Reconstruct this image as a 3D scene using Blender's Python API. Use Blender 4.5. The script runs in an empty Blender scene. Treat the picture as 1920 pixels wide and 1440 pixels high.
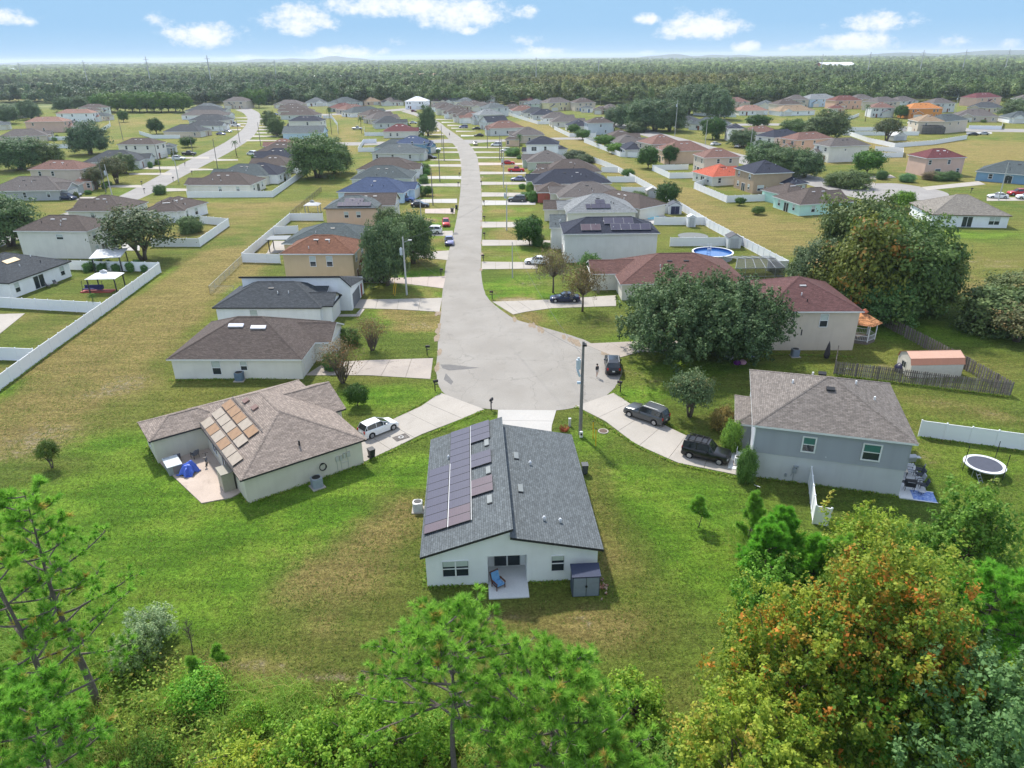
import bpy,math,random,re
import numpy as np
from mathutils import Vector,Matrix
R = math.radians
rnd = random.Random(7)
sc = bpy.context.scene
col = sc.collection
# ------------------------------------------------------------------ camera
CAM_H,FPX,PITCH,ROLL = 35.5,1330.0,24.8,0.6
cam = bpy.data.cameras.new("camera")
cam.sensor_width = 36.0
cam.lens = 36.0 * FPX / 1920.0
cam.clip_start = 0.5
cam.clip_end = 60000.0
cam_ob = bpy.data.objects.new("camera",cam)
col.objects.link(cam_ob)
sc.camera = cam_ob
_m = Matrix.Rotation(R(90 - PITCH),4,'X') @ Matrix.Rotation(R(-ROLL),4,'Z')
_m.translation = Vector((0,0,CAM_H))
cam_ob.matrix_world = _m
# ------------------------------------------------------------------ sky and sun
SUN_EL,SUN_AZ = 50.0,-24.0          # azimuth from +Y towards +X
world = bpy.data.worlds.new("World")
sc.world = world
world.use_nodes = True
wn,wl = world.node_tree.nodes,world.node_tree.links
wn.clear()
w_out = wn.new("ShaderNodeOutputWorld")
w_bg = wn.new("ShaderNodeBackground")
w_bg.inputs[1].default_value = 0.15
sky = wn.new("ShaderNodeTexSky")
sky.sky_type = 'NISHITA'
sky.sun_disc = False
sky.sun_elevation = R(SUN_EL)
sky.sun_rotation = R(SUN_AZ)
sky.altitude = 0.0
sky.air_density = 1.0
sky.dust_density = 0.3
sky.ozone_density = 1.5
wl.new(w_bg.outputs[0],w_out.inputs[0])
sun = bpy.data.lights.new("sun",'SUN')
sun.energy = 2.7
sun.angle = R(3.0)
sun.color = (1.0,0.955,0.88)
sun_ob = bpy.data.objects.new("sun",sun)
col.objects.link(sun_ob)
_d = Vector((math.sin(R(SUN_AZ)) * math.cos(R(SUN_EL)),math.cos(R(SUN_AZ)) * math.cos(R(SUN_EL)),math.sin(R(SUN_EL))))
sun_ob.rotation_euler = _d.to_track_quat('Z','Y').to_euler()
sun_ob.location = _d * 200
sc.view_settings.view_transform = 'Standard'
sc.view_settings.look = 'None'
sc.view_settings.gamma = 1.0
sc.view_settings.use_curve_mapping = False
sc.view_settings.exposure = 1.15
sc.render.engine = 'CYCLES'
sc.cycles.max_bounces = 5
sc.cycles.diffuse_bounces = 3
sc.cycles.glossy_bounces = 2
sc.cycles.transmission_bounces = 2
sc.cycles.transparent_max_bounces = 6
sc.cycles.volume_bounces = 0
sc.cycles.use_denoising = True
# ------------------------------------------------------------------ a point of the photograph's survey -> a point of the place
_p,_r = R(PITCH),R(-ROLL)
_R0 = Vector((1,0,0)); _U0 = Vector((0,math.sin(_p),math.cos(_p))); _D0 = Vector((0,math.cos(_p),-math.sin(_p)))
_RX = math.cos(_r) * _R0 + math.sin(_r) * _U0
_UX = -math.sin(_r) * _R0 + math.cos(_r) * _U0
def P(px,py,z=0.0):
 d = _D0 + (px - 960) / FPX * _RX + (720 - py) / FPX * _UX
 t = (z - CAM_H) / d.z
 return Vector((d.x * t,d.y * t,z))
# clouds of the sky: soft masses at given bearings, broken up by noise, a broad added veil out of view
def w_math(op,a,b=None,c=None):
 n = wn.new("ShaderNodeMath"); n.operation = op
 for i,v in enumerate((a,b,c)):
  if v is None: continue
  if isinstance(v,(int,float)): n.inputs[i].default_value = v
  else: wl.new(v,n.inputs[i])
 return n.outputs[0]
w_tc = wn.new("ShaderNodeTexCoord")
w_sep = wn.new("ShaderNodeSeparateXYZ"); wl.new(w_tc.outputs['Generated'],w_sep.inputs[0])
azi = w_math('ARCTAN2',w_sep.outputs[0],w_sep.outputs[1])
ele = w_math('ARCSINE',w_sep.outputs[2])
w_cmb = wn.new("ShaderNodeCombineXYZ")
wl.new(azi,w_cmb.inputs[0]); wl.new(w_math('MULTIPLY',ele,1.5),w_cmb.inputs[1])
w_n1 = wn.new("ShaderNodeTexNoise"); w_n1.inputs['Scale'].default_value = 40; w_n1.inputs['Detail'].default_value = 10; w_n1.inputs['Roughness'].default_value = 0.68
wl.new(w_cmb.outputs[0],w_n1.inputs['Vector'])
def px_dir(px,py):
 d = (_D0 + (px - 960) / FPX * _RX + (720 - py) / FPX * _UX).normalized()
 return math.atan2(d.x,d.y),math.asin(d.z)
total = None
for (cx,cy,rx,ry,s) in [(25,32,52,13,.75),(305,38,34,12,.6),(380,66,78,21,1),(560,38,76,26,1),(470,108,28,7,.9),(640,100,100,14,.8),
       (740,12,170,20,1),(860,26,110,30,1),(883,56,24,10,.8),(745,77,20,9,.6),(985,22,24,14,.8),(990,74,36,11,.6),(1015,98,62,12,.85),
       (1215,36,34,11,.8),(1320,46,88,26,1),(1250,62,34,14,.8),(1397,89,30,13,.95),(1210,99,24,6,.7),(1500,88,60,9,.7),(1600,78,76,18,1),
       (1650,42,70,18,.85),(1548,50,16,6,.4),(1790,80,44,12,.55),(1896,82,26,8,.5)]:
 a0,e0 = px_dir(cx,cy)
 sx = rx / FPX; sy = ry / FPX * 1.05
 da = w_math('MULTIPLY',w_math('SUBTRACT',azi,a0),1 / sx)
 de = w_math('MULTIPLY',w_math('SUBTRACT',ele,e0),1 / sy)
 q = w_math('ADD',w_math('MULTIPLY',da,da),w_math('MULTIPLY',de,de))
 m = w_math('MULTIPLY',w_math('SUBTRACT',1.0,w_math('MULTIPLY',q,1.0)),s)
 total = m if total is None else w_math('MAXIMUM',total,m)
# generic unseen cloud higher up and all round, cover increased to whiten the shade
w_n2 = wn.new("ShaderNodeTexNoise"); w_n2.inputs['Scale'].default_value = 5.0; w_n2.inputs['Detail'].default_value = 3
wl.new(w_cmb.outputs[0],w_n2.inputs['Vector'])
up = wn.new("ShaderNodeMapRange"); up.inputs[1].default_value = 0.10; up.inputs[2].default_value = 0.2
wl.new(ele,up.inputs[0])
gen = w_math('MULTIPLY',w_math('MULTIPLY',w_math('SUBTRACT',w_n2.outputs[0],0.37),5.0),up.outputs[0])
total = w_math('MAXIMUM',total,w_math('SUBTRACT',gen,w_math('SUBTRACT',1.0,up.outputs[0])))
shape = w_math('ADD',total,w_math('MULTIPLY',w_math('SUBTRACT',w_n1.outputs[0],0.5),2.6))
cl = wn.new("ShaderNodeMapRange"); cl.interpolation_type = 'SMOOTHSTEP'
cl.inputs[1].default_value = 0.16; cl.inputs[2].default_value = 1.1; cl.inputs[4].default_value = 0.9
wl.new(shape,cl.inputs[0])
tint = wn.new("ShaderNodeMix"); tint.data_type = 'RGBA'; tint.blend_type = 'MIX'
SKYBLUE = (1.1,1.88,2.75,1)
# the sky low over the land is Nishita's white haze; the photograph's air is cleaner and bluer there
low = wn.new("ShaderNodeMapRange"); low.inputs[1].default_value = 0.08; low.inputs[2].default_value = 0.24; low.inputs[3].default_value = 1.0; low.inputs[4].default_value = 0.1
wl.new(ele,low.inputs[0]); wl.new(low.outputs[0],tint.inputs[0])
wl.new(sky.outputs[0],tint.inputs[6]); tint.inputs[7].default_value = SKYBLUE
hz = wn.new("ShaderNodeMix"); hz.data_type = 'RGBA'
hzf = wn.new("ShaderNodeMapRange"); hzf.inputs[1].default_value = 0.0; hzf.inputs[2].default_value = 0.035; hzf.inputs[3].default_value = 0.32; hzf.inputs[4].default_value = 0.0
wl.new(ele,hzf.inputs[0]); wl.new(hzf.outputs[0],hz.inputs[0])
wl.new(tint.outputs[2],hz.inputs[6]); hz.inputs[7].default_value = (1.9,2.5,3.0,1)
mixc = wn.new("ShaderNodeMix"); mixc.data_type = 'RGBA'
wl.new(cl.outputs[0],mixc.inputs[0]); wl.new(hz.outputs[2],mixc.inputs[6])
mixc.inputs[7].default_value = (3.25,3.3,3.4,1)
wl.new(mixc.outputs[2],w_bg.inputs[0])
# ------------------------------------------------------------------ materials
MATS = {}
EXC = []      # ground covered by buildings and paving, kept free of grass tufts
def new_mat(name):
 m = bpy.data.materials.new(name); m.use_nodes = True
 nt = m.node_tree; b = nt.nodes['Principled BSDF']
 return m,nt,b
def noise_mix(nt,base,amount,scale,coord='Object',detail=4,c2=None,lo=0.3,hi=0.7):
 """colour socket: base varied by noise towards c2 (or darker/lighter)"""
 tc = nt.nodes.new("ShaderNodeTexCoord")
 n = nt.nodes.new("ShaderNodeTexNoise"); n.inputs['Scale'].default_value = scale; n.inputs['Detail'].default_value = detail
 nt.links.new(tc.outputs[coord],n.inputs['Vector'])
 mr = nt.nodes.new("ShaderNodeMapRange"); mr.inputs[1].default_value = lo; mr.inputs[2].default_value = hi; mr.inputs[4].default_value = amount
 nt.links.new(n.outputs[0],mr.inputs[0])
 mx = nt.nodes.new("ShaderNodeMix"); mx.data_type = 'RGBA'
 nt.links.new(mr.outputs[0],mx.inputs[0])
 if hasattr(base,'is_output') or not isinstance(base,tuple): nt.links.new(base,mx.inputs[6])
 else: mx.inputs[6].default_value = (*base,1)
 mx.inputs[7].default_value = (*(c2 or tuple(v * 0.5 for v in base)),1)
 return mx.outputs[2],n
def plain(name,c,rough=0.7,metal=0.0,amt=0.25,scale=3.0,spec=0.3,coat=0.0,c2=None):
 if name in MATS: return MATS[name]
 m,nt,b = new_mat(name)
 if amt > 0:
  s,_ = noise_mix(nt,tuple(c),amt,scale,c2=c2)
  nt.links.new(s,b.inputs['Base Color'])
 else: b.inputs['Base Color'].default_value = (*c,1)
 b.inputs['Roughness'].default_value = rough; b.inputs['Metallic'].default_value = metal
 b.inputs['Specular IOR Level'].default_value = spec
 b.inputs['Coat Weight'].default_value = coat
 m.diffuse_color = (*c,1)
 MATS[name] = m; return m
def stucco(name,c):
 if name in MATS: return MATS[name]
 m,nt,b = new_mat(name)
 s,_ = noise_mix(nt,tuple(c),0.30,0.55,c2=tuple(v * .72 for v in c),lo=.42,hi=.72)
 mp = nt.nodes.new("ShaderNodeMapping"); tc = nt.nodes.new("ShaderNodeTexCoord")
 mp.inputs['Scale'].default_value = (2.2,2.2,.22)          # rain streaks
 nt.links.new(tc.outputs['Object'],mp.inputs[0])
 n = nt.nodes.new("ShaderNodeTexNoise"); n.inputs['Scale'].default_value = 1.0; n.inputs['Detail'].default_value = 5
 nt.links.new(mp.outputs[0],n.inputs[0])
 mr = nt.nodes.new("ShaderNodeMapRange"); mr.inputs[1].default_value = .5; mr.inputs[2].default_value = .8; mr.inputs[4].default_value = .14
 nt.links.new(n.outputs[0],mr.inputs[0])
 mx = nt.nodes.new("ShaderNodeMix"); mx.data_type = 'RGBA'
 nt.links.new(mr.outputs[0],mx.inputs[0]); nt.links.new(s,mx.inputs[6]); mx.inputs[7].default_value = (c[0] * .55,c[1] * .53,c[2] * .48,1)
 nt.links.new(mx.outputs[2],b.inputs['Base Color'])
 b.inputs['Roughness'].default_value = .9; b.inputs['Specular IOR Level'].default_value = .15
 MATS[name] = m; return m
def siding(name,c):
 if name in MATS: return MATS[name]
 m,nt,b = new_mat(name)
 tc = nt.nodes.new("ShaderNodeTexCoord")
 w = nt.nodes.new("ShaderNodeTexWave"); w.wave_type = 'BANDS'; w.bands_direction = 'Z'; w.wave_profile = 'SAW'; w.inputs['Scale'].default_value = 1.0 / .2 / 2 * .999 / math.pi * math.pi / 1.6
 nt.links.new(tc.outputs['Object'],w.inputs[0])
 bp = nt.nodes.new("ShaderNodeBump"); bp.inputs['Distance'].default_value = .03; bp.inputs['Strength'].default_value = .9
 nt.links.new(w.outputs[0],bp.inputs['Height']); nt.links.new(bp.outputs[0],b.inputs['Normal'])
 s,_ = noise_mix(nt,tuple(c),.25,.8,c2=tuple(v * .8 for v in c))
 nt.links.new(s,b.inputs['Base Color']); b.inputs['Roughness'].default_value = .6
 MATS[name] = m; return m
def shingle(name,c,contrast=.22,stain=None):
 if name in MATS: return MATS[name]
 k_ = .95 if max(c) > .4 else .76
 c = tuple(v * k_ for v in c)
 m,nt,b = new_mat(name)
 uv = nt.nodes.new("ShaderNodeUVMap"); uv.uv_map = 'UVMap'
 br = nt.nodes.new("ShaderNodeTexBrick")
 br.inputs['Scale'].default_value = 1; br.inputs['Brick Width'].default_value = .42; br.inputs['Row Height'].default_value = .17
 br.inputs['Mortar Size'].default_value = .012; br.inputs['Mortar Smooth'].default_value = .3
 br.inputs['Color1'].default_value = (*[min(1,v * (1 + contrast)) for v in c],1); br.inputs['Color2'].default_value = (*[v * (1 - contrast) for v in c],1)
 br.inputs['Mortar'].default_value = (*[v * .4 for v in c],1)
 nt.links.new(uv.outputs[0],br.inputs['Vector'])
 n = nt.nodes.new("ShaderNodeTexNoise"); n.inputs['Scale'].default_value = 3.2; n.inputs['Detail'].default_value = 6; n.inputs['Roughness'].default_value = .75
 nt.links.new(uv.outputs[0],n.inputs['Vector'])
 mr = nt.nodes.new("ShaderNodeMapRange"); mr.inputs[1].default_value = .35; mr.inputs[2].default_value = .65; mr.inputs[3].default_value = .78; mr.inputs[4].default_value = 1.18
 nt.links.new(n.outputs[0],mr.inputs[0])
 mx = nt.nodes.new("ShaderNodeMix"); mx.data_type = 'RGBA'; mx.blend_type = 'MULTIPLY'; mx.inputs[0].default_value = 1
 nt.links.new(br.outputs[0],mx.inputs[6]); nt.links.new(mr.outputs[0],mx.inputs[7])
 mp = nt.nodes.new("ShaderNodeMapping"); mp.inputs['Scale'].default_value = (.9,.12,1)
 nt.links.new(uv.outputs[0],mp.inputs[0])
 n2 = nt.nodes.new("ShaderNodeTexNoise"); n2.inputs['Scale'].default_value = 1.2; n2.inputs['Detail'].default_value = 5
 nt.links.new(mp.outputs[0],n2.inputs['Vector'])
 m2 = nt.nodes.new("ShaderNodeMapRange"); m2.inputs[1].default_value = .48; m2.inputs[2].default_value = .75; m2.inputs[4].default_value = .5 if stain else .2
 nt.links.new(n2.outputs[0],m2.inputs[0])
 mx2 = nt.nodes.new("ShaderNodeMix"); mx2.data_type = 'RGBA'
 nt.links.new(m2.outputs[0],mx2.inputs[0]); nt.links.new(mx.outputs[2],mx2.inputs[6]); mx2.inputs[7].default_value = (*(stain or tuple(v * .55 for v in c)),1)
 nt.links.new(mx2.outputs[2],b.inputs['Base Color'])
 bp = nt.nodes.new("ShaderNodeBump"); bp.inputs['Distance'].default_value = .015; bp.inputs['Strength'].default_value = .7
 nt.links.new(br.outputs[1],bp.inputs['Height']); bp.invert = True
 nt.links.new(bp.outputs[0],b.inputs['Normal'])
 b.inputs['Roughness'].default_value = .92; b.inputs['Specular IOR Level'].default_value = .2
 MATS[name] = m; return m
ROOF = dict(brown=(.135,.108,.095),greybrown=(.175,.155,.145),taupe=(.22,.195,.178),darkgrey=(.085,.095,.105),navy=(.045,.052,.078),redbrown=(.21,.085,.07),rust=(.25,.115,.07),
   orange=(.55,.22,.07),grey=(.15,.175,.18),slate=(.105,.13,.135),ltgrey=(.30,.315,.32),blue=(.07,.105,.20),tan=(.40,.29,.19),salmon=(.40,.235,.18),white=(.75,.77,.78),coral=(.50,.12,.07),terracotta=(.27,.15,.12),sand=(.31,.28,.24),maroon=(.19,.06,.065))
WALL = dict(beige=(.60,.52,.43),white=(.86,.87,.88),cream=(.70,.67,.58),ivory=(.74,.72,.66),tan=(.56,.43,.27),pink=(.66,.46,.38),bluegrey=(.27,.32,.38),ltbluegrey=(.50,.55,.60),mint=(.52,.78,.68),brown=(.40,.30,.21),
   blue=(.20,.34,.48),grey=(.44,.45,.45),ltgrey=(.64,.65,.64),orange=(.72,.30,.08),ltblue=(.55,.70,.82),red=(.45,.13,.10),salmon=(.68,.44,.32),sage=(.52,.58,.50),peach=(.70,.50,.36),yellow=(.72,.64,.40))
def roofm(k):
 st = {'rust': (.10,.05,.035),'terracotta': (.12,.075,.06),'brown': (.085,.065,.06)}.get(k)
 return shingle('shingles ' + k,ROOF[k],stain=st)
def wallm(k): return stucco('stucco ' + k,WALL[k])
M_trim = plain('white trim',(.78,.79,.79),.5)
M_dark = plain('dark trim',(.03,.032,.036),.5)
M_brown_trim = plain('brown trim',(.16,.11,.08),.6)
M_glass = plain('window glass',(.025,.035,.045),.08,spec=.6,amt=0)
M_blind = plain('window blind',(.5,.56,.52),.7)
M_greenglass = plain('green tinted shade',(.06,.19,.16),.35)
M_vinyl = plain('white vinyl',(.87,.88,.89),.45,amt=.12,scale=.7)
M_black = plain('black plastic',(.02,.02,.022),.5)
M_metal = plain('galvanised metal',(.42,.43,.44),.45,.6)
M_grey = plain('grey plastic',(.28,.30,.33),.5)
M_wood = plain('grey weathered wood',(.22,.19,.165),.9,scale=5,amt=.6)
M_pole = plain('weathered pole wood',(.20,.19,.18),.85,scale=2,amt=.4)
M_concpole = plain('pale concrete pole',(.50,.50,.48),.8)
M_bark = plain('bark',(.16,.13,.10),.95,scale=6,amt=.6)
M_pinebark = plain('pine bark',(.17,.14,.125),.95,scale=9,amt=.7)
M_wire = plain('wire',(.12,.12,.12),.5,amt=0)
# ------------------------------------------------------------------ mesh helpers
class MB:
 def __init__(s): s.v = []; s.f = []; s.m = []
 def vert(s,p): s.v.append(tuple(p)); return len(s.v) - 1
 def poly(s,pts,m=0):
  i = len(s.v); s.v.extend(tuple(p) for p in pts); s.f.append(tuple(range(i,i + len(pts)))); s.m.append(m)
 def box(s,a,b,m=0,M=None):
  x0,y0,z0 = a; x1,y1,z1 = b
  c = [(x0,y0,z0),(x1,y0,z0),(x1,y1,z0),(x0,y1,z0),(x0,y0,z1),(x1,y0,z1),(x1,y1,z1),(x0,y1,z1)]
  if M is not None: c = [tuple(M @ Vector(q)) for q in c]
  i = len(s.v); s.v.extend(c)
  for f in ((0,3,2,1),(4,5,6,7),(0,1,5,4),(1,2,6,5),(2,3,7,6),(3,0,4,7)):
   s.f.append(tuple(i + k for k in f)); s.m.append(m)
 def prism(s,pts,z0,z1,m=0,mtop=None):
  """pts counter-clockwise in plan"""
  n = len(pts); i = len(s.v)
  s.v.extend((p[0],p[1],z0) for p in pts); s.v.extend((p[0],p[1],z1) for p in pts)
  s.f.append(tuple(i + n + k for k in range(n))); s.m.append(m if mtop is None else mtop)
  s.f.append(tuple(i + n - 1 - k for k in range(n))); s.m.append(m)
  for k in range(n):
   k2 = (k + 1) % n
   s.f.append((i + k,i + k2,i + n + k2,i + n + k)); s.m.append(m)
 def tube(s,path,rad,n=6,m=0,cap=True):
  """path: points; rad: number or list"""
  path = [Vector(p) for p in path]
  if not isinstance(rad,(list,tuple)): rad = [rad] * len(path)
  rings = []
  for k,p in enumerate(path):
   d = (path[min(k + 1,len(path) - 1)] - path[max(k - 1,0)]).normalized()
   a = d.cross(Vector((0,0,1)) if abs(d.z) < .9 else Vector((1,0,0))).normalized(); b = d.cross(a)
   i = len(s.v)
   for q in range(n):
    t = 2 * math.pi * q / n
    s.v.append(tuple(p + (a * math.cos(t) + b * math.sin(t)) * rad[k]))
   rings.append(i)
  for k in range(len(rings) - 1):
   for q in range(n):
    q2 = (q + 1) % n
    s.f.append((rings[k] + q,rings[k + 1] + q,rings[k + 1] + q2,rings[k] + q2)); s.m.append(m)
  if cap:
   s.f.append(tuple(rings[0] + q for q in range(n))); s.m.append(m)
   s.f.append(tuple(rings[-1] + n - 1 - q for q in range(n))); s.m.append(m)
 def cyl(s,c,r,z0,z1,n=16,m=0,r2=None):
  s.tube([(c[0],c[1],z0),(c[0],c[1],z1)],[r,r if r2 is None else r2],n,m)
 def mesh(s,name,mats,smooth=False):
  me = bpy.data.meshes.new(name)
  me.from_pydata(s.v,[],s.f)
  for m in (mats if isinstance(mats,(list,tuple)) else [mats]): me.materials.append(m)
  me.polygons.foreach_set('material_index',s.m)
  if smooth: me.polygons.foreach_set('use_smooth',[True] * len(s.f))
  uv = me.uv_layers.new(name='UVMap')
  out = []
  for f in s.f:
   a = Vector(s.v[f[0]]); nrm = Vector((0,0,0))
   for k in range(1,len(f) - 1): nrm += (Vector(s.v[f[k]]) - a).cross(Vector(s.v[f[k + 1]]) - a)
   if nrm.length < 1e-12: nrm = Vector((0,0,1))
   nrm.normalize()
   h = Vector((0,0,1)).cross(nrm)
   h = Vector((1,0,0)) if h.length < 1e-4 else h.normalized()
   u = nrm.cross(h)
   for k in f:
    p = Vector(s.v[k]); out += [p.dot(h),p.dot(u)]
  uv.data.foreach_set('uv',out)
  me.update()
  return me
 def build(s,name,mats,parent=None,smooth=False,**kw):
  return add(name,s.mesh(name,mats,smooth),parent,**kw)
def add(name,me,parent=None,loc=(0,0,0),rz=0.0,scale=None,**props):
 o = bpy.data.objects.new(name,me); col.objects.link(o)
 if parent is not None: o.parent = parent
 o.location = loc
 if rz: o.rotation_euler = (0,0,rz)
 if scale is not None: o.scale = scale
 for k,v in props.items(): o[k] = v
 return o
def thing(name,label,cat,loc=(0,0,0),rz=0.0,group=None):
 o = bpy.data.objects.new(name,None); col.objects.link(o)
 o.empty_display_size = .2
 o.location = loc; o.rotation_euler = (0,0,rz); o['label'] = label; o['category'] = cat
 if group: o['group'] = group
 return o
def tag(o,label,cat,group=None):
 o['label'] = label; o['category'] = cat
 if group: o['group'] = group
 return o
CHILD = {}
def kids(root):
 return [o for o in bpy.data.objects if o.parent == root]
def dup(root,parts,loc,rz,label,group=None):
 """parts: list of (object, [sub objects])"""
 r = root.copy(); col.objects.link(r); r.location = loc; r.rotation_euler = (0,0,rz); r['label'] = label
 if group: r['group'] = group
 for o,subs in parts:
  c = o.copy(); col.objects.link(c); c.parent = r
  for s_ in subs:
   d = s_.copy(); col.objects.link(d); d.parent = c
 return r
# ------------------------------------------------------------------ ground
def grass_ground():
 def axis(lo,hi,step,n,far):
  core = np.arange(lo,hi + .01,step)
  g = np.geomspace(step,far,n)
  return np.concatenate([lo - g[::-1],core,hi + g])
 xs = axis(-110,110,1.0,60,16000); ys = axis(14,215,1.0,75,18000)
 ys = ys[ys > -3000]
 X,Y = np.meshgrid(xs,ys)
 lush = np.zeros_like(X); dry = np.zeros_like(X); sand = np.zeros_like(X)
 near = np.exp(-((Y - 30) / 38.0) ** 2)
 lush += .35 * np.clip(near,0,1)
 dry += .30 * np.clip((Y - 90) / 120,0,1)
 def blob(px,py,rx,ry,l=0,d=0,s=0,rot=0):
  nonlocal lush,dry,sand
  c = P(px,py); ca,sa = math.cos(R(rot)),math.sin(R(rot))
  dx,dy = X - c.x,Y - c.y
  u = (dx * ca + dy * sa) / rx; v = (-dx * sa + dy * ca) / ry
  w = np.exp(-(u * u + v * v))
  lush = lush + w * l; dry = dry + w * d; sand = sand + w * s
 def strip(a,b,width,**k):
  A,B = P(*a),P(*b); n = max(2,int((B - A).length / (width * .9)))
  for i in range(n + 1):
   q = A.lerp(B,i / n)
   nonlocal lush,dry,sand
   w = np.exp(-(((X - q.x) ** 2 + (Y - q.y) ** 2) / width ** 2)) * .62
   lush = lush + w * k.get('l',0); dry = dry + w * k.get('d',0); sand = sand + w * k.get('s',0)
 for b in [(150,1000,9,6),(250,930,9,6),(330,1050,9,5),(450,1010,7,5),(520,1000,5,3),(620,960,6,2.2,0),(210,830,8,3),(720,905,8,1.6),(780,870,4,2),(600,905,6,2),(300,1150,6,3)]:
  blob(*b[:4],l=.75)
 for b in [(740,740,7,3),(690,745,5,3),(1180,900,3,5),(1260,960,4,5),(1300,1020,4,6),(1340,930,4,3),(1400,1090,3,4),(1150,1120,3,3),(1240,730,4,3),(1180,745,4,3),(890,790,4,2),(1100,830,3,3)]:
  blob(*b[:4],l=.6)
 for b in [(120,985,12,5),(700,1040,5,4)]:
  blob(*b[:4],l=.25)
 strip((560,1090),(760,950),3.2,d=.4,l=-.3)
 for b in [(700,1060,4,4,.4),(740,1000,3,6,.4),(600,1100,5,3,.35),(1180,1060,3,5,.5),(1120,1010,2,6,.4),(1080,1180,6,2.5,.2),(1000,1170,6,3,.2),(640,1190,4,2,.4),(1160,1170,3,2,.5),(1130,900,2,6,.35)]:
  blob(*b[:4],d=b[4],l=-.25)
 for b in [(1110,1180,1.6,.7),(1010,1165,2,.8),(1095,1150,1,.6),(620,1172,1,.5),(500,1250,4,.8),(600,1265,4,.8),(420,1235,3,.7),(680,1275,3,.8),(1080,1165,1,.5),(925,1160,2,.6)]:
  blob(*b[:4],d=.5,s=.35,l=-.5)
 strip((40,800),(470,480),6,d=1.15,s=.06); strip((60,700),(430,470),5,d=1.1); strip((470,480),(620,380),5,d=.35); strip((620,380),(690,300),5,l=.15,d=.1); strip((640,290),(660,235),8,d=.45)
 for b in [(200,740,6,3),(130,800,8,2),(60,830,7,2),(250,710,4,3),(30,860,6,2),(340,458,5,2),(450,400,4,4)]:
  blob(*b[:4],d=.5,s=.38)
 strip((0,745),(330,500),1.3,l=.5,d=-.3)
 blob(440,545,5,6,l=.6,d=-.5); blob(420,600,3,5,l=.4,d=-.4)
 for b in [(1150,690,3,2),(1190,700,3,1.5),(1230,720,5,2),(1100,615,5,1.6),(1130,600,3,2),(1340,745,6,1),(1430,700,6,3),(1350,790,4,2),(990,575,4,1.5)]:
  blob(*b[:4],d=.4,s=.34)
 blob(1250,690,9,3,l=.6); blob(1400,690,9,3,l=.45); blob(1180,640,8,3,l=.4)
 strip((1700,740),(1919,790),2.6,d=.6,s=.34); strip((1700,780),(1919,815),1.5,l=.3)
 blob(1660,690,5,1.5,s=.5,d=.5); blob(1790,910,4,6,l=.3,d=.2); blob(1720,860,3,2,s=.35,d=.3); blob(1880,880,5,5,l=.4)
 blob(1800,620,12,6,l=.6); blob(1640,610,6,8,l=.6); blob(1880,560,9,7,l=.4); blob(1800,680,9,5,d=.4,s=.1); blob(1850,540,18,6,d=.6)
 for b in [(1830,490,16,3),(1860,500,9,1.2),(1780,480,6,1.2)]: blob(*b[:4],d=.4,s=.4)
 blob(1860,440,22,6,l=.6,d=-.1); blob(1800,540,16,10,d=.4)
 strip((980,225),(1250,360),9,d=.5); strip((1250,360),(1480,470),9,d=.65); strip((1480,400),(1560,460),9,d=.3)
 blob(1400,395,10,6,d=.2,l=.15); blob(1470,420,14,9,d=.4)
 blob(1820,285,55,30,d=1.3); blob(1700,275,24,18,d=1.); blob(1900,330,18,20,d=.4); blob(60,190,70,40,d=.9); blob(250,230,26,40,l=.1,d=.4); blob(60,465,10,6,d=.3); blob(470,385,16,4,d=.8); blob(100,590,12,8,d=.4)
 blob(1640,345,30,18,d=.2); blob(1560,300,20,12,d=.4,l=.1)
 blob(650,215,20,60,d=.4); blob(590,200,26,20,d=.6)
 r2 = random.Random(3)
 for i in range(110):
  y = 290 + 330 * r2.random() ** 1.2
  for sx in ((790 + r2.uniform(-25,25)),(960 + r2.uniform(-30,40))):
   blob(sx,y,r2.uniform(3,7),r2.uniform(1.5,3.5),l=r2.uniform(-.1,.7),d=r2.uniform(-.15,.5),s=.25 * (r2.random() < .2))
 for i in range(90):
  x = r2.uniform(-230,300); y = r2.uniform(120,560)
  w = np.exp(-(((X - x) / r2.uniform(6,26)) ** 2 + ((Y - y) / r2.uniform(4,18)) ** 2))
  k = r2.random()
  if k < .5: dry += w * .5
  elif k < .85: lush += w * .4
  else: sand += w * .2
 forest = np.clip((Y - 560 - .12 * np.abs(X)) / 60,0,1)
 forest *= 1 - np.exp(-(((X + 560) / 190) ** 2 + ((Y - 830) / 90) ** 2) ** 2); dry += 1.4 * np.exp(-(((X + 560) / 190) ** 2 + ((Y - 830) / 90) ** 2) ** 2)
 cols = np.stack([np.clip(lush,0,1),np.clip(dry,0,1),np.clip(sand,0,1),forest],-1).reshape(-1,4).astype(np.float32)
 ny,nx = X.shape
 V = np.stack([X.ravel(),Y.ravel(),np.zeros(X.size)],-1).astype(np.float32)
 i = np.arange(nx * ny).reshape(ny,nx)
 F = np.stack([i[:-1,:-1],i[:-1,1:],i[1:,1:],i[1:,:-1]],-1).reshape(-1,4)
 me = np_mesh('ground',V,F)
 a = me.color_attributes.new('cover','FLOAT_COLOR','POINT'); a.data.foreach_set('color',cols.ravel())
 return me
def np_mesh(name,V,F):
 me = bpy.data.meshes.new(name)
 V = np.asarray(V,np.float32); F = np.asarray(F,np.int32)
 me.vertices.add(len(V)); me.vertices.foreach_set('co',V.ravel())
 k = F.shape[1]
 me.loops.add(F.size); me.loops.foreach_set('vertex_index',F.ravel())
 me.polygons.add(len(F)); me.polygons.foreach_set('loop_start',np.arange(0,F.size,k,dtype=np.int32))
 me.polygons.foreach_set('loop_total',np.full(len(F),k,np.int32))
 me.update(calc_edges=True)
 return me
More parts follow.
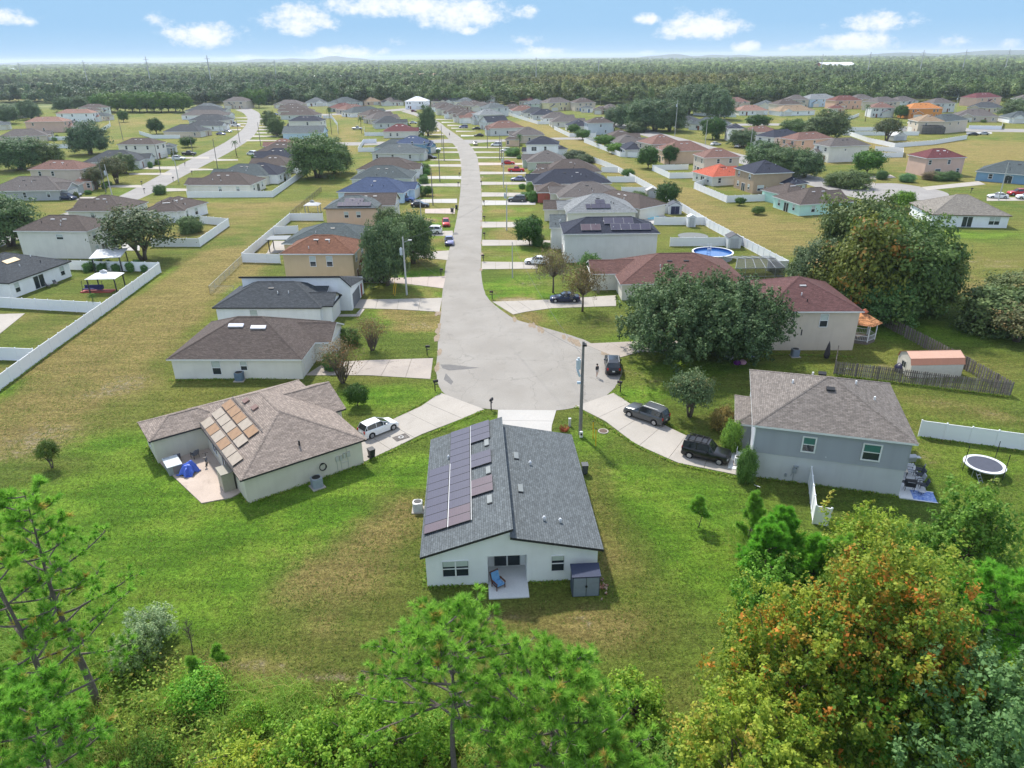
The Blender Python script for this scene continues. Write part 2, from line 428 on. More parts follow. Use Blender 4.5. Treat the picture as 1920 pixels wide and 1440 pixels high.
def ground_mat():
 m,nt,b = new_mat('grass ground')
 L = nt.links
 tc = nt.nodes.new("ShaderNodeTexCoord")
 at = nt.nodes.new("ShaderNodeAttribute"); at.attribute_name = 'cover'
 sp = nt.nodes.new("ShaderNodeSeparateColor"); L.new(at.outputs['Color'],sp.inputs[0])
 def noise(scale,detail=5,rough=.6,sx=1,sy=1,dist=0.0):
  mp = nt.nodes.new("ShaderNodeMapping"); mp.inputs['Scale'].default_value = (sx,sy,1); L.new(tc.outputs['Object'],mp.inputs[0])
  n = nt.nodes.new("ShaderNodeTexNoise"); n.inputs['Scale'].default_value = scale; n.inputs['Detail'].default_value = detail; n.inputs['Roughness'].default_value = rough
  n.inputs['Distortion'].default_value = dist
  L.new(mp.outputs[0],n.inputs[0]); return n.outputs[0]
 def mth(op,a,c=None,d=None):
  n = nt.nodes.new("ShaderNodeMath"); n.operation = op
  for i,v in enumerate((a,c,d)):
   if v is None: continue
   if isinstance(v,(int,float)): n.inputs[i].default_value = v
   else: L.new(v,n.inputs[i])
  return n.outputs[0]
 def rng(v,lo,hi,a=0.,c=1.,smooth=True):
  n = nt.nodes.new("ShaderNodeMapRange"); n.inputs[1].default_value = lo; n.inputs[2].default_value = hi; n.inputs[3].default_value = a; n.inputs[4].default_value = c
  if smooth: n.interpolation_type = 'SMOOTHSTEP'
  L.new(v,n.inputs[0]); return n.outputs[0]
 def mix(f,a,c,blend='MIX'):
  n = nt.nodes.new("ShaderNodeMix"); n.data_type = 'RGBA'; n.blend_type = blend
  if isinstance(f,(int,float)): n.inputs[0].default_value = f
  else: L.new(f,n.inputs[0])
  for i,v in ((6,a),(7,c)):
   if isinstance(v,tuple): n.inputs[i].default_value = (*v,1)
   else: L.new(v,n.inputs[i])
  return n.outputs[2]
 big = noise(.035,4); mid = noise(.16,6,.65); fine = noise(1.3,6,.72); tuft = noise(5.5,5,.8); blade = noise(16,4,.8)
 wob = mth('MULTIPLY',mth('SUBTRACT',mid,.5),1.7); wob2 = mth('MULTIPLY',mth('SUBTRACT',fine,.5),1.5)
 lush = rng(mth('ADD',mth('ADD',sp.outputs[0],mth('MULTIPLY',wob,.95)),mth('MULTIPLY',wob2,.5)),.05,.95)
 dry = rng(mth('ADD',mth('ADD',sp.outputs[1],mth('MULTIPLY',wob,1.25)),mth('MULTIPLY',wob2,1.0)),.1,1.1)
 sand = rng(mth('ADD',sp.outputs[2],mth('ADD',mth('MULTIPLY',wob2,.75),mth('MULTIPLY',wob,.4))),.34,.75)
 c = mix(rng(big,.35,.65),(.110,.160,.026),(.185,.190,.042))
 c = mix(lush,c,mix(rng(mid,.4,.6),(.105,.220,.018),(.175,.290,.030)))
 c = mix(dry,c,mix(rng(fine,.35,.65),(.315,.245,.090),(.215,.180,.055)))
 c = mix(mth('MULTIPLY',sand,.75),c,(.42,.35,.25))
 c = mix(1.0,c,rng(tuft,.32,.68,.52,1.45,False),'MULTIPLY')
 c = mix(1.0,c,rng(blade,.32,.68,.6,1.4,False),'MULTIPLY')
 c = mix(1.0,c,rng(noise(.55,3,.5,.25,1.6,.6),.35,.65,.84,1.13,False),'MULTIPLY')
 c = mix(1.0,c,rng(noise(2.3,6,.85),.34,.66,.50,1.5,False),'MULTIPLY')
 c = mix(mth('MULTIPLY',rng(noise(.9,6,.8,1,1.3,.8),.58,.70),.28),c,(.24,.185,.08))
 c = mix(mth('MULTIPLY',rng(noise(9,3,.9),.66,.76),.35),c,(.36,.32,.20))
 far = mix(rng(noise(.006,5),.4,.6),(.08,.12,.045),(.26,.27,.12))
 c = mix(at.outputs['Alpha'],c,far)
 L.new(c,b.inputs['Base Color'])
 bp = nt.nodes.new("ShaderNodeBump"); bp.inputs['Distance'].default_value = .25; bp.inputs['Strength'].default_value = 1.0
 L.new(mth('ADD',tuft,mth('MULTIPLY',blade,.6)),bp.inputs['Height']); L.new(bp.outputs[0],b.inputs['Normal'])
 b.inputs['Roughness'].default_value = .95; b.inputs['Specular IOR Level'].default_value = .1
 return m
g_me = grass_ground(); g_me.materials.append(ground_mat())
add('ground',g_me,kind='structure')
def pavement_mat(name,c,c2,stain=.5,seam=True):
 m,nt,b = new_mat(name); L = nt.links
 tc = nt.nodes.new("ShaderNodeTexCoord")
 s,n = noise_mix(nt,c,.8,.22,c2=c2,detail=6,lo=.35,hi=.65)
 n2 = nt.nodes.new("ShaderNodeTexNoise"); n2.inputs['Scale'].default_value = 14; n2.inputs['Detail'].default_value = 5; n2.inputs['Roughness'].default_value = .8
 L.new(tc.outputs['Object'],n2.inputs[0])
 mr = nt.nodes.new("ShaderNodeMapRange"); mr.inputs[1].default_value = .3; mr.inputs[2].default_value = .7; mr.inputs[3].default_value = .82; mr.inputs[4].default_value = 1.16
 L.new(n2.outputs[0],mr.inputs[0])
 mx = nt.nodes.new("ShaderNodeMix"); mx.data_type = 'RGBA'; mx.blend_type = 'MULTIPLY'; mx.inputs[0].default_value = 1
 L.new(s,mx.inputs[6]); L.new(mr.outputs[0],mx.inputs[7]); cur = mx.outputs[2]
 n3 = nt.nodes.new("ShaderNodeTexNoise"); n3.inputs['Scale'].default_value = .5; n3.inputs['Detail'].default_value = 8; n3.inputs['Roughness'].default_value = .7; n3.inputs['Distortion'].default_value = .6
 L.new(tc.outputs['Object'],n3.inputs[0])
 m3 = nt.nodes.new("ShaderNodeMapRange"); m3.inputs[1].default_value = .56; m3.inputs[2].default_value = .74; m3.inputs[4].default_value = stain
 L.new(n3.outputs[0],m3.inputs[0])
 mx3 = nt.nodes.new("ShaderNodeMix"); mx3.data_type = 'RGBA'; L.new(m3.outputs[0],mx3.inputs[0]); L.new(cur,mx3.inputs[6]); mx3.inputs[7].default_value = (*[v * .5 for v in c],1)
 cur = mx3.outputs[2]
 if seam:
  vo = nt.nodes.new("ShaderNodeTexVoronoi"); vo.feature = 'DISTANCE_TO_EDGE'; vo.inputs['Scale'].default_value = .10
  nd = nt.nodes.new("ShaderNodeTexNoise"); nd.inputs['Scale'].default_value = .8; nd.inputs['Detail'].default_value = 6
  L.new(tc.outputs['Object'],nd.inputs[0])
  vm = nt.nodes.new("ShaderNodeVectorMath"); vm.operation = 'MULTIPLY_ADD'; vm.inputs[1].default_value = (2.5,2.5,0)
  L.new(nd.outputs[1],vm.inputs[0]); L.new(tc.outputs['Object'],vm.inputs[2]); L.new(vm.outputs[0],vo.inputs['Vector'])
  mc = nt.nodes.new("ShaderNodeMapRange"); mc.inputs[1].default_value = .0015; mc.inputs[2].default_value = .005; mc.inputs[3].default_value = .4; mc.inputs[4].default_value = 0
  L.new(vo.outputs['Distance'],mc.inputs[0])
  mx4 = nt.nodes.new("ShaderNodeMix"); mx4.data_type = 'RGBA'; L.new(mc.outputs[0],mx4.inputs[0]); L.new(cur,mx4.inputs[6]); mx4.inputs[7].default_value = (*[v * .4 for v in c],1)
  cur = mx4.outputs[2]
 L.new(cur,b.inputs['Base Color']); b.inputs['Roughness'].default_value = .9; b.inputs['Specular IOR Level'].default_value = .2
 bp = nt.nodes.new("ShaderNodeBump"); bp.inputs['Distance'].default_value = .01; L.new(n2.outputs[0],bp.inputs['Height']); L.new(bp.outputs[0],b.inputs['Normal'])
 return m
M_road = pavement_mat('old asphalt',(.262,.243,.215),(.305,.285,.255),.45)
M_road2 = pavement_mat('far asphalt',(.26,.245,.23),(.31,.295,.275),.3,False)
M_conc = [pavement_mat('concrete',(.35,.32,.28),(.41,.375,.33),.35,False),pavement_mat('aged concrete',(.32,.28,.245),(.40,.35,.30),.55,True),pavement_mat('new concrete',(.40,.385,.36),(.45,.43,.40),.15,False),pavement_mat('pinkish concrete',(.42,.35,.31),(.46,.39,.34),.3,False),pavement_mat('worn patio concrete',(.52,.43,.36),(.36,.29,.24),.8,False),pavement_mat('painted patio',(.66,.67,.67),(.60,.61,.61),.15,False)]
def smooth(pts,n=6):
 """Catmull-Rom through points"""
 pts = [Vector(p) for p in pts]; out = []
 for i in range(len(pts) - 1):
  p0 = pts[max(i - 1,0)]; p1 = pts[i]; p2 = pts[i + 1]; p3 = pts[min(i + 2,len(pts) - 1)]
  for k in range(n):
   t = k / n
   out.append(.5 * ((2 * p1) + (-p0 + p2) * t + (2 * p0 - 5 * p1 + 4 * p2 - p3) * t * t + (-p0 + 3 * p1 - 3 * p2 + p3) * t ** 3))
 out.append(pts[-1]); return out
def sheet(name,pts,z,mat,jitter=0.,rr=random.Random(5)):
 EXC.append([(p[0],p[1]) for p in pts])
 mb = MB(); q = [(p[0] + rr.uniform(-jitter,jitter),p[1] + rr.uniform(-jitter,jitter),z) for p in pts]
 mb.poly(q)
 me = mb.mesh(name,mat)
 import bmesh as _b
 bm = _b.new(); bm.from_mesh(me); _b.ops.triangulate(bm,faces=bm.faces[:],ngon_method='EAR_CLIP'); bm.to_mesh(me); bm.free()
 return add(name,me,kind='structure')
def ribbon(name,left,right,z,mat):
 L_ = smooth([P(*p) for p in left]); R_ = smooth([P(*p) for p in right]); n = len(L_)
 mb = MB()
 for i in range(n - 1):
  mb.poly([(R_[i].x,R_[i].y,z),(R_[i + 1].x,R_[i + 1].y,z),(L_[i + 1].x,L_[i + 1].y,z),(L_[i].x,L_[i].y,z)])
 return mb.build(name,mat,kind='structure')
# the street that ends in the cul-de-sac, one sheet with it
left_edge = [(818,700),(820,660),(824,610),(829,560),(834,510),(842,470),(850,440),(858,400),(863,360),(865,320),(863,300),(857,280),(848,268),(835,254),(824,243),(812,233),(795,224),(775,216),(752,209)]
right_edge = [(1146,668),(1118,650),(1094,637),(1050,623),(1000,609),(965,598),(935,578),(914,558),(905,535),(902,500),(903,450),(904,400),(902,350),(898,310),(893,290),(885,277),(876,267),(862,257),(848,247),(836,239),(825,230),(808,222),(790,215),(765,206)]
bowl = [(818,700),(822,722),(835,740),(856,754),(888,763),(935,769),(1000,771),(1060,768),(1104,758),(1132,745),(1152,727),(1163,708),(1166,692),(1160,678),(1146,668)]
lw = smooth([P(*p) for p in left_edge],4); rw = smooth([P(*p) for p in right_edge],4); bw = smooth([P(*p) for p in bowl],5)
sheet('road',list(reversed(lw)) + bw[1:-1] + rw,.030,M_road,.05)
ribbon('cross_street',[(560,267),(640,267),(700,266),(780,264),(835,261),(870,262),(910,262),(960,261),(1040,258),(1110,258)],[(560,273),(640,273),(700,272),(780,269),(835,268),(870,270),(910,267),(960,265),(1040,262),(1110,262)],.022,M_road2)
ribbon('left_street',[(-60,462),(40,425),(120,400),(215,372),(335,310),(420,268),(455,242),(464,224),(456,212),(440,206)],[(-60,490),(60,438),(150,405),(262,373),(352,326),(440,280),(478,252),(488,225),(486,212),(470,203)],.026,M_road2)
ribbon('right_street',[(1130,219),(1170,229),(1222,245),(1290,262),(1370,284),(1460,308),(1540,333),(1620,343),(1680,344),(1725,350)],[(1118,223),(1150,236),(1205,254),(1270,273),(1350,296),(1440,322),(1520,348),(1610,372),(1680,379),(1740,372)],.026,M_road2)
_c = P(1668,360)
sheet('turning_circle',[(_c.x + 15 * math.cos(a),_c.y + 13 * math.sin(a)) for a in [math.pi * k / 16 for k in range(32)]],.033,M_road2)
for pts in ([(826,684),(846,684),(868,687),(900,690),(870,693),(842,695),(830,691)],[(846,437),(857,436),(860,440),(850,441)],[(836,700),(850,716),(846,722),(832,712)]):
 sheet('asphalt_patch',[P(*p) for p in pts][::-1],.036,plain('dark asphalt patch',(.13,.125,.12),.9,amt=.5,scale=2,c2=(.2,.19,.18)))
r6 = random.Random(12)
for k in range(34):
 px_,py_ = (r6.choice([(821 + r6.uniform(-3,4),r6.uniform(560,720)),(r6.uniform(960,1140),0),(905 + r6.uniform(-3,1),r6.uniform(330,540))]))
 if py_ == 0: py_ = 598 + (px_ - 965) * .38 + r6.uniform(-2,3)
 q = P(px_,py_); n = 9; sheet('road_edge_dirt',[(q.x + r6.uniform(.5,1.3) * .35 * math.cos(6.283 * i / n),q.y + r6.uniform(.5,1.3) * 1.3 * math.sin(6.283 * i / n)) for i in range(n)],.040 + k * .0002,plain('sandy dirt',(.30,.235,.165),.95,amt=.6,scale=3))
ribbon('north_street',[(600,214),(680,210),(760,203),(840,200)],[(600,217),(680,213),(760,207),(840,204)],.018,M_road2)
ribbon('east_road',[(1360,232),(1500,232),(1640,240),(1780,240),(1990,243)],[(1360,236),(1500,236),(1640,245),(1780,246),(1990,249)],.018,M_road2)
# ------------------------------------------------------------------ concrete driveways, poured slab by slab
def drive(name,L_px,R_px,n,mat,z=.055,label=None,world=False):
 """slabs between two edges; the edges are polylines of equal length"""
 root = bpy.data.objects.new(name,None); col.objects.link(root); root['kind'] = 'structure'
 A = [Vector(p) if world else P(*p) for p in L_px]; B = [Vector(p) if world else P(*p) for p in R_px]
 EXC.append([(p.x,p.y) for p in A] + [(p.x,p.y) for p in reversed(B)])
 def at(pl,t):
  s = [0]
  for i in range(len(pl) - 1): s.append(s[-1] + (pl[i + 1] - pl[i]).length)
  d = t * s[-1]
  for i in range(len(pl) - 1):
   if d <= s[i + 1] or i == len(pl) - 2:
    return pl[i].lerp(pl[i + 1],(d - s[i]) / max(1e-6,s[i + 1] - s[i]))
 root.location = (A[0] + B[0]) / 2
 o = root.location
 ts = [i / n for i in range(n + 1)]
 ln = (A[-1] - A[0]).length; g = .018 / max(ln,1) * 1.0
 for i in range(n):
  t0,t1 = ts[i] + (g if i else 0),ts[i + 1] - (g if i < n - 1 else 0)
  k = 3 if len(A) > 2 else 1
  la = [at(A,t0 + (t1 - t0) * q / k) for q in range(k + 1)]; lb = [at(B,t0 + (t1 - t0) * q / k) for q in range(k + 1)]
  pts = [(p.x - o.x,p.y - o.y) for p in la] + [(p.x - o.x,p.y - o.y) for p in reversed(lb)]
  ar = sum(pts[q][0] * pts[(q + 1) % len(pts)][1] - pts[(q + 1) % len(pts)][0] * pts[q][1] for q in range(len(pts)))
  if ar < 0: pts.reverse()
  mb = MB(); mb.prism(pts,-.1,z + rnd.uniform(-.006,.006)); mb.build('slab',mat,root)
 return root
drive('driveway',[(817,738),(838,752),(760,788),(700,815),(655,838)],[(900,768),(880,780),(800,812),(740,838),(692,862)],5,M_conc[1]) if False else None
drive('driveway',[(826,737),(790,762),(740,785),(680,812),(640,832)],[(908,768),(860,788),(790,815),(735,842),(684,866)],5,M_conc[0])
drive('driveway',[(934,769),(932,800),(935,832)],[(1043,770),(1034,800),(1034,835)],3,M_conc[2])
drive('driveway',[(1151,737),(1200,770),(1250,800),(1310,828),(1392,850)],[(1080,762),(1135,790),(1190,832),(1270,868),(1392,893)],6,M_conc[0])
drive('driveway',[(812,672),(690,676),(610,680)],[(807,711),(690,704),(573,704)],5,M_conc[1])
drive('driveway',[(829,559),(750,561),(668,562)],[(824,585),(740,580),(664,578)],4,M_conc[0])
drive('walkway',[(684,580),(676,590)],[(677,578.5),(668,588)],1,M_conc[0],.05); drive('walkway',[(676,589),(625,590)],[(674,593.5),(622,594)],3,M_conc[0],.045)
drive('driveway',[(836,518),(760,521),(675,521)],[(831,541),(760,532),(675,530)],5,M_conc[3])
drive('driveway',[(842,470),(810,472),(770,472)],[(839,488),(800,484),(768,483)],3,M_conc[0])
drive('driveway',[(923,566),(960,565),(1035,562),(1155,554)],[(962,590),(985,585),(1035,578),(1155,574)],5,M_conc[0])
drive('driveway',[(1094,645),(1180,641),(1290,639)],[(1158,672),(1200,660),(1290,661)],4,M_conc[1])
def sdrive(xr,y0,y1,xh,n=3,mat=0):
 drive('driveway',[(xr,y0),(xh,y0 + (1 if xh > xr else 1))],[(xr,y1),(xh,y1 - 1)],n,M_conc[mat])
for a in [(849,433,443,800),(853,391,401,797,3,3),(857,373,381,768,3,2),(863,344,350,772),(865,330,336,776,3,2),(865,308,313,792),(865,298.5,301.5,806),(860,284,287,800),(858,276,278.5,796),(833,251,253.5,790,2),(824,244,246.5,786,2,3),(818,239,241,786,2),
          (903,491,505,1008,4),(904,450,461,1032,4),(904,416,427,1012,4),(904,376,385,1004,4,2),(903,361,369,1004,4),(901,341,347,990,3),(900,322,327,986,3),(897,305,310,984,3,3),(895,294,297,970,3),(889,284,287,962,2),(884,275,278,956,2),
          (864,253,256,900,2,2),(855,245,247.5,892,2),(846,239.5,241.5,884,2),(839,234,236.5,870,2),(828,228.5,230.5,866,2,2),(817,223,225,856,2),
          (335,312,318,266),(322,324,328.5,242,3),(266,347,352,172,3),(200,369,376,104,3),(392,294,298,312,3),(312,353,359,352,2),(356,316,320,402,2),(402,298,302,446,2),
          (452,242,244.5,412),(458,236,238,415,2),(462,231,233,420,2),(464,226,228,424,2),(463,220,222,425,2),
          (488,222,224,524,2),(489,227,229,524,2),(487,232,234,526,2),(485,237,239,526,2),(483,242,244.5,530,2),(481,248,250.5,530,2),(474,254,257,528,2),(462,262,265,528,2),
          (1640,343,348,1560,2),(1850,370,377,1960,3),(1470,240,243,1520,1),(1812,247,252,1860,1,2),(1560,333,338,1545,1)]:
 sdrive(*a)
drive('driveway',[(1728,351),(1835,340)],[(1738,357),(1848,346)],4,M_conc[0])
drive('driveway',[(1585,336),(1670,328)],[(1600,340),(1680,333)],3,M_conc[3])
# ------------------------------------------------------------------ houses
def win_meshes(trim,glass=M_glass):
 out = {}
 def frame(w,h,rows,cols,blind=0.0,pad=.06,gm=glass):
  f = MB(); t = .05
  f.box((-w / 2 - pad,-.06,-h / 2 - pad),(w / 2 + pad,.02,-h / 2)); f.box((-w / 2 - pad,-.06,h / 2),(w / 2 + pad,.02,h / 2 + pad))
  f.box((-w / 2 - pad,-.06,-h / 2),(-w / 2,.02,h / 2)); f.box((w / 2,-.06,-h / 2),(w / 2 + pad,.02,h / 2))
  for i in range(1,cols): x = -w / 2 + w * i / cols; f.box((x - t,-.055,-h / 2),(x + t,.02,h / 2))
  for j in range(1,rows): z = -h / 2 + h * j / rows; f.box((-w / 2,-.045,z - t * .8),(w / 2,.02,z + t * .8))
  g = MB(); g.box((-w / 2,-.015,-h / 2),(w / 2,.015,h / 2))
  bl = None
  if blind: bl = MB(); bl.box((-w / 2 + .03,-.03,h / 2 - h * blind),(w / 2 - .03,-.018,h / 2 - .02))
  return f,g,bl
 return frame
_WM = {}
def window_mesh(w,h,rows,cols,blind,pad,trim):
 k = (w,h,rows,cols,blind,pad,trim.name)
 if k not in _WM:
  f,g,b = win_meshes(trim)(w,h,rows,cols,blind,pad)
  _WM[k] = (f.mesh('window',trim),g.mesh('pane',M_glass),b.mesh('blind',M_blind if blind < .9 else M_greenglass) if b else None)
 return _WM[k]
_FM = {}
def far_window(w,h,rows,cols,trim):
 k = (w,h,rows,cols,trim.name)
 if k not in _FM:
  m = MB(); m.box((-w / 2 - .08,-.03,-h / 2 - .08),(w / 2 + .08,.02,h / 2 + .08),1)
  for i in range(cols):
   for j in range(rows):
    a = -w / 2 + w * i / cols + .04; c = -h / 2 + h * j / rows + .04
    m.box((a,-.05,c),(a + w / cols - .08,-.02,c + h / rows - .08),0)
  _FM[k] = m.mesh('window',[M_glass,trim])
 return _FM[k]
_GM = {}
def garage_mesh(w,h,c):
 k = (w,h,c)
 if k not in _GM:
  m = MB(); n = 4
  for i in range(n):
   m.box((-w / 2,-.05,-h / 2 + h * i / n + .015),(w / 2,.02,-h / 2 + h * (i + 1) / n - .015),0)
  m.box((-w / 2 - .1,-.03,-h / 2),(-w / 2,.03,h / 2 + .1),1); m.box((w / 2,-.03,-h / 2),(w / 2 + .1,.03,h / 2 + .1),1); m.box((-w / 2,-.03,h / 2),(w / 2,.03,h / 2 + .1),1)
  _GM[k] = m.mesh('garage_door',[plain('garage door ' + str(c),c,.55,amt=.1),M_trim])
 return _GM[k]
_DM = {}
def door_mesh(c):
 if c not in _DM:
  m = MB(); m.box((-.5,-.04,-1.05),(.5,.02,1.05),0); m.box((-.6,-.025,-1.05),(-.5,.03,1.15),1); m.box((.5,-.025,-1.05),(.6,.03,1.15),1); m.box((-.5,-.025,1.05),(.5,.03,1.15),1)
  for sx in (-.22,.22):
   m.box((sx - .15,-.05,-.75),(sx + .15,-.035,-.1),0); m.box((sx - .15,-.05,.1),(sx + .15,-.035,.8),0)
  _DM[c] = m.mesh('door',[plain('door ' + str(c),c,.5,amt=.1),M_trim])
 return _DM[c]
def roof_faces(mb,x0,y0,x1,y1,z,kind,pitch,m=0,rz=None):
 """slopes over the rectangle at eave height z; returns ridge height"""
 w,d = x1 - x0,y1 - y0
 if kind == 'hip':
  r = min(w,d) / 2; h = z + r * pitch
  if w >= d: a,b = (x0 + r,(y0 + y1) / 2,h),(x1 - r,(y0 + y1) / 2,h)
  else: a,b = ((x0 + x1) / 2,y0 + r,h),((x0 + x1) / 2,y1 - r,h)
  c = [(x0,y0,z),(x1,y0,z),(x1,y1,z),(x0,y1,z)]
  if w >= d:
   mb.poly([c[0],c[1],b,a] if w > d else [c[0],c[1],a],m); mb.poly([c[1],c[2],b],m); mb.poly([c[2],c[3],a,b] if w > d else [c[2],c[3],a],m); mb.poly([c[3],c[0],a],m)
  else:
   mb.poly([c[0],c[1],a],m); mb.poly([c[1],c[2],b,a],m); mb.poly([c[2],c[3],b],m); mb.poly([c[3],c[0],a,b],m)
  ribs = [(c[0],a),(c[1],b if w >= d else a),(c[2],b),(c[3],a if w >= d else b),(a,b)]
 elif kind == 'gu':   # ridge along x
  h = z + d / 2 * pitch; a,b = (x0,(y0 + y1) / 2,h),(x1,(y0 + y1) / 2,h)
  mb.poly([(x0,y0,z),(x1,y0,z),b,a],m); mb.poly([(x1,y1,z),(x0,y1,z),a,b],m)
  ribs = [(a,b)]
 elif kind == 'gv':
  h = z + w / 2 * pitch; a,b = ((x0 + x1) / 2,y0,h),((x0 + x1) / 2,y1,h)
  mb.poly([(x0,y0,z),a,b,(x0,y1,z)][::-1],m); mb.poly([(x1,y0,z),(x1,y1,z),b,a],m)
  ribs = [(a,b)]
 elif kind == 'flat':
  h = z + .02; mb.poly([(x0,y0,h),(x1,y0,h),(x1,y1,h),(x0,y1,h)],m); ribs = []
 return h,ribs
def cap_strip(mb,a,b,w=.16,lift=.03,m=0):
 a,b = Vector(a),Vector(b); d = (b - a).normalized(); s = d.cross(Vector((0,0,1))).normalized() * w; u = Vector((0,0,lift))
 mb.poly([a - s - u * .6,b - s - u * .6,b + u,a + u],m); mb.poly([a + u,b + u,b + s - u * .6,a + s - u * .6],m)
def house(label,eL,eR,eh,depth,roof='brown',wall='beige',kind='hip',front='R',pitch=.46,trim='w',wings=(),win='auto',detail=1,world=None,name='house',gar=(.72,.70,.66),door=(.20,.07,.04),vents=2,group='houses of the neighbourhood',skirt=None,ov=.4,left_win=True,right_win=True):
 A,B = (P(*eL,eh),P(*eR,eh)) if world is None else (Vector(world[0]),Vector(world[1]))
 W = (B - A).length; rz = math.atan2(B.y - A.y,B.x - A.x)
 gw = None
 if front and not wings and kind == 'hip' and depth >= 10 and W > 9 and rnd.random() < .8:
  zz = min(eh,2.9) - .012; a0 = (.08 if rnd.random() < .5 else .45) * (depth if front in 'LR' else W); wd = min(6.6,.52 * (depth if front in 'LR' else W))
  gw = {'R': (W - 3.5,a0,W + 1.5,a0 + wd,zz,'gu'),'L': (-1.5,a0,3.5,a0 + wd,zz,'gu'),'N': (a0,-1.5,a0 + wd,3.5,zz,'gv'),'F': (a0,depth - 3.5,a0 + wd,depth + 1.5,zz,'gv')}[front[0]]
  wings = [gw]
 root = thing(name,label,'house',(A.x,A.y,0),rz,group)
 rm,wm = roofm(roof),wallm(wall); tm = {'w': M_trim,'d': M_dark,'b': M_brown_trim}[trim]
 fh = .18
 rects = [(0,0,W,depth,eh,kind)] + [tuple(w) for w in wings]
 for i,(x0,y0,x1,y1,z,k) in enumerate(rects):
  EXC.append([(A.x + x_ * math.cos(rz) - y_ * math.sin(rz),A.y + x_ * math.sin(rz) + y_ * math.cos(rz)) for x_,y_ in ((x0 + ov,y0 + ov),(x1 - ov,y0 + ov),(x1 - ov,y1 - ov),(x0 + ov,y1 - ov))])
  mb = MB(); a,b,c,d = x0 + ov,y0 + ov,x1 - ov,y1 - ov
  zt = z - .02
  mb.prism([(a,b),(c,b),(c,d),(a,d)],0,zt)
  if k == 'gu':
   h = zt + (y1 - y0) / 2 * pitch - ov * 0; ym = (y0 + y1) / 2
   for xx,s in ((a,-1),(c,1)):
    mb.poly([(xx,b,zt + ov * pitch),(xx,d,zt + ov * pitch),(xx,ym,h)] if s > 0 else [(xx,d,zt + ov * pitch),(xx,b,zt + ov * pitch),(xx,ym,h)]); mb.poly([(xx,b,zt),(xx,d,zt),(xx,d,zt + ov * pitch),(xx,b,zt + ov * pitch)][::s])
  if k == 'gv':
   h = zt + (x1 - x0) / 2 * pitch; xm = (x0 + x1) / 2
   for yy,s in ((b,1),(d,-1)):
    mb.poly([(a,yy,zt + ov * pitch),(c,yy,zt + ov * pitch),(xm,yy,h)][::s]); mb.poly([(a,yy,zt),(c,yy,zt),(c,yy,zt + ov * pitch),(a,yy,zt + ov * pitch)][::s])
  mb.build('wall',wm,root)
  rb = MB(); h,ribs = roof_faces(rb,x0,y0,x1,y1,z,k,pitch)
  ro = rb.build('roof',rm,root)
  if detail and ribs:
   cb = MB()
   for p,q in ribs:
    if (Vector(p) - Vector(q)).length > .3: cap_strip(cb,p,q)
   cb.build('ridge_cap',rm,ro)
  fb = MB(); t = .05
  zf = z - fh
  if k in ('hip','flat'):
   fb.box((x0,y0,zf),(x1,y0 + t,z)); fb.box((x0,y1 - t,zf),(x1,y1,z)); fb.box((x0,y0 + t,zf),(x0 + t,y1 - t,z)); fb.box((x1 - t,y0 + t,zf),(x1,y1 - t,z))
  elif k == 'gu':
   fb.box((x0,y0,zf),(x1,y0 + t,z)); fb.box((x0,y1 - t,zf),(x1,y1,z))
   for xx in (x0,x1 - t):
    ym = (y0 + y1) / 2
    for ya in (y0 + t,y1 - t):
     fb.poly([(xx,ya,zf),(xx,ym,h - fh),(xx,ym,h),(xx,ya,z)]); fb.poly([(xx + t,ya,zf),(xx + t,ym,h - fh),(xx + t,ym,h),(xx + t,ya,z)]); fb.poly([(xx,ya,zf),(xx + t,ya,zf),(xx + t,ym,h - fh),(xx,ym,h - fh)])
  else:
   fb.box((x0,y0 + t,zf),(x0 + t,y1 - t,z)); fb.box((x1 - t,y0 + t,zf),(x1,y1 - t,z))
   for yy in (y0,y1 - t):
    xm = (x0 + x1) / 2
    for xa in (x0,x1):
     fb.poly([(xa,yy,zf),(xm,yy,h - fh),(xm,yy,h),(xa,yy,z)]); fb.poly([(xa,yy + t,zf),(xm,yy + t,h - fh),(xm,yy + t,h),(xa,yy + t,z)]); fb.poly([(xa,yy,zf),(xa,yy + t,zf),(xm,yy + t,h - fh),(xm,yy,h - fh)])
  fb.poly([(x0 + t,y0 + t,zf + .03),(x0 + t,y1 - t,zf + .03),(x1 - t,y1 - t,zf + .03),(x1 - t,y0 + t,zf + .03)])
  fb.build('fascia',tm,root)
 two = eh > 4
 far = A.y > 215
 def put(side,s,z,w,h,rows=2,cols=1,blind=.5,pad=.07,kind_='window',rect=0,me=None):
  x0,y0,x1,y1,zz,_k = rects[rect]
  a,b,c,d = x0 + ov,y0 + ov,x1 - ov,y1 - ov
  loc,ang = {'N': ((a + s * (c - a),b - .002,z),0),'F': ((a + s * (c - a),d + .002,z),math.pi),'R': ((c + .002,b + s * (d - b),z),math.pi / 2),'L': ((a - .002,b + s * (d - b),z),-math.pi / 2)}[side]
  if me is not None: return add(kind_,me,root,loc,ang)
  if far or kind_ != 'window':
   return add('window',far_window(w,h,rows,cols,tm if trim == 'w' else M_trim),root,loc,ang)
  f,g,bl = window_mesh(w,h,rows,cols,blind,pad,M_trim)
  o = add('window',f,root,loc,ang); add('pane',g,o)
  if bl: add('blind',bl,o)
  return o
 zs = [1.55] + ([4.25] if two else [])
 if win == 'auto':
  n = 2 if W < 13 else 3
  for zz in zs:
   for i in range(n):
    if rnd.random() < .75: put('N',(i + .5 + rnd.uniform(-.2,.2)) / n,zz,.85,1.35,2,1,rnd.choice((0,.5,.5,.35)))
 else:
  for a in win: put(*a[0:1],*a[1:5],**(a[5] if len(a) > 5 else {}))
 wl_ = {'R': depth,'L': depth,'N': W,'F': W}
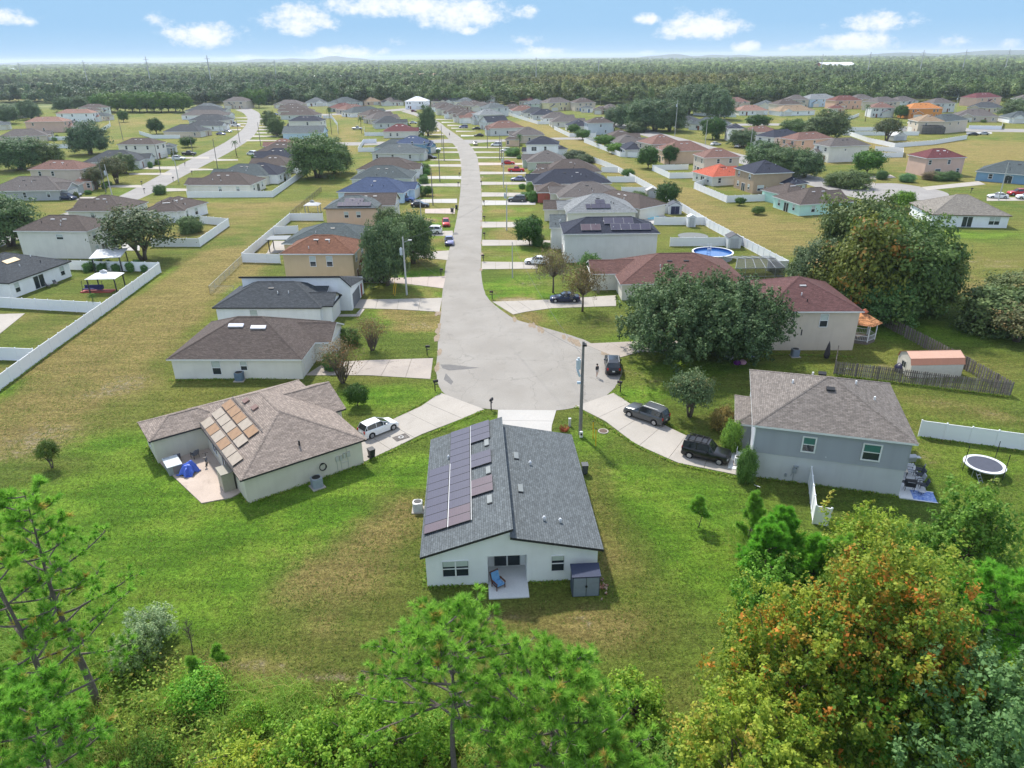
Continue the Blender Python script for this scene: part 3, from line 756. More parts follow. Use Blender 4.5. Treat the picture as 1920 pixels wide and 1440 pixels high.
 for side in front:
  ln = wl_[side] - 2 * ov
  g = .28 if rnd.random() < .5 else .72
  if gw: put(side,.5,1.1,4.8,2.2,me=garage_mesh(min(4.8,wd * .75),2.2,gar),kind_='garage_door',rect=1); g = .28 if a0 < 2 else .72
  else: put(side,g,1.1,4.8,2.2,me=garage_mesh(min(4.8,ln * .5),2.2,gar),kind_='garage_door')
  put(side,1 - g - .02,1.05,1,2.1,me=door_mesh(door),kind_='door')
  if two:
   for s_ in (.25,.75): put(side,s_,4.25,1.2,1.3,2,2)
 opp = {'R': 'L','L': 'R','N': 'F','F': 'N'}
 back = opp.get(front[0] if front else 'F','N')
 if (back == 'L' and left_win) or (back == 'R' and right_win) or back in 'NF' and win == 'auto':
  for zz in zs:
   put(back,.22,zz,.9,1.3,2,1)
   put(back,.78,zz,.9,1.3,2,1)
  put(back,.5,1.05,1.9,2.1,1,2,blind=0)
 if vents:
  h = eh + min(W,depth) / 2 * pitch
  for i in range(vents):
   cx = W * (.5 + (i - (vents - 1) / 2) * .14 + rnd.uniform(-.03,.03))
   if kind in ('hip','gu') and W >= depth:
    yv = depth * .36; zv = eh + yv * pitch; ang = math.atan(pitch)
    M = Matrix.Translation((cx,yv,zv)) @ Matrix.Rotation(ang,4,'X')
   elif kind == 'hip':
    yv = min(W,depth) / 2 * .72; zv = eh + yv * pitch; M = Matrix.Translation((W * .5 + (i - (vents - 1) / 2) * .9,yv,zv)) @ Matrix.Rotation(math.atan(pitch),4,'X')
   else: continue
   vb = MB(); vb.box((-.42,-.13,0),(.42,.13,.10),0,M); vb.build('roof_vent',vent_m(roof),root)
  if A.y < 230:
   for i in range(3):
    xv,yv = W * rnd.uniform(.3,.7),depth * rnd.uniform(.12,.3)
    if kind in ('hip','gu'):
     pb = MB(); pb.cyl((xv,yv),.07,eh + yv * pitch - .1,eh + yv * pitch + .35,7); pb.build('vent_pipe',M_trim if rnd.random() < .5 else M_dark,root)
 return root,W,put
def vent_m(roof):
 M_v = plain('weathered vent',(.42,.42,.42),.6)
 return {'brown': M_v,'greybrown': M_dark,'terracotta': M_v,'redbrown': M_v,'maroon': M_trim,'rust': M_v,'ltgrey': M_dark,'slate': M_dark,'darkgrey': M_dark}.get(roof,M_dark if rnd.random() < .6 else M_v)
def slope_panel_grid(root,cells,origin,ux,uy,w,h,mat_a,mat_b,name='solar_panel',gap=.03,lift=.12,th=.05,frame=None):
 """solar modules lying on a roof plane: origin, unit vectors along and up the slope; cells = list of (i, j)"""
 origin,ux,uy = Vector(origin),Vector(ux).normalized(),Vector(uy).normalized(); n = ux.cross(uy)
 me = {}
 for key,mt in (('a',mat_a),('b',mat_b)):
  mb = MB(); mb.box((gap / 2,gap / 2,0),(w - gap / 2,h - gap / 2,th),1); mb.box((gap / 2 + .02,gap / 2 + .02,th),(w - gap / 2 - .02,h - gap / 2 - .02,th + .006),0)
  me[key] = mb.mesh(name,[mt,frame or M_dark])
 M3 = Matrix((ux,uy,n)).transposed().to_4x4()
 for q in cells:
  i,j = q[0],q[1]; key = q[2] if len(q) > 2 else 'a'
  p = origin + ux * (i * w) + uy * (j * h) + n * lift
  o = bpy.data.objects.new(name,me[key]); col.objects.link(o); o.parent = root
  o.matrix_local = Matrix.Translation(p) @ M3
def pv(name,c,rough=.22):
 if name in MATS: return MATS[name]
 m,nt,b = new_mat(name); L = nt.links
 tc = nt.nodes.new("ShaderNodeTexCoord")
 br = nt.nodes.new("ShaderNodeTexBrick"); br.offset = 0; br.inputs['Scale'].default_value = 1; br.inputs['Brick Width'].default_value = .16; br.inputs['Row Height'].default_value = .16; br.inputs['Mortar Size'].default_value = .004
 br.inputs['Color1'].default_value = (*c,1); br.inputs['Color2'].default_value = (*[v * .85 for v in c],1); br.inputs['Mortar'].default_value = (*[v * 1.7 + .01 for v in c],1)
 L.new(tc.outputs['Object'],br.inputs[0]); L.new(br.outputs[0],b.inputs['Base Color'])
 b.inputs['Roughness'].default_value = rough; b.inputs['Specular IOR Level'].default_value = .5
 MATS[name] = m; return m
M_pv = pv('solar glass',(.045,.04,.065),.3); M_pv2 = pv('warm solar glass',(.08,.05,.06),.3); M_pv3 = pv('pale violet solar glass',(.055,.05,.085),.75)
# name of the row: (label, eaveL, eaveR, eave height, depth, roof, wall, options)
H = []
def h(label,eL,eR,eh,dp,roof,wall,**k): H.append((label,eL,eR,eh,dp,roof,wall,k))
ONE,TWO = 2.75,5.5
# left side of the cul-de-sac street, going up
h('cream bungalow with brown hip roof and three skylights, behind the bare crepe myrtle',(311,674),(567,674),ONE,13.5,'brown','ivory',front='R',vents=0,win=[('N',.34,1.5,1.0,1.7,dict(blind=.5)),('N',.555,1.75,.75,1.1,dict(blind=.5))])
h('low white house with dark grey roof and black eaves left of the street',(397,577),(602,577),ONE,10.5,'darkgrey','white',trim='d',front='R',vents=1,win=[('N',.36,1.5,1.0,1.5,dict(blind=.6))])
h('tan two-storey house with rust stained hip roof',(524,476),(664,476),TWO,9.5,'rust','tan',front='R',win=[('N',.42,4.1,.95,1.7,dict(blind=.5)),('N',.66,4.1,.95,1.7,dict(blind=.5))])
h('bungalow with slate roof and small pergola behind the rust roofed house',(527,457),(694,457),ONE,12.5,'slate','tan',front='R',vents=1,kind='hip',pitch=.38)
h('beige two-storey house with violet solar panels on its near slope',(606,391),(708,390),TWO,9,'grey','peach',trim='b',front='R',vents=1,win=[('N',.4,4.0,.85,1.2,{}),('N',.64,4.0,.85,1.2,{})])
h('brown roofed two-storey house directly behind the violet solar panels',(640,386),(741,385),5.2,9,'brown','cream',front='R',kind='gu',win=())
h('pale blue house with deep blue roof on the left row',(630,360),(757,362),ONE,12,'blue','ltblue',front='R',vents=1)
h('grey roofed house between the blue roof and the long brown roof',(656,336),(772,335),ONE,12,'slate','ltgrey',front='R',vents=2)
h('long brown roofed house with white gable front on the left row',(667,318),(778,318),ONE,12,'brown','white',front='R',kind='hip',vents=0)
h('grey two-gabled house behind the long brown roof',(695,287),(787,288),ONE,11,'grey','ltgrey',front='R',vents=1)
h('dark slate house with pale fenced yard next to the cross street',(700,277),(780,277),ONE,11,'slate','ltblue',front='R',vents=1)
h('blue walled house with dark blue gable roof at the cross street corner',(738,268),(791,270),4.2,10,'blue','blue',front='R',kind='hip',pitch=.5)
h('white walled house with bright red-brown hip roof beyond the cross street',(717,247),(779,246),3.0,12,'maroon','ivory',front='R')
h('grey roofed house right behind the red-brown hip roof',(702,232),(761,230),ONE,13,'darkgrey','ltgrey',front='R')
h('taupe roofed house third beyond the cross street on the left',(695,224),(752,221),ONE,13,'greybrown','beige',front='R')
h('brown roofed house fourth beyond the cross street on the left',(690,217),(736,214),ONE,13,'brown','peach',front='R')
h('white house with blue-grey roof fifth beyond the cross street on the left',(658,212),(722,208),ONE,14,'slate','white',front='R')
h('tan roofed house near the upper left bend of the street',(648,206),(692,203),ONE,12,'terracotta','beige',front='R')
h('dark red roofed house at the end of the left row',(638,203),(672,200),ONE,12,'redbrown','grey',front='R')
# far end, facing the camera
h('grey-green roofed house with white garage at the far end of the field',(572,193),(615,192),ONE,16,'grey','white',front='N')
h('blue-grey roofed house with big hip roof behind the palms',(642,194),(681,191),ONE,18,'slate','ltgrey',front='N')
h('tan-orange roofed house in the far row',(682,191),(716,190),ONE,16,'tan','peach',front='N')
h('olive-brown roofed house left of the white roofed two-storey',(716,192),(757,191),ONE,16,'greybrown','ivory',front='N')
h('white roofed two-storey house at the end of the street',(758,190),(797,190),TWO,14,'white','white',front='N')
h('pale beige house tucked under the trees left of the far row',(512,196),(562,196),ONE,14,'greybrown','beige',front='N')
# left street, its right hand side
h('first brown roof stepping down beside the left street',(519,203),(566,203),ONE,12,'brown','beige',front='L')
h('second brown roof stepping down beside the left street',(522,209),(578,209),ONE,12,'brown','cream',front='L')
h('third grey-brown roof stepping down beside the left street',(527,216),(590,216),ONE,12,'brown','ltgrey',front='L')
h('navy roofed two-storey white house with one dark window on its end wall',(539,227),(600,227),TWO,10,'navy','ivory',front='L',win=[('N',.6,4.2,.9,1.5,{})])
h('pale blue house with flat looking grey-green roof',(528,250),(606,249),ONE,11,'grey','ltblue',front='L',kind='gu',win=(),vents=0)
h('red-brown roofed house left of the big oak between the streets',(496,277),(562,275),ONE,11,'terracotta','beige',front='L')
h('dark brown roofed house next to the big oak between the streets',(480,284),(558,284),ONE,11,'brown','cream',front='L')
h('navy roofed white house beside the big oak',(474,297),(556,296),ONE,11,'navy','white',front='L')
h('brown roofed house with small garden below the big oak',(462,311),(542,311),ONE,11,'brown','cream',front='L')
h('navy roofed white house with fenced yard and garden seat',(436,328),(521,328),ONE,11.5,'navy','white',front='L')
h('dark slate roofed house with white verge right of the left street',(398,329),(500,330),ONE,11,'slate','cream',front='L')
h('brown-grey hip roofed house behind the long white fence',(351,347),(470,347),ONE,11,'brown','ivory',front='L')
h('brown roofed white house partly behind the round tree',(272,399),(347,395),ONE,12,'brown','white',front='L',win=())
h('white walled wing of brown roofed house with two end windows',(331,397),(391,379),ONE,9.5,'brown','white',front='',win=[('N',.3,1.4,1.0,1.5,{}),('N',.62,1.4,1.0,1.5,{})])
h('brown roofed house with white verge between street and round tree',(122,396),(230,396),ONE,11,'brown','ivory',front='L')
h('ivory two-storey house with brown roof and patio cover by the round tree',(24,433),(163,434),TWO,9.5,'brown','ivory',front='L',win=[('N',.6,4.3,1.3,.9,{}),])
h('white house with near-black roof and an amber skylight at the left edge',(16,531),(134,489),ONE,12,'darkgrey','white',trim='d',front='',vents=1,win=[('N',.1,1.5,.9,1.5,{}),('N',.86,1.5,.9,1.5,{}),('N',.45,1.15,2.2,2.1,dict(rows=1,cols=2,blind=0))])
# left street, its left hand side
h('white house with pinkish roof at the far left',(103,213),(172,212),TWO,10,'salmon','white',front='R')
h('brown gabled two-storey house beside the pinkish roof',(150,208),(176,208),TWO,10,'brown','cream',front='R')
h('grey roofed two-storey house with white end wall, far left',(146,202),(190,202),TWO,10,'brown','white',front='R')
h('low grey roofed house right of the far left group',(172,218),(198,218),ONE,9,'slate','beige',front='R')
h('pink two-storey house with salmon roof',(44,229),(118,228),TWO,10,'salmon','pink',front='R')
h('dark roofed white house right of the pink house',(112,236),(160,234),ONE,10,'darkgrey','white',front='R')
h('wide grey-brown roofed house at the left edge',(-6,258),(88,254),ONE,12,'greybrown','beige',front='R')
h('salmon roofed house at the upper left edge',(-30,216),(30,215),ONE,11,'salmon','cream',front='R')
h('pale grey roofed house far left by the oaks',(-40,236),(12,234),ONE,11,'grey','cream',front='R')
h('beige two-storey house with brown hip roof and twin gables by the left street',(218,271),(290,271),TWO,9,'brown','ivory',front='R')
h('blue-grey walled small house behind the twin gables',(298,277),(326,276),ONE,9,'slate','bluegrey',front='R')
h('dark roofed house with white garage gable by the left street',(152,305),(262,302),ONE,13,'darkgrey','ltgrey',front='R')
h('beige two-storey house with rusty brown roof, left street',(51,318),(150,318),TWO,9.5,'terracotta','beige',front='R')
h('low taupe roofed garage wing beside the rusty brown roof',(136,342),(172,340),ONE,6.5,'terracotta','pink',front='R')
h('grey house between the rusty roof and the dark roof',(120,321),(190,318),ONE,9,'greybrown','grey',front='R')
h('grey walled house with brown roof beside the parked dark van',(-30,359),(112,357),ONE,12,'greybrown','grey',front='R',vents=2)
h('dark roofed white house right behind the green field',(304,247),(374,247),ONE,12,'darkgrey','beige',front='R')
h('low dark roofed house with white garage second along the field',(346,236),(410,236),ONE,12,'darkgrey','white',front='R')
h('dark roofed house third along the field',(352,226),(420,226),ONE,12,'darkgrey','ltgrey',front='R')
h('grey roofed house fourth along the field',(338,216),(415,217),ONE,12,'greybrown','white',front='R')
h('grey roofed house fifth along the field',(345,208),(408,209),ONE,12,'darkgrey','ivory',front='R')
h('pale roofed house sixth along the field',(360,202),(402,202),ONE,12,'grey','white',front='R')
h('grey two-storey house with small dark porch at the head of the left street',(417,190),(461,190),TWO,12,'greybrown','beige',front='N')
# right row of the central street, going up
h('grey walled two-storey house with navy roof and black solar panels',(1056,439),(1238,437),TWO,9.5,'navy','ltgrey',front='L',win=(),vents=2)
h('long bungalow with pale grey roof and small dark solar panels',(1062,399),(1196,397),ONE + .6,12.5,'ltgrey','ivory',front='L',win=(),vents=1,pitch=.44)
h('low grey roofed garage house left of the navy solar roof',(1030,427),(1062,427),4.4,8,'grey','ltgrey',front='L',win=(),vents=1,kind='gu')
h('small brown roofed garage wing left of the pale grey roof',(1018,393),(1062,393),ONE,7,'brown','cream',front='L',win=(),vents=0,kind='gu')
h('house with brown roof directly behind the pale grey roof',(1096,372),(1200,392),ONE,10,'brown','cream',front='',win=())
h('large brown roofed house behind the pale grey roof',(1048,371),(1172,368),ONE,13,'greybrown','cream',front='L',win=(),vents=1,pitch=.4)
h('brick red walled house with brown roof on the right row',(1006,361),(1070,360),ONE,9,'brown','red',front='L',win=(),vents=0)
h('wide navy roofed house on the right row',(1000,346),(1148,343),ONE,12.5,'navy','beige',front='L',win=(),vents=2)
h('low brown roofed house above the wide navy roof',(994,325),(1036,326),ONE,9,'brown','beige',front='L',win=(),vents=1)
h('large brown hip roofed house above the wide navy roof',(1020,324),(1130,322),ONE,12.5,'brown','beige',front='L',win=(),vents=1)
h('pale green walled house with grey-brown hip roof',(988,304),(1066,303),ONE,12,'greybrown','sage',front='L',win=(),vents=1)
h('white two-storey house with navy hip roof on the right row',(985,271),(1048,271),TWO,10.5,'navy','white',front='L',win=[('N',.2,3.9,.9,1.4,{}),('N',.28,3.9,.9,1.4,{}),('N',.6,3.9,.9,1.7,{})])
h('small navy roofed rear wing of the white two-storey house',(1040,280),(1066,279),ONE,9,'navy','white',front='',win=())
h('taupe hip roofed house beyond the white two-storey house',(962,254),(1022,253),3.4,12,'greybrown','beige',front='L')
h('low brown roofed wing near the palm',(946,262),(974,262),ONE,9,'brown','peach',front='L')
h('ivory house with terracotta hip roof by the cross street',(918,241),(985,239),ONE + .8,12,'terracotta','ltgrey',front='L')
h('navy gable roofed house behind the terracotta roof',(914,230),(955,228),4.0,11,'navy','ltgrey',front='L',kind='gu')
h('pale grey two-storey house in the bend row',(899,216),(946,214),TWO,11,'ltgrey','ltgrey',front='L')
for i,(x,y) in enumerate([(890,221),(880,217),(870,213),(861,210),(851,207),(842,204),(833,201)]):
 h(['tightly set brown roofed house nearest the bend','second brown roof above the bend','third brown roof above the bend','fourth brown roof above the bend','fifth roof of the bend row, taupe','sixth roof of the bend row, brown','seventh roof of the bend row, taupe'][i],(x - 24,y),(x + 22,y - 1),3.2 + .8 * (i % 2),11,['terracotta','brown','brown','brown','greybrown','brown','greybrown'][i],['white','ivory','cream'][i % 3],front='L')
for i,(x,y,r) in enumerate([(824,190,'brown'),(848,190,'slate'),(868,191,'grey'),(868,198,'greybrown'),(884,197,'brown'),(900,200,'greybrown'),(918,200,'brown')]):
 h(['leftmost roof of the top row against the trees','slate roof in the top row against the trees','grey-green roof in the top row against the trees','taupe roof in front of the grey-green one','brown roof in the second top row','taupe roof left of the pale two-storey','last brown roof of the second top row'][i],(x - 17,y),(x + 20,y),3.2,12,r,['beige','ltgrey','cream'][i % 3],front='N')
h('white walled house with pale roof against the forest',(892,184),(928,184),4.5,12,'grey','white',front='N')
h('pale grey two-storey house with grey roof above the bend row',(915,203),(955,201),TWO,11,'grey','ltgrey',front='L')
# row behind the far white fence
for i,(x,y,r,s) in enumerate([(965,205,'brown',22),(985,208,'terracotta',24),(1006,212,'darkgrey',25),(1024,216,'navy',26),(1046,222,'greybrown',28),(1064,229,'greybrown',30)]):
 h(['brown roofed house at the top of the white fence row','terracotta roofed house second in the white fence row','dark grey roofed house third in the white fence row','navy roofed house fourth in the white fence row','taupe roofed house fifth in the white fence row','taupe roofed house sixth in the white fence row'][i],(x - s,y),(x + s,y - 1),ONE,12,r,['ltgrey','white','ivory'][i % 3],front='R')
h('navy roofed house with pale solar sheet on the slope beside the grey-blue two-storey',(1068,237),(1112,236),ONE,12,'navy','ivory',front='R')
h('grey-blue two-storey house with brown hip roof',(1102,231),(1152,230),TWO,10,'brown','ltbluegrey',front='R',win=[('N',.5,4.2,.9,1.2,{}),('N',.7,1.5,.9,1.2,{})])
h('grey-green gabled house against the dark trees',(980,194),(1012,195),4.5,12,'grey','sage',front='N')
h('maroon roofed house against the dark trees',(972,189),(1004,189),3.2,12,'redbrown','beige',front='N')
h('tan two-storey house with taupe roof against the forest',(1028,193),(1074,191),TWO,12,'greybrown','yellow',front='N')
h('tan two-storey house with brown roof and blue door',(1078,193),(1118,192),TWO,12,'brown','beige',front='N',door=(.03,.12,.40))
h('white bungalow with blue door in front of the brown roof',(1088,203),(1112,203),ONE,6,'grey','white',front='N',door=(.03,.12,.40))
h('taupe roofed bungalow with porch left of the dark oak row',(1112,206),(1140,206),ONE,12,'brown','beige',front='N')
h('wide taupe roofed bungalow left of the dark oak row',(1130,206),(1170,205),ONE,13,'greybrown','ivory',front='N')
h('sage walled house with brown roof behind the right fence',(1141,259),(1197,258),ONE,12,'brown','sage',front='R')
h('taupe roofed house between the sage house and the navy roof',(1158,269),(1212,267),ONE,12,'greybrown','ltgrey',front='R')
h('navy roofed bungalow with a pale roof sheet and fenced yard',(1172,281),(1216,280),ONE,12,'navy','ltgrey',front='R')
h('yellow-beige two-storey house with brown roof near the fence corner',(1222,271),(1282,268),TWO,11,'terracotta','beige',front='R',win=())
h('peach two-storey house with red-brown hip roof',(1246,284),(1334,282),4.4,11,'terracotta','peach',front='R',win=())
h('tan two-storey house with salmon hip roof',(1320,296),(1390,294),TWO,10,'terracotta','beige',front='R',win=[('N',.4,4.3,.9,1.3,{}),('N',.75,4.3,.9,1.3,{})])
h('white bungalow with bright coral red roof',(1336,332),(1402,328),ONE,11,'coral','ivory',front='R')
h('brown walled two-storey house with navy hip roof',(1414,326),(1490,323),TWO,11,'navy','brown',front='R',win=[('N',.2,1.5,1.8,1.4,{})])
h('navy roofed lower wing of the brown walled house',(1486,347),(1518,343),ONE,8,'navy','brown',front='')
h('mint green bungalow with grey-brown roof',(1500,384),(1606,378),ONE,11,'brown','mint',front='R',win=[('N',.25,1.5,.9,1.4,{})])
h('mint green rear wing with two small windows',(1474,367),(1530,362),ONE,10,'brown','mint',front='',win=[('N',.35,1.6,.7,.8,{}),('N',.55,1.6,.7,.8,{})])
h('white bungalow with pale taupe roof and recessed sliding door',(1747,402),(1899,405),ONE,13,'sand','white',trim='b',front='F',vents=0,win=[('N',.1,1.5,1.1,1.6,{}),('N',.82,1.5,2.1,1.6,dict(cols=2)),('N',.47,1.2,2.0,2.2,dict(rows=1,cols=2,blind=0))])
h('pink two-storey house with maroon hip roof and shrubs in front',(1738,297),(1814,295),TWO,10,'maroon','pink',front='',win=[('N',.1,4.2,.9,1.3,{}),('N',.6,4.2,.9,1.3,{}),('N',.35,1.5,1.8,1.3,{}),('N',.88,1.5,.9,1.3,{})])
h('blue bungalow with grey roof at the right edge',(1829,321),(1960,331),ONE,12,'slate','blue',front='')
h('ivory two-storey house with twin gables and grey roof',(1556,275),(1634,272),TWO,10,'greybrown','ivory',front='L',win=[('N',.4,4.2,.6,.6,{})])
h('salmon two-storey house with red-brown roof left of the twin gables',(1494,263),(1564,259),TWO,10,'terracotta','salmon',front='L')
h('white two-storey house with navy roof left of the salmon house',(1452,258),(1508,253),TWO,10,'navy','ivory',front='L')
h('cream two-storey house with brown roof above the right street',(1408,249),(1462,246),TWO,9,'terracotta','ivory',front='L')
h('white two-storey house with small navy roof',(1365,241),(1399,241),TWO,9,'navy','white',front='L')
h('slate roofed bungalow behind the dark oaks',(1290,233),(1364,235),ONE,13,'slate','white',front='N')
h('dark roofed house hidden behind the dark oaks',(1262,229),(1312,230),ONE,13,'darkgrey','ltgrey',front='N')
h('greyish white house roof showing above the dark oaks',(1275,188),(1312,188),ONE,14,'ltgrey','ltgrey',front='N')
h('pale roofed house showing above the dark oaks, right one',(1308,190),(1346,190),ONE,14,'ltgrey','ivory',front='N')
h('pinkish roofed two-storey house right of the dark oaks',(1365,192),(1408,191),4.5,12,'terracotta','beige',front='N')
h('white house with salmon roof right of the dark oaks',(1352,206),(1390,205),ONE,12,'terracotta','white',front='N')
h('long white house with salmon roof on the rise',(1386,208),(1442,207),ONE,12,'salmon','white',front='N')
h('grey roofed house above the long salmon roof',(1412,196),(1446,197),ONE,12,'grey','ivory',front='N')
h('white house with tan roof left of the pale blue house',(1462,209),(1530,207),ONE,12,'tan','white',front='N')
h('brown roofed two-storey left of the pale blue house',(1459,196),(1506,195),TWO,12,'brown','beige',front='N')
h('grey roofed two-storey at the forest edge left of the pale blue house',(1474,187),(1518,187),TWO,12,'greybrown','beige',front='N')
h('pale blue two-storey house with grey-white roof',(1519,186),(1572,184),TWO,12,'ltgrey','ltblue',front='N')
h('salmon two-storey house with brown roof and arched window',(1566,189),(1618,188),TWO,12,'redbrown','salmon',front='N')
h('low brown garage house in front of the salmon two-storey',(1556,203),(1586,203),ONE,8,'redbrown','peach',front='N')
h('taupe roofed house behind the salmon two-storey',(1604,186),(1643,185),4.6,12,'greybrown','tan',front='N')
h('beige two-storey house with wide taupe roof',(1646,192),(1690,190),TWO,12,'greybrown','beige',front='N')
h('taupe hip roofed house right of the wide taupe roof',(1686,191),(1724,189),4.5,12,'greybrown','ltgrey',front='N')
h('grey two-storey house with pinkish roof and porch',(1634,202),(1680,202),TWO,11,'terracotta','ltgrey',front='N')
h('bright orange two-storey house with orange roof',(1706,204),(1770,203),TWO,11,'orange','orange',front='N')
h('grey roofed two-storey behind the orange house',(1750,194),(1794,193),TWO,11,'greybrown','ltgrey',front='N')
h('brown roofed bungalow with screened porch right of the beige block',(1794,217),(1874,218),ONE + .4,13,'greybrown','beige',front='N')
h('slate roofed house behind the brown bungalow on the right',(1812,201),(1876,203),ONE,12,'darkgrey','beige',front='N')
h('pink two-storey house with dark red roof at the far right',(1831,184),(1880,182),TWO,12,'maroon','pink',front='N')
h('white walled house cut by the right edge',(1893,221),(1950,221),ONE,12,'slate','white',front='N')
h('ivory house at the forest edge cut by the right edge',(1910,186),(1960,186),TWO,12,'greybrown','ivory',front='N')
h('beige two-storey block with flat tan roof and dark screened porch',(1722,228),(1774,228),TWO,12,'tan','beige',front='L',win=[('N',.3,4.2,.8,1.2,{})])
h('beige gable end house with dark roof right of the flat tan roof',(1772,228),(1818,224),TWO,11,'slate','beige',front='R',win=[('N',.25,4.2,.9,1.2,{}),('N',.6,4.2,.9,1.2,{})])
RES = {}
for (label,eL,eR,eh,dp,rf,wa,k) in H:
 RES[label] = house(label,eL,eR,eh,dp + (1.2 if 11 <= dp < 13.5 else 0),rf,wa,**k)
# ------------------------------------------------------------------ the white solar house in front
def tr(root,name,me,loc,rz=0.0,**k): return add(name,me,root,loc,rz,**k)
def front_house():
 root = thing('house','white bungalow in front with stepped grey gable roof, dark solar panels and recessed porch','house',(-6.74,40.93,0),R(3.1),'houses of the neighbourhood')
 W,D,ov = 13.3,17.3,.36
 zl = lambda x: 2.9 + .32 * x; zr = lambda x: 4.3 - .21 * (x - 6.6)
 wm = siding('white board wall',(.80,.83,.86)); wm2 = wallm('white')
 a,c,b,d = ov,W - ov,ov,D - ov
 px0,px1,pz,pd = 4.85,7.72,2.5,1.85
 xr = 6.5
 w = MB()
 w.poly([(a,b,0),(px0,b,0),(px0,b,pz),(px0,b,zl(px0) - .05),(a,b,zl(a) - .05)])
 w.poly([(px0,b,pz),(px1,b,pz),(px1,b,zr(px1) - .05),(xr,b,zr(xr) - .05),(xr,b,zl(xr) - .05),(px0,b,zl(px0) - .05)])
 w.poly([(px1,b,0),(c,b,0),(c,b,zr(c) - .05),(px1,b,zr(px1) - .05),(px1,b,pz)])
 w.poly([(px0,b,0),(px0,b + pd,0),(px0,b + pd,pz),(px0,b,pz)]); w.poly([(px1,b + pd,0),(px1,b,0),(px1,b,pz),(px1,b + pd,pz)])
 w.poly([(px0,b + pd,0),(px1,b + pd,0),(px1,b + pd,pz),(px0,b + pd,pz)]); w.poly([(px0,b,pz),(px0,b + pd,pz),(px1,b + pd,pz),(px1,b,pz)])
 w.poly([(a,d,0),(a,b,0),(a,b,zl(a) - .05),(a,d,zl(a) - .05)]); w.poly([(c,b,0),(c,d,0),(c,d,zr(c) - .05),(c,b,zr(c) - .05)])
 w.poly([(c,d,0),(a,d,0),(a,d,zl(a) - .05),(xr,d,zl(xr) - .05),(xr,d,zr(xr) - .05),(c,d,zr(c) - .05)])
 w.poly([(xr,b,zr(xr) - .3),(xr,d,zr(xr) - .3),(xr,d,zl(xr) - .05),(xr,b,zl(xr) - .05)])
 w.build('wall',wm2,root)
 rm = shingle('shingles front house',(.155,.174,.182),.18)
 for nm,x0,x1,f in (('roof',0,6.72,zl),('roof',xr + .001,W,zr)):
  r = MB(); t = .06
  r.poly([(x0,0,f(x0) + t),(x1,0,f(x1) + t),(x1,D,f(x1) + t),(x0,D,f(x0) + t)]); r.build(nm,rm,root)
  e = MB(); g = .2
  for y0,y1 in ((0,.04),(D - .04,D)):
   i = len(e.v)
   e.v += [(x0,y0,f(x0) - g + t),(x1,y0,f(x1) - g + t),(x1,y0,f(x1) + t - .004),(x0,y0,f(x0) + t - .004),(x0,y1,f(x0) - g + t),(x1,y1,f(x1) - g + t),(x1,y1,f(x1) + t - .004),(x0,y1,f(x0) + t - .004)]
   for q in ((0,1,2,3),(5,4,7,6),(0,4,5,1),(3,2,6,7),(0,3,7,4),(1,5,6,2)): e.f.append(tuple(i + k for k in q)); e.m.append(0)
  for xx in (x0,x1 - .04): e.box((xx,.04,f(xx) - g + t - .01),(xx + .04,D - .04,min(f(xx),f(xx + .04)) + t - .006))
  e.poly([(x0 + .04,.04,f(x0) - .14),(x0 + .04,D - .04,f(x0) - .14),(x1 - .04,D - .04,f(x1) - .14),(x1 - .04,.04,f(x1) - .14)])
  e.build('fascia',M_dark,root)
 def win(x,z,w_,h_,cols,y=b,blind=.35):
  f,g,bl = window_mesh(w_,h_,2,cols,blind,.05,M_trim); o = add('window',f,root,(x,y - .004,z)); add('pane',g,o); add('blind',bl,o)
 win(2.5,1.55,1.85,1.35,2); win(10.0,1.62,.9,1.35,1,blind=.3)
 f,g,_ = window_mesh(1.95,2.05,1,2,0,.06,M_trim); o = add('sliding_door',f,root,(6.35,b + pd - .004,1.14)); add('pane',g,o)
 pb = MB(); pb.box((px0 + .004,b - 1.35 - .36,-.05),(px1 + .05,b,.09)); pb.box((px0 + .004,b,-.05),(px1 - .004,b + pd - .004,.09)); pb.build('patio',M_conc[5],root)
 ux = Vector((1,0,.32)).normalized(); uy = Vector((0,1,0)); pw,ph = 1.86,1.13
 cells = []
 for j in range(8): cells.append((0,j,'b' if j == 0 else 'a'))
 for j in range(13): cells.append((1,j,'b' if j < 2 else 'a'))
 origin = (.2,2.42,zl(.2) + .06)
 slope_panel_grid(root,cells,origin,ux,uy,pw,ph,M_pv,M_pv2)
 ccell = []
 slope_panel_grid(root,[(0,0,'b'),(0,1,'b')],(3.78,5.45,zl(3.78) + .06),ux,uy,pw,1.15,M_pv,M_pv2)
 slope_panel_grid(root,[(0,0),(0,1)],(3.78,9.65,zl(3.78) + .06),ux,uy,pw,1.1,M_pv,M_pv2)
 slope_panel_grid(root,[(0,0),(0,1),(0,2)],(3.78,13.85,zl(3.78) + .06),ux,uy,pw,1.13,M_pv,M_pv2)
 rl = MB()
 for xx,y0,y1 in ((.2 + 1.78,2.4,11.45),(.2 + 3.55,2.4,17.1)): rl.box((xx - .02,y0,0),(xx + .02,y1,.19),0,Matrix.Translation((0,0,zl(xx) + .06)))
 rl.build('panel_rail',M_metal,root)
 for (x,y,f,s) in ((5.2,13.3,zl,1),(5.22,8.7,zl,1),(5.2,4.5,zl,1),(7.65,11.7,zr,-1),(7.68,6.6,zr,-1)):
  m = MB(); M = Matrix.Translation((x,y,f(x) + .06)) @ Matrix.Rotation(math.atan(.32 if s > 0 else -.21) * -1,4,'Y')
  m.box((-.2,-.55,0),(.2,.5,.12),0,M); m.box((-.2,-.62,.0),(.2,-.55,.07),1,M); m.build('roof_vent',[plain('vent grey',(.20,.22,.22),.6),M_dark],root)
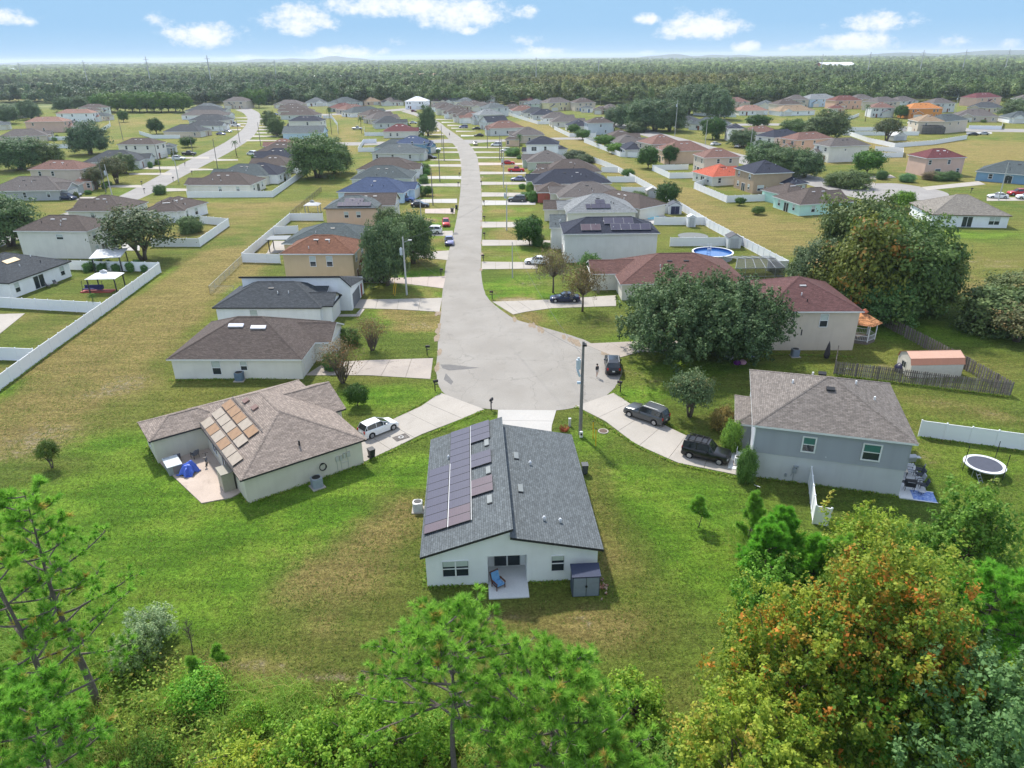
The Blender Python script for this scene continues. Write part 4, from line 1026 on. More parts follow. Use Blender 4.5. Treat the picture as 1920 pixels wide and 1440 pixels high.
 for (x,y,f,r_) in ((1.8,12.7,zl,.08),(8.8,10.6,zr,.1),(9.2,2.7,zr,.1),(10.43,2.7,zr,.1)):
  m = MB(); m.cyl((x,y),r_,f(x),f(x) + .32,9); m.tube([(x,y,f(x) + .3),(x,y,f(x) + .42)],[r_ * 1.5,r_ * .7],9); m.build('vent_pipe',plain('vent white',(.62,.64,.66),.5),root)
 add('garage_door',garage_mesh(4.8,2.2,(.75,.76,.77)),root,(9.2,d + .002,1.1),math.pi); add('door',door_mesh((.55,.57,.6)),root,(4.6,d + .002,1.05),math.pi)
 for zz,yy in ((1.5,4),(1.5,9),(1.5,14)):
  add('window',far_window(.9,1.3,2,1,M_trim),root,(c + .002,yy,zz),math.pi / 2); add('window',far_window(.9,1.3,2,1,M_trim),root,(a - .002,yy + .8,zz),-math.pi / 2)
 return root
fh = front_house(); EXC.append([(-6.5,41.2),(6.6,41.9),(5.7,58.3),(-7.4,58.3)]); EXC.append([(-1.9,39.4),(1.3,39.5),(1.3,42),(-1.9,42)]); EXC.append([tuple(P(*p)[:2]) for p in ((268,830),(300,862),(375,946),(432,934),(500,850),(400,780))])
# ------------------------------------------------------------------ cream house on the left with the patio
def left_house():
 lab = 'tan-roofed bungalow on the left with checkered solar mats on its roof and an open patio'
 A = P(450,901,2.75); B = P(688,823,2.75); rz = math.atan2(B.y - A.y,B.x - A.x); A = Vector((A.x,A.y,0))
 u = Vector((math.cos(rz),math.sin(rz),0)); W = 11.9
 WALL['sagecream'] = (.64,.60,.49); ROOF['fawn'] = (.36,.295,.25)
 root,W,put = house(lab,None,None,2.75,17.2,'fawn','sagecream',world=(A,A + u * W),trim='d',front='',vents=0,pitch=.42,win=[],detail=1,right_win=False,left_win=False,
                         wings=[(-4.75,12.2,3.0,17.15,2.747,'hip'),(5.2,7.2,13.1,15.0,2.744,'gu')])
 slope = .42
 zf = lambda x: 2.75 + slope * x
 ux = Vector((0,-1,0)); uy = Vector((1,0,slope)).normalized()
 mats = {'a': plain('bare cardboard mat',(.32,.195,.11),.7,amt=.5,scale=2),'b': plain('pale mat',(.37,.31,.245),.6,amt=.4,scale=2)}
 fr = plain('mat frame',(.12,.10,.09),.7)
 rows = [(.12,12.75,'babab b'.replace(' ','')),(1.42,12.9,'bbbaba'),(2.62,13.2,'aaabaa')]
 rows = [(.15,12.7,'bababb'),(1.35,13.0,'bbbab'),(2.5,13.3,'aaaba')]
 for x0,y0,pat in rows:
  slope_panel_grid(root,[(i,0,k) for i,k in enumerate(pat)],(x0,y0,zf(x0)),ux,uy,1.72,1.2,mats['a'],mats['b'],'solar_mat',gap=.09,lift=.10,frame=fr)
 for x0,y0,y1 in ((.08,2.1,12.9),(3.72,4.4,13.4)):
  m = MB(); m.tube([(x0,y0,zf(x0) + .2),(x0,y1,zf(x0) + .2)],.035,6); m.build('header_pipe',M_dark,root)
 for (x,y) in ((4.9,11.2),(5.05,9.0)):
  m = MB(); M = Matrix.Translation((x - .45,y,zf(x - .45))) @ Matrix.Rotation(-math.atan(slope),4,'Y'); m.box((-.3,-.38,0),(.3,.38,.16),0,M); m.build('roof_vent',plain('reddish vent',(.20,.12,.10),.6),root)
 m = MB(); m.cyl((6.0,1.6),.09,2.75 + 1.6 * slope,3.9,8); m.build('vent_pipe',M_dark,root)
 x = .4 - .004
 f,g,_ = window_mesh(1.7,2.05,1,2,0,.06,M_trim); o = add('sliding_door',f,root,(x,6.5,1.12),-math.pi / 2); add('pane',g,o)
 f,g,_ = window_mesh(1.5,1.3,1,2,0,.06,M_trim); o = add('window',f,root,(x,9.6,1.5),-math.pi / 2); add('pane',g,o)
 f,g,bl = window_mesh(.85,1.3,2,1,.5,.06,M_trim); o = add('window',f,root,(-4.35 - .004,15.0,1.5),-math.pi / 2); add('pane',g,o)
 add('garage_door',garage_mesh(4.8,2.2,(.66,.64,.55)),root,(12.7 + .002,11.1,1.1),math.pi / 2)
 pb = MB(); pb.prism([(-2.9,2.9),(-.55,2.2),(.395,2.5),(.395,12.55),(-4.2,12.55),(-4.0,10.6)],-.05,.09); pb.build('patio',M_conc[4],root)
 m = MB()
 for x_,w_,z_ in ((8.75,.28,1.5),(9.15,.22,1.45),(9.5,.2,1.6),(9.85,.35,1.6)): m.box((x_,.4 - .14,z_ - .25),(x_ + w_,.398,z_ + .25))
 for x_ in (8.85,9.25,9.95): m.tube([(x_,.36,.05),(x_,.36,1.3)],.025,5)
 m.tube([(9.2,.36,.9),(10.0,.36,.9)],.025,5); m.tube([(9.9,.36,1.8),(9.9,.36,2.5)],.02,5); m.build('electric_meter',plain('meter grey',(.50,.50,.44),.6),root)
 M4 = Matrix.Translation(A) @ Matrix.Rotation(rz,4,'Z')
 return root,M4,rz
lh,LH,LRZ = left_house()
def ac_unit(label,loc,rz=0.0,s=1.0,c=(.30,.34,.38)):
 t = thing('air_conditioner',label,'air conditioner',loc,rz,'outdoor air conditioners')
 mat = plain('ac cabinet ' + str(c),c,.5)
 b = MB(); w = .42 * s; hgt = .85 * s
 b.prism([(-w,-w * .7),(-w * .7,-w),(w * .7,-w),(w,-w * .7),(w,w * .7),(w * .7,w),(-w * .7,w),(-w,w * .7)],.08,.08 + hgt)
 for i in range(9):
  z = .14 + hgt * i / 9.5
  b.box((-w - .012,-w * .68,z),(-w - .002,w * .68,z + .03)); b.box((-w * .68,-w - .012,z),(w * .68,-w - .002,z + .03)); b.box((w + .002,-w * .68,z),(w + .012,w * .68,z + .03))
 b.build('cabinet',mat,t)
 q = MB(); q.box((-w * 1.3,-w * 1.3,-.03),(w * 1.3,w * 1.3,.08)); q.build('pad',M_conc[0],t)
 f = MB(); f.tube([(0,0,.08 + hgt),(0,0,.10 + hgt)],w * .82,18); f.build('fan_grille',M_black,t)
 g = MB()
 for k in range(18):
  a0,a1 = 2 * math.pi * k / 18,2 * math.pi * (k + 1) / 18; r0,r1 = w * .84,w * 1.0
  g.poly([(r0 * math.cos(a0),r0 * math.sin(a0),.115 + hgt),(r1 * math.cos(a0),r1 * math.sin(a0),.105 + hgt),(r1 * math.cos(a1),r1 * math.sin(a1),.105 + hgt),(r0 * math.cos(a1),r0 * math.sin(a1),.115 + hgt)])
 g.build('rim',M_metal,t)
 return t
_q = LH @ Vector((6.3,-.75,0)); ac_unit('round-cornered grey air conditioner on a pad at the tan-roofed bungalow',(_q.x,_q.y,0),LRZ,1.1)
ac_unit('blue-grey air conditioner against the cream bungalow wall',tuple(P(450,713)),0,1.15,(.14,.20,.27))
ac_unit('white-topped air conditioner left of the white solar house',tuple(P(784,957)),R(3),.95,(.55,.56,.56))
ac_unit('blue-grey air conditioner below the downspout of the maroon roofed house',tuple(P(1490,668)),0,1.1,(.20,.24,.30))
ac_unit('small pale air conditioner beside the grey solar two-storey',tuple(P(1206,470)),0,1.0,(.4,.42,.44))
# garden hose reel, water can bin beside the drive
t = thing('garden_hose','coiled dark garden hose hung on the tan-roofed bungalow wall','hose',tuple(LH @ Vector((7.4,.3,1.25))),LRZ)
m = MB()
for k in range(3):
 m.tube([(.30 * math.cos(a) * (1 + .06 * k),-.06 - .05 * k,.36 * math.sin(a)) for a in [2 * math.pi * i / 14 for i in range(15)]],.035,5)
m.build('coil',M_black,t); m = MB(); m.box((-.08,-.12,.2),(.08,.06,.34)); m.build('hanger',M_metal,t)
def wheelie_bin(label,loc,rz=0,c=(.025,.027,.03)):
 t = thing('wheeled_bin',label,'bin',loc,rz,'wheeled rubbish bins'); mt = plain('bin ' + str(c),c,.5)
 b = MB(); i = len(b.v)
 lo,hi = .22,.29
 b.v += [(-lo,-lo,.06),(lo,-lo,.06),(lo,lo,.06),(-lo,lo,.06),(-hi,-hi - .04,1.0),(hi,-hi - .04,1.0),(hi,hi + .06,1.0),(-hi,hi + .06,1.0)]
 for f in ((0,3,2,1),(4,5,6,7),(0,1,5,4),(1,2,6,5),(2,3,7,6),(3,0,4,7)): b.f.append(tuple(i + k for k in f)); b.m.append(0)
 b.build('body',mt,t)
 l = MB(); l.box((-.31,-.36,1.0),(.31,.36,1.05)); l.box((-.2,.36,.95),(.2,.42,1.0)); l.build('lid',mt,t)
 for sx in (-.27,.27):
  w = MB(); w.tube([(sx - .03,.28,.11),(sx + .03,.28,.11)],.11,12); w.build('wheel',M_black,t)
 return t
_q = LH @ Vector((12.6,.9,0)); wheelie_bin('black wheeled bin at the corner of the tan-roofed bungalow',(_q.x,_q.y,0),LRZ)
wheelie_bin('black bin against the right wall of the white solar house',tuple(P(1096,888)),R(3),(.10,.105,.11))
wheelie_bin('black bin standing at the kerb of the street',tuple(P(856,392)),.2)
wheelie_bin('dark bin beside the drive of the blue roofed house',tuple(P(848,398)),.9,(.05,.05,.055))
# patio furniture of the left house
_q = LH @ Vector((.0,4.3,0))
t = thing('storage_cabinet','tall beige storage cabinet standing on the patio against the wall','cabinet',(_q.x,_q.y,.09),LRZ)
cm = plain('beige resin',(.40,.37,.29),.6); m = MB(); m.box((-.75,-1.0,0),(.25,.6,1.75)); m.build('body',cm,t); m = MB(); m.box((-.82,-1.06,1.75),(.3,.66,1.85)); m.build('lid',plain('olive lid',(.27,.25,.20),.6),t)
for s in (-.6,.2):
 m = MB(); m.box((-.78,s - .36,.08),(-.752,s + .36,1.68)); m.build('door',cm,t)
m = MB(); m.box((.258,-1.03,0),(.30,.63,1.8)); m.build('back_panel',M_dark,t)
def mesh_from_heights(fn,nx,ny): pass
# blue tarpaulin thrown over something
_q = LH @ Vector((-2.4,8.9,0))
t = thing('blue_tarpaulin','crumpled bright blue tarpaulin draped over furniture on the patio','tarpaulin',(_q.x,_q.y,.09),LRZ + .5)
N = 30; V = []; F = []
for i in range(N):
 for j in range(N):
  u,v = i / (N - 1) * 2 - 1,j / (N - 1) * 2 - 1
  r = max(abs(u),abs(v)); rr_ = math.hypot(u,v)
  hgt = .95 * max(0,1 - rr_ ** 2 * .85) ** .7 + .35 * math.exp(-((u - .45) ** 2 + (v + .2) ** 2) * 9)
  fold = math.sin(math.atan2(v,u) * 7 + 2 * rr_) * .12 * rr_
  V.append((u * (.85 + fold),v * (.75 + fold) + .12 * u,max(.015,hgt + fold * .8 + .05 * math.sin(u * 13 + v * 7))))
for i in range(N - 1):
 for j in range(N - 1): a = i * N + j; F.append((a,a + N,a + N + 1,a + 1))
me = bpy.data.meshes.new('sheet'); me.from_pydata(V,[],F); me.materials.append(plain('blue tarpaulin',(.05,.11,.50),.35,spec=.5,amt=.4,scale=2,c2=(.09,.19,.66))); me.polygons.foreach_set('use_smooth',[True] * len(F)); add('sheet',me,t)
def patio_chair(label,loc,rz,frame=M_black,cush=(.35,.37,.38),group='patio chairs'):
 t = thing('patio_chair',label,'chair',loc,rz,group)
 cmn = plain('cushion ' + str(cush),cush,.8)
 for sx in (-.27,.27):
  for sy in (-.25,.25):
   m = MB(); m.tube([(sx,sy,0),(sx,sy,.62 if sy < 0 else .42)],.022,6); m.build('leg',frame,t)
  m = MB(); m.box((sx - .03,-.28,.60),(sx + .03,.26,.63)); m.build('armrest',frame,t)
 m = MB(); m.box((-.27,-.27,.36),(.27,.27,.46)); m.build('seat',cmn,t)
 m = MB(); M = Matrix.Translation((0,.26,.42)) @ Matrix.Rotation(R(-16),4,'X'); m.box((-.27,-.04,0),(.27,.04,.55),0,M); m.build('backrest',cmn,t)
 return t
for (x,y,a,l) in ((-3.6,11.6,2.8,'grey mesh patio chair at the inner corner of the patio'),(-2.7,11.8,3.0,'grey mesh patio chair behind the blue tarpaulin'),(-1.2,11.4,3.5,'black chair by the patio windows, furthest in')):
 _q = LH @ Vector((x,y,0)); patio_chair(l,(_q.x,_q.y,.09),LRZ + a,cush=(.16,.17,.18))
_q = LH @ Vector((-3.45,10.3,0))
t = thing('patio_cabinet','low grey outdoor bar counter at the outer edge of the patio','counter',(_q.x,_q.y,.09),LRZ)
m = MB(); m.box((-.6,-1.0,0),(.6,1.0,.88)); m.build('body',plain('counter grey',(.33,.34,.34),.6),t); m = MB(); m.box((-.68,-1.08,.88),(.68,1.08,.94)); m.build('top',plain('counter top',(.50,.54,.55),.3),t)
m = MB(); m.box((-.2,-1.03,.1),(.55,-1.0,.8)); m.build('door',plain('counter door',(.25,.21,.19),.6),t)
_q = LH @ Vector((-.7,9.4,0))
t = thing('exercise_bike','black exercise bike parked on the patio by the wall','exercise bike',(_q.x,_q.y,.09),LRZ + 1.2)
m = MB(); m.tube([(-.5,0,.05),(.5,0,.05)],.04,6); m.tube([(-.4,0,.05),(-.1,0,.5),(-.25,0,.85)],.035,6); m.tube([(-.1,0,.4),(.35,0,.35),(.45,0,1.05)],.04,6); m.build('frame',M_black,t)
m = MB(); m.tube([(.35,-.05,.35),(.35,.05,.35)],.27,14); m.build('flywheel',M_grey,t); m = MB(); m.box((-.38,-.12,.83),(-.1,.12,.9)); m.build('saddle',M_black,t); m = MB(); m.tube([(.42,-.25,1.05),(.5,0,1.02),(.42,.25,1.05)],.025,6); m.build('handlebar',M_black,t)
# ------------------------------------------------------------------ blue-grey two-storey house on the right
def blue_house():
 A = P(1411,797,5.5); B = P(1723,833,5.5); rz = math.atan2(B.y - A.y,B.x - A.x); A = Vector((A.x,A.y,0)); u = Vector((math.cos(rz),math.sin(rz),0)); W = 13.38
 ROOF['fawn2'] = (.245,.215,.192)
 WALL['bluegrey2'] = (.54,.555,.57)
 root,W,put = house('blue-grey two-storey house with clapboard upper floor and taupe hip roof',None,None,5.5,12.8,'fawn2','bluegrey2',world=(A,A + u * W),front='',vents=0,pitch=.42,win=[],right_win=False,left_win=False,
                         wings=[(-1.2,5.0,3.2,11.6,2.95,'hip')])
 cl = plain('blue-grey clapboard',(.35,.37,.40),.6,amt=.2,scale=1)
 ov = .4; z0 = 2.62; nb = 13; hb = (5.32 - z0) / nb
 me1 = None
 for side,(x0,y0,ln,ang) in (('N',(ov,ov,W - 2 * ov,0)),('L',(ov,12.4,12.0,-math.pi / 2)),('R',(W - ov,ov,12.0,math.pi / 2))):
  b = MB(); i = len(b.v)
  b.v += [(0,-.055,0),(ln,-.055,0),(ln,-.008,hb),(0,-.008,hb),(0,.0,0),(ln,.0,0)]
  b.f += [(0,1,2,3),(0,4,5,1)]; b.m += [0,0]
  me1 = b.mesh('clapboard',cl)
  for k in range(nb): add('clapboard',me1,root,(x0,y0,z0 + k * hb),ang)
 tb = MB(); tb.box((ov - .06,ov - .06,2.6),(ov + .04,ov - .002,5.32)); tb.box((W - ov - .04,ov - .06,2.6),(W - ov + .06,ov - .002,5.32)); tb.build('corner_board',M_trim if False else cl,root)
 def win(x,z,w_,h_):
  f,g,bl = window_mesh(w_,h_,2,1,.5,.13,M_trim); o = add('window',f,root,(x,ov - .06,z)); add('pane',g,o)
  q = MB(); q.box((-w_ / 2 + .03,-.03,.03),(w_ / 2 - .03,-.018,h_ / 2 - .03)); q.build('shade',M_greenglass,o)
 win(4.95,4.05,.95,1.35); win(10.05,4.02,1.3,1.45)
 add('garage_door',garage_mesh(4.8,2.2,(.55,.57,.58)),root,(-.8 - .002,8.3,1.1),-math.pi / 2)
 f,g,_ = window_mesh(1.8,2.05,1,2,0,.06,M_trim); o = add('sliding_door',f,root,(W - ov + .004,5.0,1.12),math.pi / 2); add('pane',g,o)
 m = MB()
 m.box((4.0,ov - .16,1.0),(4.35,ov - .002,1.5)); m.box((4.05,ov - .2,1.62),(4.45,ov - .002,1.75)); m.box((3.4,ov - .1,.5),(3.6,ov - .002,.8)); m.tube([(4.15,ov - .06,.05),(4.15,ov - .06,1.0)],.03,5); m.tube([(3.9,ov - .05,.6),(4.1,ov - .05,1.1)],.02,5); m.build('electric_meter',plain('meter blue-grey',(.30,.33,.36),.6),root)
 m = MB(); m.box((ov - .02 + 6.1,ov - .03,2.95),(ov + 6.18,ov - .002,3.12)); m.build('hook',M_trim,root)
 for (x,y) in ((3.6,6.8),(5.6,9.2),(9.2,7.5),(10.6,5.6)):
  zz = 5.5 + .42 * min(x,W - x,y,12.8 - y); m = MB(); m.cyl((x,y),.09,zz - .05,zz + .33,8); m.build('vent_pipe',M_trim,root)
 for (x,y,s) in ((6.65,4.9,0),(6.3,8.4,0)):
  zz = 5.5 + .42 * 4.9; m = MB(); M = Matrix.Translation((x,y,zz)) @ Matrix.Rotation(math.atan(.42),4,'X'); m.box((-.35,-.2,0),(.35,.2,.18),0,M); m.build('roof_vent',M_dark,root)
 m = MB(); m.tube([(ov - .05,ov - .05,.1),(ov - .05,ov - .05,5.3)],.04,6); m.build('downpipe',M_trim,root)
 pb = MB(); pb.box((W - ov + .004,.0,-.05),(W + 2.1,6.6,.09)); pb.build('patio',M_conc[5],root)
 pb = MB(); pb.box((-1.5,1.2,-.05),(ov - .004,4.98,.10)); pb.build('porch_floor',M_conc[5],root)
 return root,Matrix.Translation(A) @ Matrix.Rotation(rz,4,'Z'),rz
bh,BH,BRZ = blue_house()
def bw(x,y,z=0): q = BH @ Vector((x,y,z)); return (q.x,q.y,q.z)
# things on its terrace
def grill(label,loc,rz,c,s=1.0):
 t = thing('barbecue_grill',label,'grill',loc,rz,'barbecue grills')
 m = MB(); m.box((-.42 * s,-.25,.45),(.42 * s,.25,.85)); m.build('body',c,t)
 m = MB()
 pts = [(math.cos(a) * .27,math.sin(a) * .27) for a in [math.pi * k / 8 for k in range(9)]]
 i = len(m.v)
 for xx in (-.42 * s,.42 * s):
  m.v += [(xx,p[0],.85 + p[1]) for p in pts]
 for k in range(8): m.f.append((i + k,i + k + 1,i + 9 + k + 1,i + 9 + k)); m.m.append(0)
 m.f.append(tuple(range(i,i + 9))); m.m.append(0); m.f.append(tuple(range(i + 17,i + 8,-1))); m.m.append(0)
 m.build('lid',c,t); m = MB(); m.tube([(-.3,-.3,.95),(.3,-.3,.95)],.02,6); m.build('handle',M_metal,t)
 for sx in (-1,1):
  m = MB(); m.box((sx * .42 * s if sx > 0 else -.85 * s,-.22,.80),(.85 * s if sx > 0 else -.42 * s,.22,.84)); m.build('shelf',M_metal if c is not M_black else M_black,t)
  for sy in (-.2,.2):
   m = MB(); m.tube([(sx * .36 * s,sy,0),(sx * .36 * s,sy,.45)],.025,5); m.build('leg',M_black,t)
 return t
grill('pale steel gas grill at the far end of the blue-grey house terrace',bw(14.9,6.2,.09),BRZ + .3,M_metal,1.1)
grill('black barrel smoker at the near end of the blue-grey house terrace',bw(14.0,1.5,.09),BRZ,M_black,1.0)
t = thing('patio_table','pale square patio table against the blue-grey house wall','table',bw(13.7,4.0,.09),BRZ)
m = MB(); m.box((-.5,-.6,.70),(.5,.6,.74)); m.build('tabletop',plain('sand table',(.50,.45,.36),.5),t)
for sx in (-.42,.42):
 for sy in (-.5,.5): m = MB(); m.tube([(sx,sy,0),(sx,sy,.7)],.025,6); m.build('leg',M_black,t)
for (x,y,a,l) in ((14.6,4.4,1.6,'dark patio chair beside the pale square table'),(15.3,3.9,-1.4,'dark mesh chair on the terrace, second from the steel grill'),(15.1,3.0,-1.5,'pale cushioned chair in the middle of the terrace'),(15.2,2.1,-1.6,'dark metal chair just behind the blue rug'),(15.45,4.9,-1.9,'dark chair with arched back near the steel grill')):
 patio_chair(l,bw(x,y,.09),BRZ + a,cush=(.45,.47,.5) if 'pale' in l else (.07,.08,.10))
t = tag(None or bpy.data.objects.new('outdoor_rug',None),'blue and white patterned rug at the corner of the terrace','rug'); col.objects.link(t); t.location = bw(15.0,.8,.092); t.rotation_euler = (0,0,BRZ)
m = MB(); m.box((-.9,-.8,0),(.95,.8,.015)); m.build('pile',plain('blue rug',(.05,.13,.45),.9,scale=4,amt=.9,c2=(.4,.5,.7)),t); m = MB(); m.box((-.95,-.9,0),(1.0,-.8,.017)); m.box((-.95,.8,0),(1.0,.9,.017)); m.build('border',M_trim,t)
t = thing('fire_pit','small round fire bowl standing on the blue rug','fire pit',bw(14.9,1.1,.11),0); m = MB(); m.tube([(0,0,.15),(0,0,.32)],[.18,.33],14); m.build('bowl',M_metal,t)
for k in range(3): m = MB(); a = k * 2.09; m.tube([(.15 * math.cos(a),.15 * math.sin(a),.2),(.25 * math.cos(a),.25 * math.sin(a),0)],.02,5); m.build('leg',M_black,t)
# porch corner on the street side
t = thing('garden_bench','white plastic chair on the porch corner of the blue-grey house','chair',bw(-.5,3.6,.10),BRZ + 1.5); m = MB(); m.box((-.3,-.25,.38),(.3,.28,.43)); m.build('seat',M_trim,t); m = MB(); m.box((-.3,.22,.43),(.3,.28,.95)); m.build('backrest',M_trim,t)
for sx in (-.26,.26):
 for sy in (-.2,.2): m = MB(); m.box((sx - .03,sy - .03,0),(sx + .03,sy + .03,.38)); m.build('leg',M_trim,t)
ac_unit('white air conditioner at the porch corner of the blue-grey house',bw(-.6,2.2,.1),BRZ,.8,(.62,.64,.65))
# trampoline
t = thing('trampoline','round trampoline with grey mat, white rim pad and three black poles','trampoline',tuple(P(1845,885,0)),.2)
t.location = (43.6,56.2,0)
def ring(mb,r0,r1,z0,z1,n=40,m=0):
 for k in range(n):
  a0,a1 = 2 * math.pi * k / n,2 * math.pi * (k + 1) / n
  c0,s0,c1,s1 = math.cos(a0),math.sin(a0),math.cos(a1),math.sin(a1)
  mb.poly([(r0 * c0,r0 * s0,z1),(r1 * c0,r1 * s0,z1),(r1 * c1,r1 * s1,z1),(r0 * c1,r0 * s1,z1)],m)
  mb.poly([(r1 * c0,r1 * s0,z0),(r1 * c1,r1 * s1,z0),(r1 * c1,r1 * s1,z1),(r1 * c0,r1 * s0,z1)],m)
  mb.poly([(r0 * c0,r0 * s0,z0),(r0 * c0,r0 * s0,z1),(r0 * c1,r0 * s1,z1),(r0 * c1,r0 * s1,z0)],m)
m = MB(); m.tube([(0,0,.84),(0,0,.86)],1.42,40); m.build('jumping_mat',plain('trampoline mat',(.07,.075,.10),.6),t)
m = MB(); ring(m,1.42,1.74,.84,.90); m.build('rim_pad',plain('faded pad',(.66,.68,.70),.6),t)
m = MB(); ring(m,1.66,1.72,.76,.82); m.build('frame',M_metal,t)
for k in range(6):
 a = 2 * math.pi * k / 6 + .3; m = MB(); m.tube([(1.69 * math.cos(a),1.69 * math.sin(a),0),(1.69 * math.cos(a),1.69 * math.sin(a),.8)],.03,6); m.build('leg',M_metal,t)
for a in (2.85,5.0,0.35):
 m = MB(); x,y = 1.78 * math.cos(a),1.78 * math.sin(a); m.tube([(x,y,.1),(x,y,2.75)],.032,6); m.build('pole',M_black,t)
t = thing('step_ladder','small metal ladder leaning at the near side of the trampoline','ladder',tuple(P(1838,905)),.4); t.rotation_euler[2] = .3
m = MB(); m.tube([(-.2,-.1,0),(-.2,.5,.8)],.02,5); m.tube([(.2,-.1,0),(.2,.5,.8)],.02,5); m.build('rail',M_metal,t)
for k in range(3): m = MB(); m.box((-.2,0 + .17 * k,.15 + .22 * k),(.2,.06 + .17 * k,.18 + .22 * k)); m.build('rung',M_metal,t)
# ------------------------------------------------------------------ maroon roofed house, gazebo, barn shed
A = P(1430,583,5.5); A = Vector((32.1,86.2,0)); B = Vector((45.16,85.9,0))
ROOF['maroon2'] = (.165,.082,.078)
house('beige two-storey house with maroon hip roof and white downspout, behind the big oak',None,None,5.5,13.2,'maroon2','beige',world=(A,B),front='L',win=[('N',.64,4.15,.95,1.7,dict(blind=.5))],vents=1,wings=[(-3.5,5.5,4,12.8,3.2,'hip')],pitch=.42)
t = thing('downspout','white zigzag downspout on the beige wall behind the big oak','downspout',(A.x + 6.0,A.y + .4,0)); m = MB(); m.tube([(0,-.06,5.4),(-.1,-.06,3.2),(-.3,-.06,2.2),(-.35,-.06,.1)],.045,6); m.build('pipe',M_trim,t); m = MB(); m.box((-.42,-.14,2.1),(-.26,-.02,2.9)); m.build('box',M_dark,t)
def gazebo():
 c = P(1630,640); t = thing('gazebo','small white gazebo with orange cedar shake roof and cupola','gazebo',(47.3,90.0,0),.1)
 rm = shingle('cedar shakes',(.48,.22,.10),.5); n = 6; r = 2.05
 def pt(k,rr_,z): a = math.pi / n + 2 * math.pi * k / n; return (rr_ * math.cos(a),rr_ * math.sin(a),z)
 m = MB(); m.prism([pt(k,r * .93,0)[:2] for k in range(n)],0,.35); m.build('floor',M_wood,t)
 m = MB()
 for k in range(n): m.poly([pt(k,r * 1.2,2.75),pt(k + 1,r * 1.2,2.75),pt(k + 1,.35,3.8),pt(k,.35,3.8)])
 ro = m.build('roof',rm,t)
 m = MB(); m.prism([pt(k,.32,0)[:2] for k in range(n)],3.75,4.05)
 for k in range(n): m.poly([pt(k,.5,4.05),pt(k + 1,.5,4.05),(0,0,4.5)])
 m.build('cupola',plain('cupola red',(.42,.12,.06),.7),ro)
 for k in range(n):
  m = MB(); a = pt(k,r * .9,0); m.box((a[0] - .06,a[1] - .06,.35),(a[0] + .06,a[1] + .06,2.8)); m.build('post',M_trim,t)
  b = pt(k + 1,r * .9,0)
  if k != 2:
   m = MB(); m.tube([(a[0],a[1],1.15),(b[0],b[1],1.15)],.04,4); m.tube([(a[0],a[1],.5),(b[0],b[1],.5)],.03,4); m.tube([(a[0],a[1],2.6),(b[0],b[1],2.6)],.04,4)
   for q in range(1,9):
    x = a[0] + (b[0] - a[0]) * q / 9; y = a[1] + (b[1] - a[1]) * q / 9; m.tube([(x,y,.5),(x,y,1.15)],.018,4,cap=False)
   m.build('railing',M_trim,t)
gazebo()
def barn_shed():
 t = thing('garden_shed','cream barn shed with orange metal gambrel roof behind the picket fence','shed',(47.5,77.2,0),.02)
 W,D = 6.3,3.0; wm = plain('cream metal siding',(.66,.62,.54),.5); rm = None
 m = MB(); m.prism([(0,0),(W,0),(W,D),(0,D)],.08,1.75)
 prof = [(0,1.75),(.35,2.45),(D / 2,2.95),(D - .35,2.45),(D,1.75)]
 m.poly([(0,p[0],p[1]) for p in prof]); m.poly([(W,p[0],p[1]) for p in reversed(prof)]); m.build('wall',wm,t)
 om = plain('orange roof sheet',(.60,.25,.14),.35,amt=.15,spec=.5); lm = plain('faded roof sheet',(.70,.42,.30),.35,amt=.15,spec=.5)
 for (p,q,mt) in ((prof[0],prof[1],om),(prof[1],prof[2],lm),(prof[2],prof[3],lm),(prof[3],prof[4],om)):
  m = MB(); n = 20
  p_ = Vector((0,p[0],p[1])); q_ = Vector((0,q[0],q[1])); nn = Vector((1,0,0)).cross(q_ - p_).normalized()
  dd = (q_ - p_).normalized() * .05
  m.poly([Vector((-.12,0,0)) + p_ - dd + nn * .02,Vector((W + .12,0,0)) + p_ - dd + nn * .02,Vector((W + .12,0,0)) + q_ + nn * .02,Vector((-.12,0,0)) + q_ + nn * .02])
  for k in range(n + 1):
   x = -.1 + (W + .2) * k / n; m.poly([Vector((x - .025,0,0)) + p_ - dd + nn * .05,Vector((x + .025,0,0)) + p_ - dd + nn * .05,Vector((x + .025,0,0)) + q_ + nn * .05,Vector((x - .025,0,0)) + q_ + nn * .05])
  m.build('roof_panel',mt,t)
 f = MB(); f.box((-.03,1.0,.2),(-.004,2.1,1.8)); f.build('door',wm,t); f = MB(); f.box((-.05,1.15,.95),(-.035,1.5,1.6)); f.box((-.05,1.6,.95),(-.035,1.95,1.6)); f.build('window',M_glass,t)
barn_shed()
